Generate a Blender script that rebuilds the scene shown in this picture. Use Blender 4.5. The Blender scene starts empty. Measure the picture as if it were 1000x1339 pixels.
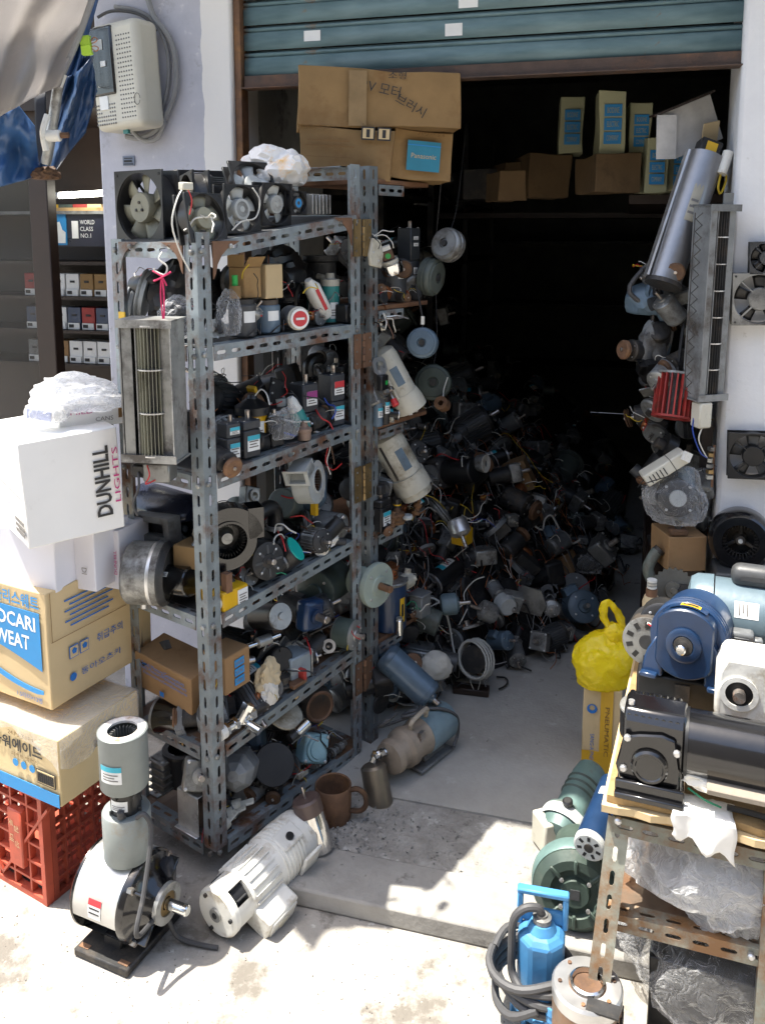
import bpy, bmesh, math, random
from mathutils import Vector, Matrix, noise
random.seed(7)
R_ = math.radians
SC = bpy.context.scene
COL = SC.collection

# ------------------------------------------------------------------ camera, sky, sun, exposure
CAM_H, F, CX, CY, PITCH = 1.6, 1130.0, 500.0, 470.0, R_(8.55)   # focal length and centre for the 1000 x 1339 photograph
cd = bpy.data.cameras.new('camera'); cam = bpy.data.objects.new('camera', cd); COL.objects.link(cam)
cam.location = (0, 0, CAM_H); cam.rotation_euler = (R_(90) - PITCH, 0, 0)
cd.sensor_fit = 'HORIZONTAL'; cd.sensor_width = 36; cd.lens = 36 * F / 1000
cd.shift_y = -(669.5 - CY) / 1000; cd.clip_start = .05; cd.clip_end = 500
SC.camera = cam
SUN_TRAVEL = Vector((.34, -.05, -1.0))        # from the left, along the shop front, high
el = math.atan2(1, SUN_TRAVEL.xy.length); az = math.atan2(-SUN_TRAVEL.x, -SUN_TRAVEL.y)
w = bpy.data.worlds.new('World'); SC.world = w; w.use_nodes = True
nt = w.node_tree; bg = nt.nodes['Background']
sky = nt.nodes.new('ShaderNodeTexSky'); sky.sky_type = 'NISHITA'; sky.sun_disc = False
sky.sun_elevation = el; sky.sun_rotation = az; sky.dust_density = 2.5; sky.air_density = 1.0
nt.links.new(sky.outputs[0], bg.inputs[0]); bg.inputs[1].default_value = .13
sd = bpy.data.lights.new('sun', 'SUN'); sd.energy = 3.6; sd.angle = R_(.53); sd.color = (1, .96, .9)
sun = bpy.data.objects.new('sun', sd); COL.objects.link(sun)
sun.rotation_euler = SUN_TRAVEL.to_track_quat('-Z', 'Y').to_euler()
vs = SC.view_settings; vs.view_transform = 'Standard'; vs.look = 'None'; vs.gamma = 1; vs.exposure = 1.82
vs.use_white_balance = True; vs.white_balance_temperature = 6800; vs.white_balance_tint = 8
SC.cycles.use_denoising = True
try: SC.cycles.denoiser = 'OPENIMAGEDENOISE'
except Exception: pass
SC.cycles.max_bounces = 10; SC.cycles.diffuse_bounces = 6; SC.cycles.transparent_max_bounces = 16
SC.cycles.sample_clamp_indirect = 8

# ------------------------------------------------------------------ pixel rays -> places
cP, sP = math.cos(PITCH), math.sin(PITCH)
C0 = Vector((0, 0, CAM_H))
def ray(u, v):
    a = (u - CX) / F; b = (v - CY) / F
    return Vector((a, cP - b * sP, -sP - b * cP))
def P(u, v, Y):
    d = ray(u, v); return C0 + d * (Y / d.y)
def GP(u, v, z=0.0):
    d = ray(u, v); return C0 + d * ((z - CAM_H) / d.z)
def onplane(u, v, p0, n):
    d = ray(u, v); return C0 + d * ((Vector(p0) - C0).dot(n) / d.dot(n))
def px(n, Y): return n * Y / F
# shop front: point, direction to the right, normal to the street, direction into the shop
W0 = Vector((-.457, 2.72, 0)); WE = Vector((.963, -.27, 0)).normalized(); WN = Vector((-.27, -.963, 0)).normalized(); WD = -WN
def WP(u, v, d=0.0): return onplane(u, v, W0 + WN * d, WN)
def wl(t, d, z): return W0 + WE * t + WN * d + Vector((0, 0, z))
SLAB = .045
Z = Vector((0, 0, 1))

# ------------------------------------------------------------------ mesh building
class MB:
    def __init__(s): s.v = []; s.f = []
    def add(s, vs, fs, M=None):
        o = len(s.v)
        s.v += [(M @ Vector(p)) if M is not None else Vector(p) for p in vs]
        s.f += [tuple(i + o for i in f) for f in fs]
        return s
    def box(s, size, c=(0, 0, 0), M=None):
        x, y, z = (k / 2 for k in size); cx, cy, cz = c
        vs = [(cx + i * x, cy + j * y, cz + k * z) for i in (-1, 1) for j in (-1, 1) for k in (-1, 1)]
        return s.add(vs, [(0, 1, 3, 2), (4, 6, 7, 5), (0, 4, 5, 1), (2, 3, 7, 6), (0, 2, 6, 4), (1, 5, 7, 3)], M)
    def lathe(s, prof, seg=24, M=None, skip=None, caps=True):   # profile (x, r) about local X
        vs = []; fs = []
        for x, r in prof:
            for k in range(seg):
                a = 2 * math.pi * k / seg; vs.append((x, r * math.cos(a), r * math.sin(a)))
        for i in range(len(prof) - 1):
            for k in range(seg):
                if skip and skip(i, k): continue
                n = (k + 1) % seg
                fs.append((i * seg + k, (i + 1) * seg + k, (i + 1) * seg + n, i * seg + n))
        if caps:
            if prof[0][1] > 1e-6: fs.append(tuple(range(seg)))
            if prof[-1][1] > 1e-6: fs.append(tuple(reversed(range((len(prof) - 1) * seg, len(prof) * seg))))
        return s.add(vs, fs, M)
    def cyl(s, r, x0, x1, seg=20, M=None, ch=0.0):
        if ch: return s.lathe([(x0, r - ch), (x0 + ch, r), (x1 - ch, r), (x1, r - ch)], seg, M)
        return s.lathe([(x0, r), (x1, r)], seg, M)
    def tube(s, pts, r, seg=6, sm=4):
        pts = [Vector(p) for p in pts]
        if sm > 1 and len(pts) > 2:
            q = []
            for i in range(len(pts) - 1):
                p0 = pts[max(i - 1, 0)]; p1 = pts[i]; p2 = pts[i + 1]; p3 = pts[min(i + 2, len(pts) - 1)]
                for k in range(sm):
                    t = k / sm
                    q.append(.5 * ((2 * p1) + (p2 - p0) * t + (2 * p0 - 5 * p1 + 4 * p2 - p3) * t * t + (3 * p1 - p0 - 3 * p2 + p3) * t ** 3))
            q.append(pts[-1]); pts = q
        n = len(pts); vs = []; fs = []
        t0 = (pts[1] - pts[0]).normalized()
        nrm = t0.orthogonal().normalized()
        for i, p in enumerate(pts):
            t = (pts[min(i + 1, n - 1)] - pts[max(i - 1, 0)])
            t = t.normalized() if t.length > 1e-9 else t0
            nrm = (nrm - t * nrm.dot(t)); nrm = nrm.normalized() if nrm.length > 1e-9 else t.orthogonal().normalized()
            b = t.cross(nrm)
            for k in range(seg):
                a = 2 * math.pi * k / seg; vs.append(p + (nrm * math.cos(a) + b * math.sin(a)) * r)
        for i in range(n - 1):
            for k in range(seg):
                m = (k + 1) % seg; fs.append((i * seg + k, i * seg + m, (i + 1) * seg + m, (i + 1) * seg + k))
        fs.append(tuple(reversed(range(seg)))); fs.append(tuple(range((n - 1) * seg, n * seg)))
        return s.add(vs, fs)
    def prism(s, poly, x0, x1, M=None):       # polygon in local YZ pulled along X
        n = len(poly)
        vs = [(x0, y, z) for y, z in poly] + [(x1, y, z) for y, z in poly]
        fs = [tuple(reversed(range(n))), tuple(range(n, 2 * n))] + [(i, (i + 1) % n, (i + 1) % n + n, i + n) for i in range(n)]
        return s.add(vs, fs, M)
    def holed(s, outer, inner, x0, x1, M=None):   # two rings of the same count in local YZ pulled along X
        n = len(outer); vs = []; fs = []
        for x in (x0, x1):
            vs += [(x, y, z) for y, z in outer]; vs += [(x, y, z) for y, z in inner]
        for i in range(n):
            j = (i + 1) % n
            fs += [(i, i + n, j + n, j), (2 * n + i, 2 * n + j, 3 * n + j, 3 * n + i), (i, j, 2 * n + j, 2 * n + i), (n + i, 3 * n + i, 3 * n + j, n + j)]
        return s.add(vs, fs, M)
    def grid(s, fn, nu, nv, M=None):
        vs = [fn(i / nu, j / nv) for j in range(nv + 1) for i in range(nu + 1)]
        fs = [(j * (nu + 1) + i, j * (nu + 1) + i + 1, (j + 1) * (nu + 1) + i + 1, (j + 1) * (nu + 1) + i) for j in range(nv) for i in range(nu)]
        return s.add(vs, fs, M)
    def mesh(s, name, m, smooth=35):
        me = bpy.data.meshes.new(name); me.from_pydata([tuple(p) for p in s.v], [], s.f)
        bm = bmesh.new(); bm.from_mesh(me); bmesh.ops.recalc_face_normals(bm, faces=bm.faces); bm.to_mesh(me); bm.free()
        if m is not None: me.materials.append(m)
        if smooth:
            me.polygons.foreach_set('use_smooth', [True] * len(me.polygons))
            me.set_sharp_from_angle(angle=R_(smooth))
        return me

def fr(o, x, up=(0, 0, 1)):
    x = Vector(x).normalized(); up = Vector(up)
    y = up.cross(x)
    if y.length < 1e-4: y = Vector((0, 1, 0)).cross(x)
    y.normalize(); zz = x.cross(y)
    M = Matrix((x, y, zz)).transposed().to_4x4(); M.translation = Vector(o); return M
def T(x=0, y=0, z=0): return Matrix.Translation((x, y, z))
def RX(a): return Matrix.Rotation(R_(a), 4, 'X')
def RY(a): return Matrix.Rotation(R_(a), 4, 'Y')
def RZ(a): return Matrix.Rotation(R_(a), 4, 'Z')

def tag(o, label, cat, group=None):
    o['label'] = label; o['category'] = cat
    if group: o['group'] = group
    return o
def thing(name, label, cat, M=None, group=None):
    o = bpy.data.objects.new(name, None); COL.objects.link(o); o.empty_display_size = .02
    if M is not None: o.matrix_world = M
    return tag(o, label, cat, group)
def part(name, mb, m, parent, bevel=0, smooth=35, label=None, seg=1):
    me = mb.mesh(name, m, smooth) if isinstance(mb, MB) else mb
    o = bpy.data.objects.new(name, me); COL.objects.link(o)
    if parent is not None: o.parent = parent
    if label: o['label'] = label
    if bevel:
        b = o.modifiers.new('edge', 'BEVEL'); b.width = bevel; b.segments = seg; b.limit_method = 'ANGLE'; b.angle_limit = R_(40)
    return o
def one(name, mb, m, label, cat, M=None, group=None, bevel=0, smooth=35):   # a thing that is a single mesh
    o = part(name, mb, m, None, bevel, smooth)
    if M is not None: o.matrix_world = M
    return tag(o, label, cat, group)
def struct(name, mb, m, parent=None, bevel=0, smooth=0):
    o = part(name, mb, m, parent, bevel, smooth)
    if parent is None: o['kind'] = 'structure'
    return o
def copy_tree(o, parent=None):
    kids = list(o.children)
    c = o.copy(); COL.objects.link(c); c.parent = parent
    for ch in kids:
        k = copy_tree(ch, c); k.matrix_parent_inverse = ch.matrix_parent_inverse
    return c

TXT = {}
def text_mesh(s, m, res=2, bold=0):
    key = (s, m.name, bold)
    if key in TXT: return TXT[key]
    cu = bpy.data.curves.new('print', 'FONT'); cu.body = s; cu.resolution_u = res; cu.offset = bold; cu.align_x = 'CENTER'; cu.align_y = 'CENTER'
    o = bpy.data.objects.new('print', cu); COL.objects.link(o)
    dg = bpy.context.evaluated_depsgraph_get(); dg.update()
    me = bpy.data.meshes.new_from_object(o.evaluated_get(dg)); bpy.data.objects.remove(o); bpy.data.curves.remove(cu)
    xs = [v.co.x for v in me.vertices] or [0, 1]; ys = [v.co.y for v in me.vertices] or [0, 1]
    cx, cy = (min(xs) + max(xs)) / 2, (min(ys) + max(ys)) / 2; w_, h_ = max(max(xs) - min(xs), 1e-4), max(max(ys) - min(ys), 1e-4)
    for v in me.vertices: v.co.x = (v.co.x - cx) / w_; v.co.y = (v.co.y - cy) / h_
    me.materials.clear(); me.materials.append(m); TXT[key] = me
    return me
def lettering(parent, s, L, wd, ht, m, name='lettering', bold=0):
    """flat print: L puts local XY (x reading direction, y up, z out) on the face"""
    o = bpy.data.objects.new(name, text_mesh(s, m, 2, bold)); COL.objects.link(o); o.parent = parent
    o.matrix_local = L @ Matrix.Diagonal((wd, ht, 1, 1)); return o
def face(c, x, n):      # matrix with x = reading direction, z = outward normal
    x = Vector(x).normalized(); n = Vector(n).normalized(); y = n.cross(x).normalized(); x = y.cross(n)
    M = Matrix((x, y, n)).transposed().to_4x4(); M.translation = Vector(c); return M
def patch(parent, name, L, wd, ht, m, off=.0008, th=.0008):
    o = part(name, MB().box((wd, ht, th), (0, 0, off)), m, parent, smooth=0); o.matrix_local = L; return o
# ------------------------------------------------------------------ materials
MATS = {}
def nodes(name):
    m = bpy.data.materials.new(name); m.use_nodes = True; t = m.node_tree; b = t.nodes['Principled BSDF']; return m, t, b
def mk(name, col, rough=.5, metal=0.0, var=.18, scale=14, dirt=0.0, dcol=(.05, .04, .03), dscale=6, bump=.15, bscale=60, coat=0.0, spec=.5, rvar=.1):
    m, t, b = nodes(name); N = t.nodes.new; L = t.links.new
    tc = N('ShaderNodeTexCoord'); oi = N('ShaderNodeObjectInfo')
    ad = N('ShaderNodeVectorMath'); ad.operation = 'ADD'; L(tc.outputs['Object'], ad.inputs[0])
    cb = N('ShaderNodeCombineXYZ'); mu = N('ShaderNodeMath'); mu.operation = 'MULTIPLY'; mu.inputs[1].default_value = 37
    L(oi.outputs['Random'], mu.inputs[0]); L(mu.outputs[0], cb.inputs[0]); L(mu.outputs[0], cb.inputs[1]); L(cb.outputs[0], ad.inputs[1])
    n1 = N('ShaderNodeTexNoise'); n1.inputs['Scale'].default_value = scale; n1.inputs['Detail'].default_value = 5; n1.inputs['Roughness'].default_value = .6
    L(ad.outputs[0], n1.inputs['Vector'])
    r1 = N('ShaderNodeValToRGB'); r1.color_ramp.elements[0].position = .3; r1.color_ramp.elements[1].position = .7
    r1.color_ramp.elements[0].color = (*[c * (1 - var) for c in col], 1); r1.color_ramp.elements[1].color = (*[min(1, c * (1 + var)) for c in col], 1)
    L(n1.outputs[0], r1.inputs[0]); out = r1.outputs[0]
    if dirt:
        n2 = N('ShaderNodeTexNoise'); n2.inputs['Scale'].default_value = dscale; n2.inputs['Detail'].default_value = 9; n2.inputs['Roughness'].default_value = .72
        L(ad.outputs[0], n2.inputs['Vector'])
        r2 = N('ShaderNodeValToRGB'); p = .5 + (.5 - dirt) * .5
        r2.color_ramp.elements[0].position = max(0, p - .06); r2.color_ramp.elements[1].position = min(1, p + .1)
        mx = N('ShaderNodeMix'); mx.data_type = 'RGBA'; L(n2.outputs[0], r2.inputs[0]); L(r2.outputs[0], mx.inputs[0]); L(out, mx.inputs[6])
        mx.inputs[7].default_value = (*dcol, 1); out = mx.outputs[2]
        if metal:
            mm = N('ShaderNodeMath'); mm.operation = 'MULTIPLY_ADD'; mm.inputs[1].default_value = -metal * .9; mm.inputs[2].default_value = metal
            L(r2.outputs[0], mm.inputs[0]); L(mm.outputs[0], b.inputs['Metallic'])
    vr = N('ShaderNodeMapRange'); vr.inputs[3].default_value = 1 - var * 1.6; vr.inputs[4].default_value = 1 + var * .6; L(oi.outputs['Random'], vr.inputs[0])
    hs = N('ShaderNodeHueSaturation'); L(vr.outputs[0], hs.inputs['Value']); L(out, hs.inputs['Color']); out = hs.outputs[0]
    L(out, b.inputs['Base Color'])
    if not (dirt and metal): b.inputs['Metallic'].default_value = metal
    mr = N('ShaderNodeMapRange'); mr.inputs[3].default_value = max(.03, rough - rvar); mr.inputs[4].default_value = min(1, rough + rvar)
    L(n1.outputs[0], mr.inputs[0]); L(mr.outputs[0], b.inputs['Roughness'])
    b.inputs['Specular IOR Level'].default_value = spec
    if coat: b.inputs['Coat Weight'].default_value = coat; b.inputs['Coat Roughness'].default_value = .12
    if bump:
        n3 = N('ShaderNodeTexNoise'); n3.inputs['Scale'].default_value = bscale; n3.inputs['Detail'].default_value = 6
        L(ad.outputs[0], n3.inputs['Vector'])
        bp = N('ShaderNodeBump'); bp.inputs['Strength'].default_value = bump; bp.inputs['Distance'].default_value = .004
        L(n3.outputs[0], bp.inputs['Height']); L(bp.outputs[0], b.inputs['Normal'])
    MATS[name] = m; return m
def film(name, col, fac=.35, rough=.2, tl=.4, crease=1.0):      # thin plastic sheet: partly see-through, partly milky, glossy
    m, t, b = nodes(name); N = t.nodes.new; L = t.links.new
    b.inputs['Base Color'].default_value = (*col, 1); b.inputs['Roughness'].default_value = rough
    tr = N('ShaderNodeBsdfTransparent'); mx = N('ShaderNodeMixShader'); tl_ = N('ShaderNodeBsdfTranslucent'); tl_.inputs[0].default_value = (*col, 1)
    m2 = N('ShaderNodeMixShader'); m2.inputs[0].default_value = tl; L(b.outputs[0], m2.inputs[1]); L(tl_.outputs[0], m2.inputs[2])
    tc = N('ShaderNodeTexCoord'); n = N('ShaderNodeTexNoise'); n.inputs['Scale'].default_value = 22; n.inputs['Detail'].default_value = 4; n.inputs['Distortion'].default_value = .8
    L(tc.outputs['Object'], n.inputs['Vector']); bp = N('ShaderNodeBump'); bp.inputs['Strength'].default_value = .7 * crease; bp.inputs['Distance'].default_value = .02
    vo = N('ShaderNodeTexVoronoi'); vo.feature = 'DISTANCE_TO_EDGE'; vo.inputs['Scale'].default_value = 17
    dv = N('ShaderNodeVectorMath'); dv.operation = 'MULTIPLY_ADD'; dv.inputs[1].default_value = (.12, .12, .12); L(n.outputs[1], dv.inputs[0]); L(tc.outputs['Object'], dv.inputs[2]); L(dv.outputs[0], vo.inputs['Vector'])
    sq = N('ShaderNodeMath'); sq.operation = 'POWER'; sq.inputs[1].default_value = .5; L(vo.outputs[0], sq.inputs[0])
    am = N('ShaderNodeMath'); am.operation = 'MULTIPLY_ADD'; am.inputs[1].default_value = .8; L(sq.outputs[0], am.inputs[0]); L(n.outputs[0], am.inputs[2])
    L(am.outputs[0], bp.inputs['Height']); L(bp.outputs[0], b.inputs['Normal']); L(bp.outputs[0], tl_.inputs['Normal'])
    lw = N('ShaderNodeLayerWeight'); lw.inputs[0].default_value = .35; L(bp.outputs[0], lw.inputs['Normal'])
    ma = N('ShaderNodeMath'); ma.operation = 'MULTIPLY_ADD'; ma.inputs[1].default_value = .55; ma.inputs[2].default_value = fac; ma.use_clamp = True
    L(lw.outputs['Facing'], ma.inputs[0]); L(ma.outputs[0], mx.inputs[0])
    L(tr.outputs[0], mx.inputs[1]); L(m2.outputs[0], mx.inputs[2]); L(mx.outputs[0], t.nodes['Material Output'].inputs[0])
    MATS[name] = m; return m
def emit(name, col, s):
    m, t, b = nodes(name); b.inputs['Base Color'].default_value = (*col, 1); b.inputs['Emission Color'].default_value = (*col, 1); b.inputs['Emission Strength'].default_value = s
    MATS[name] = m; return m
RUST = (.13, .055, .025)
rack_steel = mk('rack_steel', (.25, .29, .31), .42, .3, .22, 20, .42, RUST, 9, .2)
rack_rusty = mk('rack_rusty', (.25, .26, .22), .6, .2, .25, 20, .50, (.20, .10, .04), 9, .3)
gusset_m = mk('gusset_brown', (.16, .085, .05), .6, .2, .3, 20, .3, (.08, .04, .03))
brass = mk('old_brass', (.30, .21, .10), .45, .8, .25, 25, .35, (.09, .06, .03), 20)
alu = mk('aluminium', (.62, .62, .62), .38, .85, .12, 20, .2, (.25, .24, .22), 12, .1)
alu_dull = mk('dull_aluminium', (.36, .365, .355), .45, .7, .22, 20, .42, (.085, .075, .065), 12, .15)
chrome = mk('chrome', (.75, .75, .74), .15, 1.0, .08, 10, .12, (.2, .18, .15), 20, .05)
steel_shaft = mk('shaft_steel', (.50, .46, .42), .3, .9, .2, 20, .35, (.18, .09, .05), 30)
rusty = mk('rusty_iron', (.15, .08, .045), .75, .1, .35, 25, .4, (.26, .13, .05), 10, .4)
rust_sheet = mk('rusted_sheet', (.30, .22, .16), .5, .5, .3, 14, .5, (.20, .10, .05), 7, .3)
black_pl = mk('black_plastic', (.012, .012, .013), .38, 0, .25, 20, .16, (.040, .037, .033), 14, .1)
black_gl = mk('black_gloss_paint', (.007, .007, .008), .16, 0, .2, 20, .10, (.035, .033, .030), 14, .06, coat=.6)
dark_cast = mk('dark_cast_iron', (.032, .032, .033), .55, .2, .3, 25, .38, (.085, .068, .052), 12, .3)
dark_grey = mk('dark_grey_paint', (.062, .065, .069), .48, .1, .2, 20, .35, (.03, .027, .023), 10, .15)
mid_grey = mk('mid_grey_paint', (.185, .195, .20), .48, .1, .22, 20, .38, (.06, .05, .042), 9, .15)
lite_grey = mk('light_grey_paint', (.45, .47, .46), .48, .05, .12, 18, .25, (.2, .18, .15), 9, .12)
grey_green = mk('grey_green_paint', (.13, .155, .14), .5, .1, .18, 20, .28, (.09, .08, .06), 9, .15)
dark_green = mk('dark_green_paint', (.07, .095, .083), .5, .1, .2, 20, .25, (.05, .045, .04), 9, .15)
green_cast = mk('green_cast', (.055, .082, .068), .5, .15, .2, 20, .25, (.12, .12, .10), 9, .2)
teal_m = mk('teal_paint', (.03, .22, .21), .45, 0, .15, 20, .2, (.2, .2, .18), 12, .12)
teal_bright = mk('teal_disc', (.0, .42, .36), .5, 0, .06, 20, 0, bump=.05)
teal_grey = mk('teal_grey_paint', (.12, .195, .185), .45, .1, .2, 20, .25, (.12, .11, .09), 12, .15)
navy = mk('navy_blue_paint', (.010, .033, .088), .35, 0, .18, 20, .16, (.10, .10, .10), 12, .1, coat=.3)
blue_m = mk('pump_blue_paint', (.055, .21, .42), .42, 0, .15, 18, .15, (.12, .16, .2), 12, .15)
lite_blue = mk('light_blue_paint', (.16, .23, .265), .45, .05, .18, 18, .25, (.10, .09, .08), 10, .15)
steel_blue = mk('steel_blue_paint', (.11, .165, .22), .42, .1, .18, 18, .22, (.06, .05, .045), 10, .12)
white_en = mk('white_enamel', (.70, .695, .65), .45, 0, .08, 12, .34, (.36, .30, .21), 9, .2)
cream = mk('cream_enamel', (.54, .52, .44), .45, 0, .1, 12, .34, (.22, .18, .12), 9, .2)
cream_pl = mk('cream_plastic', (.55, .53, .45), .5, 0, .05, 10, .16, (.36, .32, .25), 7, .08)
olive_pl = mk('olive_plastic', (.25, .245, .185), .5, 0, .12, 14, .25, (.10, .09, .06), 10, .1)
yellow_m = mk('yellow_paint', (.62, .36, .01), .42, 0, .12, 16, .2, (.15, .10, .04), 12, .12)
yellow_pl = film('yellow_bag_plastic', (.98, .80, .03), .985, .22, .4, .3)
red_m = mk('red_paint', (.36, .035, .03), .5, 0, .2, 16, .3, (.10, .03, .02), 9, .15)
red_pl = mk('red_plastic', (.55, .03, .035), .4, 0, .1, 10, 0, bump=.05)
crate_red = mk('crate_red_plastic', (.43, .075, .04), .5, 0, .18, 9, .3, (.22, .05, .03), 8, .15)
pink_m = mk('pink_string', (.62, .03, .12), .7, 0, .1, 30, 0, bump=0)
green_pl = mk('green_plastic', (.01, .33, .06), .45, 0, .1, 10, 0, bump=0)
lime_pl = mk('lime_clip', (.38, .62, .05), .45, 0, .1, 10, 0, bump=0)
rubber = mk('grey_rubber', (.055, .055, .058), .6, 0, .15, 20, .2, (.14, .13, .12), 12, .15)
wire_grey = mk('grey_cable', (.24, .245, .25), .55, 0, .1, 20, .15, (.12, .11, .10))
wire_w = mk('white_wire', (.62, .61, .56), .5, 0, .06, 20, 0, bump=0)
wire_r = mk('red_wire', (.48, .02, .02), .5, 0, .1, 20, 0, bump=0)
wire_y = mk('yellow_wire', (.60, .42, .03), .5, 0, .1, 20, 0, bump=0)
wire_b = mk('blue_wire', (.02, .06, .32), .5, 0, .1, 20, 0, bump=0)
wire_g = mk('green_wire', (.01, .20, .10), .5, 0, .1, 20, 0, bump=0)
wire_k = mk('black_wire', (.015, .015, .016), .5, 0, .1, 20, 0, bump=0)
copper = mk('copper_winding', (.36, .13, .05), .4, .7, .3, 60, .3, (.08, .03, .02), 20, .4, 90)
card_tan = mk('tan_cardboard', (.56, .43, .25), .8, 0, .06, 7, .18, (.42, .32, .18), 5, .12, 40, spec=.2)
card_tan2 = mk('sand_cardboard', (.60, .47, .27), .8, 0, .06, 7, .15, (.46, .34, .18), 5, .12, 40, spec=.2)
card_old = mk('old_brown_cardboard', (.29, .185, .085), .85, 0, .16, 7, .3, (.22, .12, .05), 5, .2, 40, spec=.2)
card_brown = mk('rust_brown_cardboard', (.33, .20, .10), .85, 0, .1, 7, .3, (.22, .12, .055), 5, .15, 40, spec=.2)
card_in = mk('cardboard_inside', (.58, .46, .30), .85, 0, .1, 8, .25, (.36, .22, .10), 5, .15, spec=.2)
card_white = mk('white_cardboard', (.80, .795, .78), .6, 0, .03, 6, .12, (.62, .60, .57), 4, .06, 40, spec=.3)
card_lilac = mk('pale_grey_cardboard', (.66, .66, .72), .6, 0, .03, 6, .1, (.55, .54, .57), 4, .06, 40, spec=.3)
card_cream = mk('cream_cardboard', (.42, .42, .27), .75, 0, .06, 6, .2, (.36, .33, .20), 5, .1, spec=.2)
paper = mk('crumpled_paper', (.72, .69, .62), .8, 0, .08, 16, .15, (.5, .42, .28), 9, .5, 35, spec=.2)
paper_tan = mk('tan_wrapping_paper', (.62, .50, .32), .8, 0, .1, 16, .2, (.40, .28, .13), 9, .5, 30, spec=.2)
label_w = mk('white_label', (.74, .75, .74), .45, 0, .05, 30, .15, (.5, .5, .48), 30, 0)
label_c = mk('cyan_label_band', (.03, .38, .50), .45, 0, .05, 30, 0, bump=0)
label_r = mk('red_label_band', (.55, .03, .04), .45, 0, .05, 30, 0, bump=0)
label_p = mk('purple_label_band', (.30, .04, .20), .45, 0, .05, 30, 0, bump=0)
label_y = mk('yellow_label', (.70, .42, .02), .45, 0, .08, 30, .15, (.3, .2, .05), 30, 0)
ink = mk('black_ink', (.02, .02, .022), .6, 0, .1, 30, 0, bump=0)
ink_blue = mk('blue_ink', (.01, .14, .46), .55, 0, .06, 20, .12, (.10, .22, .5), 20, 0)
ink_sky = mk('sky_blue_ink', (.02, .24, .55), .55, 0, .06, 20, .1, (.15, .35, .55), 20, 0)
ink_brown = mk('brown_ink', (.16, .08, .02), .6, 0, .1, 30, 0, bump=0)
ink_grey = mk('grey_ink', (.16, .15, .14), .6, 0, .1, 30, 0, bump=0)
ink_pink = mk('magenta_ink', (.55, .03, .22), .6, 0, .1, 30, 0, bump=0)
ink_teal = mk('teal_ink', (.02, .20, .30), .6, 0, .1, 20, .15, (.2, .2, .15), 20, 0)
ink_cream = mk('cream_ink', (.60, .55, .35), .6, 0, .1, 30, 0, bump=0)
tape_m = mk('yellow_packing_tape', (.66, .38, .03), .25, 0, .08, 10, 0, bump=.05)
wood_m = mk('plywood', (.42, .28, .13), .7, 0, .25, 12, .35, (.20, .11, .045), 8, .3, spec=.3)
wood_old = mk('old_shelf_board', (.20, .105, .06), .75, 0, .25, 12, .35, (.10, .05, .03), 8, .3, spec=.3)
dark_wood = mk('dark_brown_frame', (.030, .017, .012), .5, 0, .2, 12, 0, bump=.1)
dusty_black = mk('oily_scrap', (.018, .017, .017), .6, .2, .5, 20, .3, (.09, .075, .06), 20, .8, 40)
film_m = film('clear_film', (.85, .86, .88), .07, .10, .3)
film_milky = film('milky_film', (.90, .91, .93), .42, .18, .5)
bag_white = mk('white_bag_plastic', (.80, .79, .77), .35, 0, .03, 8, 0, bump=.4, bscale=25)
glass_m = film('dusty_glass', (.10, .10, .095), .10, .06, .1, 0)
lamp_tube = emit('lit_tube', (1, .97, .88), 9)
def mk_once(name, *a, **k): return MATS.get(name) or mk(name, *a, **k)
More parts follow.
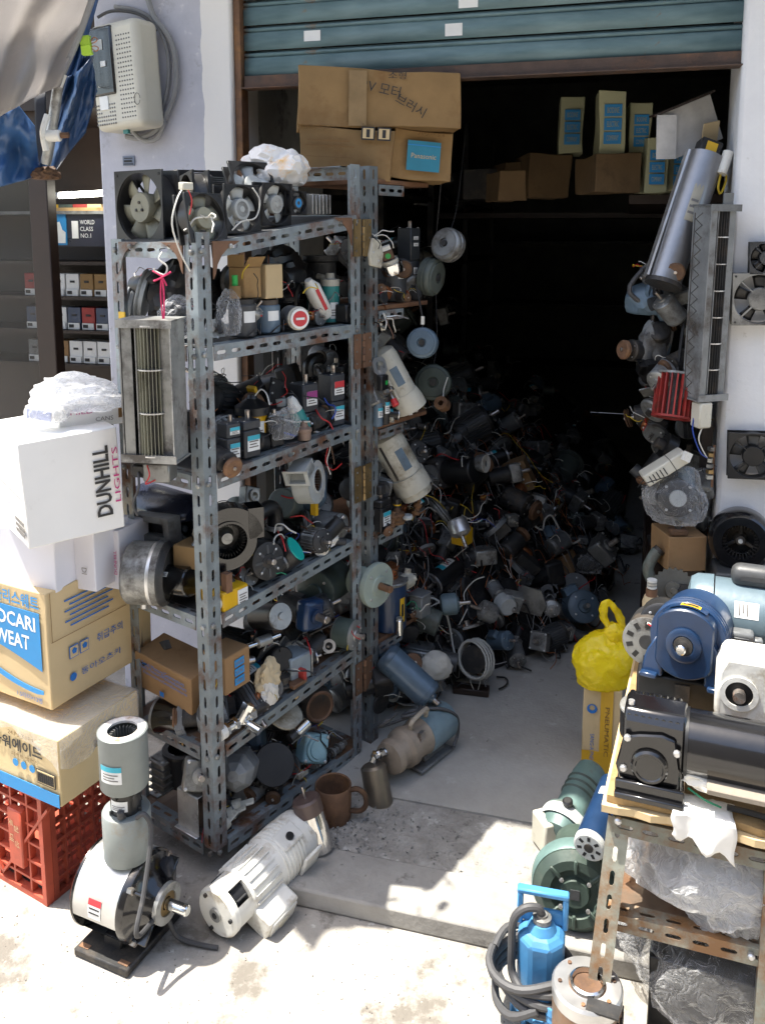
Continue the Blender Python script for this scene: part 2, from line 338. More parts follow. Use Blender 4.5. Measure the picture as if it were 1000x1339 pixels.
# ------------------------------------------------------------------ setting
WM = fr(W0, WE, Z)            # shop frame: x along the front, y into the shop, z up
def surf(name, cols, scale, rough=.85, bump=.4, bscale=70, bd=.004, spots=None, split=None, spec=.3, coord='Object'):
    """layered noise surface; cols = three colours dark..light; spots = (colour, scale, amount); split = (x, colour) ragged second paint beyond x"""
    m, t, b = nodes(name); N = t.nodes.new; L = t.links.new
    tc = N('ShaderNodeTexCoord'); n1 = N('ShaderNodeTexNoise'); n1.inputs['Scale'].default_value = scale; n1.inputs['Detail'].default_value = 10; n1.inputs['Roughness'].default_value = .68
    L(tc.outputs[coord], n1.inputs['Vector'])
    r = N('ShaderNodeValToRGB'); e = r.color_ramp.elements; e[0].position = .28; e[1].position = .72; e[0].color = (*cols[0], 1); e[1].color = (*cols[2], 1)
    k = e.new(.5); k.color = (*cols[1], 1); L(n1.outputs[0], r.inputs[0]); out = r.outputs[0]
    for sp in (spots or []):
        n2 = N('ShaderNodeTexNoise'); n2.inputs['Scale'].default_value = sp[1]; n2.inputs['Detail'].default_value = 8; n2.inputs['Roughness'].default_value = .7
        L(tc.outputs[coord], n2.inputs['Vector']); r2 = N('ShaderNodeValToRGB'); p = 1 - sp[2]
        r2.color_ramp.elements[0].position = p - .04; r2.color_ramp.elements[1].position = p + .04
        mx = N('ShaderNodeMix'); mx.data_type = 'RGBA'; L(n2.outputs[0], r2.inputs[0]); L(r2.outputs[0], mx.inputs[0]); L(out, mx.inputs[6]); mx.inputs[7].default_value = (*sp[0], 1); out = mx.outputs[2]
    if split:
        sx = N('ShaderNodeSeparateXYZ'); L(tc.outputs['Object'], sx.inputs[0])
        n3 = N('ShaderNodeTexNoise'); n3.inputs['Scale'].default_value = 14; n3.inputs['Detail'].default_value = 8; L(tc.outputs['Object'], n3.inputs['Vector'])
        ma = N('ShaderNodeMath'); ma.operation = 'MULTIPLY_ADD'; ma.inputs[1].default_value = .02; L(n3.outputs[0], ma.inputs[0]); L(sx.outputs[0], ma.inputs[2])
        gt = N('ShaderNodeMath'); gt.operation = 'GREATER_THAN'; gt.inputs[1].default_value = split[0]; L(ma.outputs[0], gt.inputs[0])
        mx = N('ShaderNodeMix'); mx.data_type = 'RGBA'; L(gt.outputs[0], mx.inputs[0]); L(out, mx.inputs[6]); mx.inputs[7].default_value = (*split[1], 1); out = mx.outputs[2]
    L(out, b.inputs['Base Color']); b.inputs['Roughness'].default_value = rough; b.inputs['Specular IOR Level'].default_value = spec
    n4 = N('ShaderNodeTexNoise'); n4.inputs['Scale'].default_value = bscale; n4.inputs['Detail'].default_value = 8; n4.inputs['Roughness'].default_value = .6
    L(tc.outputs[coord], n4.inputs['Vector']); bp = N('ShaderNodeBump'); bp.inputs['Strength'].default_value = bump; bp.inputs['Distance'].default_value = bd
    L(n4.outputs[0], bp.inputs['Height']); L(bp.outputs[0], b.inputs['Normal']); return m
g_street = surf('street_concrete', ((.22, .205, .18), (.31, .29, .26), (.40, .38, .345)), 4, .9, .6, 110, .005, [((.16, .145, .125), 5, .43), ((.52, .50, .46), 26, .36), ((.12, .11, .10), 45, .30)])
g_floor = surf('shop_floor_concrete', ((.27, .26, .24), (.36, .35, .325), (.44, .43, .40)), 3, .85, .5, 90, .003, [((.42, .41, .39), 16, .36), ((.13, .125, .115), 6, .36), ((.10, .09, .085), 30, .30)])
g_apron = surf('chipped_concrete', ((.20, .19, .175), (.29, .28, .26), (.40, .39, .37)), 18, .92, .9, 55, .008, [((.50, .49, .47), 11, .40), ((.10, .095, .09), 30, .36)])
g_kerb = surf('kerb_concrete', ((.22, .21, .195), (.29, .28, .26), (.36, .35, .33)), 7, .88, .5, 80, .004, [((.16, .15, .14), 11, .36)])
w_lilac = surf('lilac_grey_plaster', ((.40, .41, .47), (.46, .47, .53), (.52, .53, .59)), 6, .85, .35, 45, .004, [((.33, .33, .36), 5, .38), ((.27, .26, .27), 16, .33), ((.62, .62, .64), 24, .36)], split=(-.088, (.74, .73, .71)))
w_white = surf('white_plaster', ((.62, .63, .65), (.68, .69, .71), (.74, .75, .76)), 5, .85, .4, 40, .004, [((.50, .50, .50), 5, .36), ((.33, .32, .31), 18, .31), ((.55, .55, .55), 30, .34)])
w_inner = surf('dirty_white_plaster', ((.30, .29, .27), (.40, .39, .36), (.48, .47, .44)), 5, .85, .4, 40, .004, [((.22, .21, .19), 6, .4)])
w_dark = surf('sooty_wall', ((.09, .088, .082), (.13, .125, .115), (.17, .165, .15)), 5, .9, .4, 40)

ground = struct('ground', MB().grid(lambda a, b: ((a - .5) * 120, (b - .5) * 120, 0), 2, 2), g_street)
floor = struct('floor', MB().box((2.2, .39, SLAB), (1.16, -.188, SLAB / 2)).box((2.5, 5.0, SLAB), (.95, 2.507, SLAB / 2)), g_floor); floor.matrix_world = WM
apron = thing('doorstep', 'low grey concrete doorstep with chipped surface in front of shop', 'doorstep', WM); apron['kind'] = 'structure'
mb = MB(); xs = [.30 + .05 * i for i in range(38)]
part('kerb_stone', MB().box((1.9, .155, SLAB + .004), (1.25, -.695, (SLAB + .004) / 2)), g_kerb, apron, bevel=.006, seg=2)
part('chipped_patch', MB().box((1.9, .232, SLAB - .002), (1.25, -.501, (SLAB - .002) / 2)), g_apron, apron, bevel=.003)

opp = struct('added_opposite_wall', MB().box((16, .3, 5.2), (0, -3.6, 2.6)), surf('beige_render', ((.16, .145, .125), (.20, .18, .155), (.24, .22, .19)), 2, .9))  # unseen wall added behind the camera to hold back sky and bounce light
shop = thing('shop_building', 'plastered shop front with lilac grey wall and white pillar around the opening', 'building', WM)
part('front_wall', MB().box((.47, .2, 3.4), (-.235, .1, 1.7)), w_lilac, shop, bevel=.008, seg=2)
part('pillar', MB().box((1.2, .28, 3.4), (2.043, .14, 1.7)), w_white, shop, bevel=.012, seg=2)
part('lintel', MB().box((1.44, .2, .6), (.7215, .22, 3.1)), w_inner, shop)
part('eave', MB().box((4.9, .72, .12), (-.05, -.16, 2.78)), w_white, shop)
part('inner_wall', MB().box((.12, .62, 2.75), (-.062, .512, 1.42)), w_inner, shop)
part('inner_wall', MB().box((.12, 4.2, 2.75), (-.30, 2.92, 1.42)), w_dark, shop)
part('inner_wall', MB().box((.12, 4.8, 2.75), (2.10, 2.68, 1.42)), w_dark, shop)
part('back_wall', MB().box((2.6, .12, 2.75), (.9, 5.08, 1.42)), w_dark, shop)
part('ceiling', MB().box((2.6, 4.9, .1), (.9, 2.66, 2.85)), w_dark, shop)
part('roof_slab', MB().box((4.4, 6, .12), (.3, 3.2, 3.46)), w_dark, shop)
part('door_guide', MB().box((.022, .05, 2.75), (.013, .04, 1.40)), rusty, shop, bevel=.002)

# roller shutter, pulled down a little from the top
def shutter_mat():
    m, t, b = nodes('shutter_teal'); N = t.nodes.new; L = t.links.new
    tc = N('ShaderNodeTexCoord'); mp = N('ShaderNodeMapping'); mp.inputs['Scale'].default_value = (3, 3, 14); L(tc.outputs['Object'], mp.inputs[0])
    n = N('ShaderNodeTexNoise'); n.inputs['Scale'].default_value = 3; n.inputs['Detail'].default_value = 8; L(mp.outputs[0], n.inputs['Vector'])
    r = N('ShaderNodeValToRGB'); e = r.color_ramp.elements; e[0].position = .3; e[1].position = .7; e[0].color = (.08, .145, .165, 1); e[1].color = (.14, .225, .245, 1); L(n.outputs[0], r.inputs[0])
    n2 = N('ShaderNodeTexNoise'); n2.inputs['Scale'].default_value = 7; n2.inputs['Detail'].default_value = 9; n2.inputs['Roughness'].default_value = .75; L(tc.outputs['Object'], n2.inputs['Vector'])
    sx = N('ShaderNodeSeparateXYZ'); L(tc.outputs['Object'], sx.inputs[0])
    mr = N('ShaderNodeMapRange'); mr.inputs[1].default_value = 0; mr.inputs[2].default_value = .12; mr.inputs[3].default_value = .18; mr.inputs[4].default_value = 0; L(sx.outputs[0], mr.inputs[0])
    ad = N('ShaderNodeMath'); L(n2.outputs[0], ad.inputs[0]); L(mr.outputs[0], ad.inputs[1])
    r2 = N('ShaderNodeValToRGB'); r2.color_ramp.elements[0].position = .62; r2.color_ramp.elements[1].position = .70; L(ad.outputs[0], r2.inputs[0])
    mx = N('ShaderNodeMix'); mx.data_type = 'RGBA'; L(r2.outputs[0], mx.inputs[0]); L(r.outputs[0], mx.inputs[6]); mx.inputs[7].default_value = (.20, .12, .07, 1)
    L(mx.outputs[2], b.inputs['Base Color']); b.inputs['Roughness'].default_value = .5
    n5 = N('ShaderNodeTexNoise'); n5.inputs['Scale'].default_value = 5; n5.inputs['Detail'].default_value = 3; L(tc.outputs['Object'], n5.inputs['Vector']); bp = N('ShaderNodeBump'); bp.inputs['Strength'].default_value = .5; bp.inputs['Distance'].default_value = .03; L(n5.outputs[0], bp.inputs['Height']); L(bp.outputs[0], b.inputs['Normal']); return m
shut_m = shutter_mat()
rs = thing('roller_shutter', 'half lowered teal metal roller shutter with rusty bottom rail', 'shutter', WM)
prof = [(.012, 0), (.012, .050), (.006, .053), (.004, .056), (.010, .058), (.013, .0615), (.010, .065), (-.006, .067), (-.010, .071), (-.004, .0735)]
ZB = 2.03; SP = .0735
sm = MB(); n = len(prof)
sm.add([(0.026, .05 - y, z) for y, z in prof] + [(1.47, .05 - y, z) for y, z in prof], [(i, i + 1, i + 1 + n, i + n) for i in range(n - 1)])
sme = sm.mesh('slat', shut_m, 25)
for i in range(9):
    o = part('slat', sme, None, rs); o.location = (0, 0, ZB + .036 + SP * i)
    s = o.modifiers.new('th', 'SOLIDIFY'); s.thickness = .0015
part('bottom_rail', MB().box((1.443, .03, .036), (.749, .042, ZB + .0165)).box((1.443, .05, .004), (.749, .030, ZB - .004)), mk('rail_rust', (.10, .065, .05), .6, .2, .3, 14, .4, (.18, .09, .05), 8, .3), rs, bevel=.001)
for (u, v, wd, ht) in ((408, 46, .052, .03), (593, 38, .050, .034), (612, 2, .055, .03)):
    p = WM.inverted() @ WP(u, v, -.035)
    patch(rs, 'paper_remnant', T(p.x, .0365, p.z) @ RX(90), wd, ht, label_w)

# next-door kiosk: dark display cabinet behind a brown frame and dusty glass door
kio = thing('kiosk_cabinet', 'dark brown cigarette kiosk cabinet with shelves and sliding glass door beside wall', 'kiosk', WM)
part('back_panel', MB().box((1.5, .03, 2.9), (-1.22, .56, 1.45)), dark_wood, kio)
part('side_panel', MB().box((.02, .45, 2.9), (-.482, .32, 1.45)), dark_wood, kio)
part('top_panel', MB().box((1.5, .5, .05), (-1.25, .31, 2.02)), dark_wood, kio)
fp = [WM.inverted() @ WP(u, 300, -.12) for u in (46, 70)]
part('door_frame', MB().box((fp[1].x - fp[0].x, .05, 2.0), ((fp[0].x + fp[1].x) / 2, .12, 1.0)), dark_wood, kio, bevel=.003)
part('door_frame', MB().box((.9, .05, .07), (fp[0].x - .46, .121, 1.985)), dark_wood, kio, bevel=.003)
part('glass_pane', MB().box((.85, .006, 1.9), (fp[0].x - .43, .12, 1.0)), glass_m, kio)
def kz(v, y=.38): return (WM.inverted() @ WP(62, v, -y)).z
SHZ = [kz(v) for v in (343, 388, 431, 474)]
for z in SHZ: part('shelf', MB().box((1.4, .2, .012), (-1.2, .44, z)), dark_wood, kio)
part('shelf', MB().box((1.4, .2, .012), (-1.2, .44, kz(278))), mid_grey, kio)
def ploc(u, v, y): return WM.inverted() @ WP(u, v, -y)
packs = [label_w, label_w, card_old, card_old, card_cream, red_m, label_w, card_tan, mid_grey, lite_blue]
packs2 = [label_w, navy, red_m, navy, card_white, navy, yellow_m, red_m, label_w, green_cast]
packs3 = [card_brown, label_w, label_w, label_w, card_white, mid_grey, card_tan, label_w, navy, label_w]
rowsz = ((SHZ[1], packs), (SHZ[2], packs2), (SHZ[3], packs3))
ORD = ('first', 'second', 'third', 'fourth')
CN = {'white_label': 'white', 'old_brown_cardboard': 'brown', 'cream_cardboard': 'cream', 'red_paint': 'dark red', 'navy_blue_paint': 'navy', 'tan_cardboard': 'tan', 'white_cardboard': 'white', 'rust_brown_cardboard': 'orange brown', 'mid_grey_paint': 'grey', 'yellow_paint': 'yellow'}
for r_, (z, mm) in enumerate(rowsz):
    for i in range(6):
        x = ploc(76, 400, .36).x - .03 + (i if i < 4 else 3 - i) * .062
        M = WM @ T(x + .03, .40, z + .007)
        rn = ('upper', 'middle', 'lower')[r_]
        where = ('%s from the brown frame' % ORD[i]) if i < 4 else ('%s behind the glass door' % ORD[i - 4])
        c = thing('cigarette_pack', '%s cigarette pack in the %s kiosk row, %s' % (CN[mm[i].name], rn, where), 'pack', M, 'packs on the kiosk shelves')
        part('pack_body', MB().box((.056, .06, .085), (0, 0, .0425)), mm[i], c, bevel=.001)
        tg = part('price_tag', MB().box((.05, .004, .024), (0, -.034, .013)), label_w, c)
        part('print', MB().box((.02, .002, .012), (-.01, -.037, .014)), ink, tg)
        part('emblem', MB().box((.02, .002, .008), (0, -.031, .055)), ink, c)
p0 = ploc(98, 300, .36)
bd = thing('kiosk_poster', 'dark poster with blue sky picture and white lettering in kiosk', 'poster', WM @ T(p0.x, .36, p0.z))
part('board', MB().box((.40, .008, .125), (.05, 0, 0)), mk('poster_navy', (.012, .014, .03), .3), bd)
part('sky_picture', MB().box((.045, .004, .115), (-.055, -.006, 0)), ink_sky, bd)
part('figure_picture', MB().prism([(-.02, -.05), (.018, -.05), (.02, -.01), (.006, .0), (-.004, .03), (-.02, .025)], 0, .003, T(-.055, -.0085, 0) @ RZ(-90)), label_w, bd)
part('white_panel', MB().box((.026, .004, .065), (.005, -.006, 0)), label_w, bd)
for i, s in enumerate(('WORLD', 'CLASS', 'NO.1')):
    lettering(bd, s, T(.058 - .004 * i, -.0055, .028 - .025 * i) @ RX(90), (.062, .055, .044)[i], .016, label_w)
lt = thing('strip_light', 'lit white fluorescent tube under kiosk canopy', 'lamp', WM @ T(ploc(100, 254, .28).x, .28, ploc(100, 254, .28).z) @ RY(-2))
part('tube', MB().cyl(.011, -.07, .16, 12), lamp_tube, lt)
part('end_cap', MB().cyl(.012, -.085, -.0705, 12), label_w, lt)
tr = thing('leaflet_tray', 'wooden tray of coloured leaflets above kiosk poster', 'tray', WM @ T(ploc(105, 262, .40).x, .42, ploc(105, 270, .40).z))
part('tray_box', MB().box((.3, .12, .012), (0, 0, -.01)), wood_m, tr)
for i, m_ in enumerate((yellow_m, green_cast, red_m, card_tan)):
    part('leaflet', MB().box((.06, .1, .012), (-.1 + .062 * i, -.01, .002 + .0)), m_, tr)
# ------------------------------------------------------------------ kit of machine parts
def circ(n, r, cy=0, cz=0, a0=0): return [(cy + r * math.cos(a0 + 2 * math.pi * k / n), cz + r * math.sin(a0 + 2 * math.pi * k / n)) for k in range(n)]
def sqring(n, h, hz=None):      # n points round a square matching circ()
    hz = hz or h; out = []
    for k in range(n):
        a = 2 * math.pi * k / n; c, s = math.cos(a), math.sin(a); q = 1 / max(abs(c), abs(s)); out.append((c * q * h, s * q * hz))
    return out
def cyl_patch(Rr, x0, x1, a0, a1, n=8, M=None, mb=None):
    mb = mb or MB(); a0, a1 = R_(a0), R_(a1)
    return mb.grid(lambda s, t: (x0 + (x1 - x0) * t, Rr * math.cos(a0 + (a1 - a0) * s), Rr * math.sin(a0 + (a1 - a0) * s)), n, 1, M)
def cyl_label(t, Rr, x0, x1, a0, a1, band=None, m=None):
    """sticker wrapped on a body along local X; angles from local Y toward Z"""
    lb = part('sticker', cyl_patch(Rr + .0007, x0, x1, a0, a1), m or label_w, t)
    if band: part('sticker_band', cyl_patch(Rr + .0014, x0 + (x1 - x0) * .7, x1, a0, a1), band, lb)
    pr = MB()
    for k in range(3):
        xx = x0 + (x1 - x0) * (.18 + .16 * k); cyl_patch(Rr + .0014, xx, xx + (x1 - x0) * .06, a0 + (a1 - a0) * .12, a0 + (a1 - a0) * (.85 - .15 * (k % 2)), 6, None, pr)
    q = part('print', pr, ink_grey, lb); q['kind'] = 'stuff'
    return lb
def flat_label(t, L, wd, ht, band=None, m=None, frac=.3, ln=3):
    lb = patch(t, 'sticker', L, wd, ht, m or label_w)
    if band: patch(lb, 'sticker_band', T(0, ht * (.5 - frac / 2), .0008), wd, ht * frac, band)
    pr = MB()
    for k in range(ln):
        pr.box((wd * (.75 - .2 * (k % 2)), ht * .07, .0006), (-wd * .05 * (k % 2), ht * (.12 - .18 * k - (frac - .3) * .5), .0018))
    q = part('print', pr, ink_grey, lb, smooth=0); q['kind'] = 'stuff'
    return lb
def shaft(t, x0, x1, r, m=None, key=True):
    o = part('shaft', MB().cyl(r, x0, x1, 14, None, r * .2), m or steel_shaft, t)
    if key: part('key', MB().box(((x1 - x0) * .5, r * .5, r * .5), (x0 + (x1 - x0) * .6, 0, r * .85)), dark_cast, o)
    return o
def bolts(t, x, rad, r, n=4, a0=45, m=None, name='bolt', h=.5):
    for k in range(n):
        a = R_(a0 + 360 / n * k)
        part(name, MB().lathe([(x - r * .3, r), (x + r * h, r), (x + r * h * 1.3, r * .7)], 6, T(0, rad * math.cos(a), rad * math.sin(a))), m or alu, t)
def lead(t, pts, m, r=.0016, name='lead_wire'): return part(name, MB().tube(pts, r, 5), m, t)
def feet(t, L, Rr, m, h=None, x0=.15, x1=.85):
    h = h or Rr * 1.12
    part('base', MB().box((L * (x1 - x0), Rr * 1.9, Rr * .12), (L * (x0 + x1) / 2, 0, -h)).box((L * (x1 - x0) * .9, Rr * .25, Rr * .5), (L * (x0 + x1) / 2, -Rr * .55, -h + Rr * .3)).box((L * (x1 - x0) * .9, Rr * .25, Rr * .5), (L * (x0 + x1) / 2, Rr * .55, -h + Rr * .3)), m, t, bevel=Rr * .03)
def can_motor(t, L, Rr, body, cap=None, sh=.35, shr=.14, fins=0, foot=None, tbox=None, label=None, vents=0, seg=28, boss=True):
    """round motor along local X from 0 to L, shaft out of the +X end"""
    cap = cap or body; c = Rr * .06
    bl, br = L * .14, L * .86
    part('body', MB().lathe([(bl, Rr * .97), (bl, Rr), (br, Rr), (br, Rr * .97)], seg), body, t)
    if fins:
        f = MB()
        for k in range(fins):
            f.box((br - bl - .004, Rr * .035, Rr * .12), ((bl + br) / 2, 0, Rr * 1.04), RX(360 / fins * k))
        f = part('cooling_fins', f, body, t, smooth=0); f['kind'] = 'stuff'
    sk = (lambda i, k: i == 2 and vents and k % (seg // vents) < (seg // vents) // 2) if vents else None
    part('rear_cap', MB().lathe([(0, Rr * .2), (0, Rr * .78), (L * .03, Rr * .92), (L * .11, Rr * 1.015), (bl, Rr * 1.015)], seg, None, sk), cap, t)
    fc = part('front_cap', MB().lathe([(br, Rr * 1.015), (L * .93, Rr * 1.015), (L * .965, Rr * .9), (L * .98, Rr * .42), (L * 1.03, Rr * .38), (L * 1.03, .0)] if boss else [(br, Rr * 1.015), (L * .98, Rr * 1.0), (L, Rr * .93), (L, 0)], seg), cap, t)
    if sh: shaft(t, L, L + sh * Rr * 2, Rr * shr)
    bolts(t, L * .972, Rr * .74, Rr * .07)
    if foot: feet(t, L, Rr, foot)
    if tbox:
        b = part('terminal_box', MB().box((L * .4, Rr * .9, Rr * .5), (L * .45, 0, Rr * 1.15), RX(tbox[1])), tbox[0], t, bevel=Rr * .05)
        part('cover', MB().box((L * .36, Rr * .8, Rr * .06), (L * .45, 0, Rr * 1.43), RX(tbox[1])), tbox[0], b, bevel=Rr * .02)
    if label: cyl_label(t, Rr, L * label[0], L * label[1], label[2], label[3], label[4] if len(label) > 4 else None)
    return t
def gear_can(t, a, L1, L2, body, label=None, sh=True, gm=None):
    """square gear motor standing along local Z: body below, gearhead above, square plan a"""
    part('motor_body', MB().box((a, a, L1), (0, 0, L1 / 2)), body, t, bevel=a * .07, seg=2)
    part('gearhead', MB().box((a * 1.03, a * 1.03, L2), (0, 0, L1 + L2 / 2 + .001)), gm or body, t, bevel=a * .05)
    if sh:
        o = part('shaft', MB().cyl(a * .12, 0, a * .45, 12, T(a * .12, 0, L1 + L2) @ RY(-90), a * .02), steel_shaft, t)
    for sx in (-1, 1):
        for sy in (-1, 1):
            part('bolt', MB().cyl(a * .05, 0, a * .05, 6, T(sx * a * .4, sy * a * .4, L1 + L2) @ RY(-90)), alu, t)
    if label:
        flat_label(t, T(a * .06, -a / 2, L1 * .52) @ RX(90), a * .72, L1 * .55, label[0])
        if len(label) > 1: flat_label(t, T(a * .06, -a * .515, L1 + L2 * .5) @ RX(90), a * .7, L2 * .5, label[1], frac=.5)
    return t
def axial_fan(t, S, D, fm, bm_, n=7, hub=.38, struts=4, hm=None, pitch=35, rim=.47, n_=40, plate=.006, lab=None, motor_front=False):
    """square axial fan: front faces local +X, size S in local YZ, depth D back along -X"""
    o, i = sqring(n_, S / 2), circ(n_, S * rim)
    fo = part('frame', MB().holed(o, i, -plate, 0).holed(o, i, -D, -D + plate).holed(circ(n_, S * (rim + .022)), i, -D + plate, -plate), fm, t, bevel=.0006)
    for sy in (-1, 1):
        for sz in (-1, 1):
            part('screw_hole', MB().cyl(S * .022, -.001, .0012, 10, T(0, sy * S * .44, sz * S * .44)), dark_cast, fo)
    hr = S * hub / 2
    h = part('hub', MB().lathe([(-D * .85, hr * .9), (-D * .15, hr), (-D * .06, hr * .93), (-D * .06, hr * .3), (-D * .03, hr * .25), (-D * .03, 0)], 24), hm or bm_, t)
    if lab: part('sticker', MB().cyl(hr * .7, -D * .06, -D * .05, 20), lab, h)
    for k in range(n):
        def f(a, b):
            r = hr * .97 + (S * rim * .965 - hr * .97) * a; w_ = D * .62 * (.75 + .35 * a); tw = R_(pitch - 12 * a); s_ = (b - .5) * w_
            cmb = .10 * w_ * (1 - (2 * b - 1) ** 2)
            x = -D * .5 + s_ * math.sin(tw) + cmb; y = s_ * math.cos(tw) * 1.55
            ang = y / max(r, .001); return (x, r * math.sin(ang), r * math.cos(ang))
        b = part('blade', MB().grid(f, 4, 5, RX(360 / n * k)), bm_, t)
        s = b.modifiers.new('th', 'SOLIDIFY'); s.thickness = .0014
    for k in range(struts):
        part('strut', MB().box((.004, S * .03, S * rim - hr * .8), (-D * .03 if motor_front else -D + .004, 0, (S * rim + hr * .8) / 2), RX(45 + 360 / struts * k)), fm, t)
    if motor_front: part('motor_can', MB().lathe([(-D * .06, hr * .7), (-D * .02, hr * .95), (.001, hr * .9), (.002, 0)], 24), hm or fm, t)
    return t
def volute_outline(Rr, ex=.45, n=36, lip=1.5):
    pts = []
    for k in range(n + 1):
        a = 2 * math.pi * k / n * .78; r = Rr * (1 + ex * k / n); pts.append((r * math.sin(a), -r * math.cos(a)))
    return pts
def snail(t, Rr, Wd, m, imp=None, motor_m=None, outlet=1.0, ex=.35, inlet=.62, flange=True, vanes=30, hubm=None):
    """centrifugal blower: axis local X, inlet on +X face, outlet duct up along +Z at -Y side"""
    n = 40; ring = []
    for k in range(n):
        a = 2 * math.pi * k / n; g = (a / (2 * math.pi)); r = Rr * (1 + ex * g); ring.append((r * math.cos(a), -r * math.sin(a)))
    hole = [(Rr * inlet * math.cos(2 * math.pi * k / n), -Rr * inlet * math.sin(2 * math.pi * k / n)) for k in range(n)]
    hs = part('housing', MB().holed(ring, hole, Wd / 2 - .002, Wd / 2).prism(ring, -Wd / 2, -Wd / 2 + .002), m, t, smooth=30)
    band = MB(); nn = len(ring)
    band.add([(-Wd / 2, y, z) for y, z in ring] + [(Wd / 2, y, z) for y, z in ring], [(i, i + 1, i + 1 + nn, i + nn) for i in range(nn - 1)])
    part('scroll_band', band, m, t)
    y1 = Rr * (1 + ex); y0 = Rr * .72; H = Rr * outlet
    d = MB()
    for (yy) in (y0, y1): d.box((Wd, .002, H), (0, yy, H / 2 - .002))
    for s in (-1, 1): d.box((.002, y1 - y0, H), (s * (Wd / 2 - .001), (y0 + y1) / 2, H / 2 - .002))
    part('outlet_duct', d, m, t)
    if flange:
        o = [(y * (y1 - y0) / 2 * 1.35 + (y0 + y1) / 2, z * Wd * .7) for y, z in sqring(8, 1)]
        i = [(y * (y1 - y0) / 2 * .98 + (y0 + y1) / 2, z * Wd * .49) for y, z in sqring(8, 1)]
        part('outlet_flange', MB().holed(o, i, H, H + .003, RY(-90) @ RX(0)), m, t)
    part('inlet_ring', MB().holed(circ(32, Rr * (inlet + .06)), circ(32, Rr * (inlet - .02)), Wd / 2, Wd / 2 + Rr * .06), m, t)
    if imp:
        w_ = MB()
        for k in range(vanes): w_.box((Wd * .8, .0012, Rr * .16), (0, 0, Rr * (inlet - .08)), RX(360 / vanes * k) @ T(0, 0, 0))
        w_ = part('impeller_vanes', w_, imp, t, smooth=0); w_['kind'] = 'stuff'
        part('impeller_hub', MB().lathe([(-Wd * .38, Rr * inlet * .98), (-Wd * .30, Rr * inlet * .5), (0, Rr * .22), (Wd * .18, Rr * .2), (Wd * .2, 0)], 24), hubm or imp, t)
    if motor_m: part('motor', MB().lathe([(-Wd / 2, Rr * .5), (-Wd / 2 - Rr * .7, Rr * .5), (-Wd / 2 - Rr * .75, Rr * .42), (-Wd / 2 - Rr * .75, 0)], 24), motor_m, t)
    return t
def crossflow(t, H, Wd, D, frame_m, rot_m, rings=5, vanes=22, motor=True, motor_m=None):
    """tangential blower standing along local Z from 0; front local -Y"""
    r = Wd * .30
    part('end_plate', MB().box((Wd * 1.12, D, .004), (0, 0, 0)).box((Wd * 1.12, .003, .018), (0, -D / 2, .007)), frame_m, t)
    part('end_plate', MB().box((Wd * 1.12, D, .004), (0, 0, H)).box((Wd * 1.12, .003, .018), (0, -D / 2, H - .007)), frame_m, t)
    part('air_guide', MB().box((.003, D * .95, H - .006), (-Wd * .5, 0, H / 2)), frame_m, t)
    part('air_guide', MB().box((Wd * .20, .003, H - .006), (-Wd * .37, -D * .44, H / 2)), frame_m, t)
    part('air_guide', MB().box((.003, D * .8, H - .008), (-Wd * .20, -D * .03, H / 2)), frame_m, t)
    part('back_guide', MB().box((Wd * .98, .003, H - .010), (0, D * .45, H / 2)), frame_m, t)
    part('front_guide', MB().box((Wd * .27, .003, H - .012), (Wd * .37, -D * .30, H / 2)), frame_m, t)
    v = MB()
    for k in range(vanes):
        v.box((r * .30, .0012, H - .03), (r * .86, 0, H / 2), T(Wd * .035, -D * .12, 0) @ RZ(360 / vanes * k) )
    v = part('rotor_vanes', v, rot_m, t, smooth=0); v['kind'] = 'stuff'
    part('rotor_core', MB().cyl(r * .5, .01, H - .01, 16, T(Wd * .035, -D * .12, 0) @ RY(-90)), dark_cast, t)
    for k in range(rings):
        z = .012 + (H - .024) * k / (rings - 1)
        part('rotor_ring', MB().lathe([(z - .0015, r * 1.04), (z + .0015, r * 1.04)], 24, T(Wd * .035, -D * .12, 0) @ RY(-90)), alu, t)
    if motor:
        part('motor_block', MB().box((Wd * .55, D * .6, .045), (Wd * .06, 0, -.030)), motor_m or alu_dull, t, bevel=.004)
        part('motor_coil', MB().box((Wd * .3, D * .35, .03), (-Wd * .30, -D * .1, -.028)), black_pl, t, bevel=.004)
        lead(t, [(-Wd * .3, -D * .3, -.03), (-Wd * .25, -D * .45, -.06), (-Wd * .4, -D * .4, -.10), (-Wd * .35, -D * .3, -.13)], rubber, .003)
        lead(t, [(-Wd * .1, -D * .32, -.012), (0, -D * .5, -.03), (-.01, -D * .5, -.05), (Wd * .05, -D * .3, -.045)], wire_r)
    return t
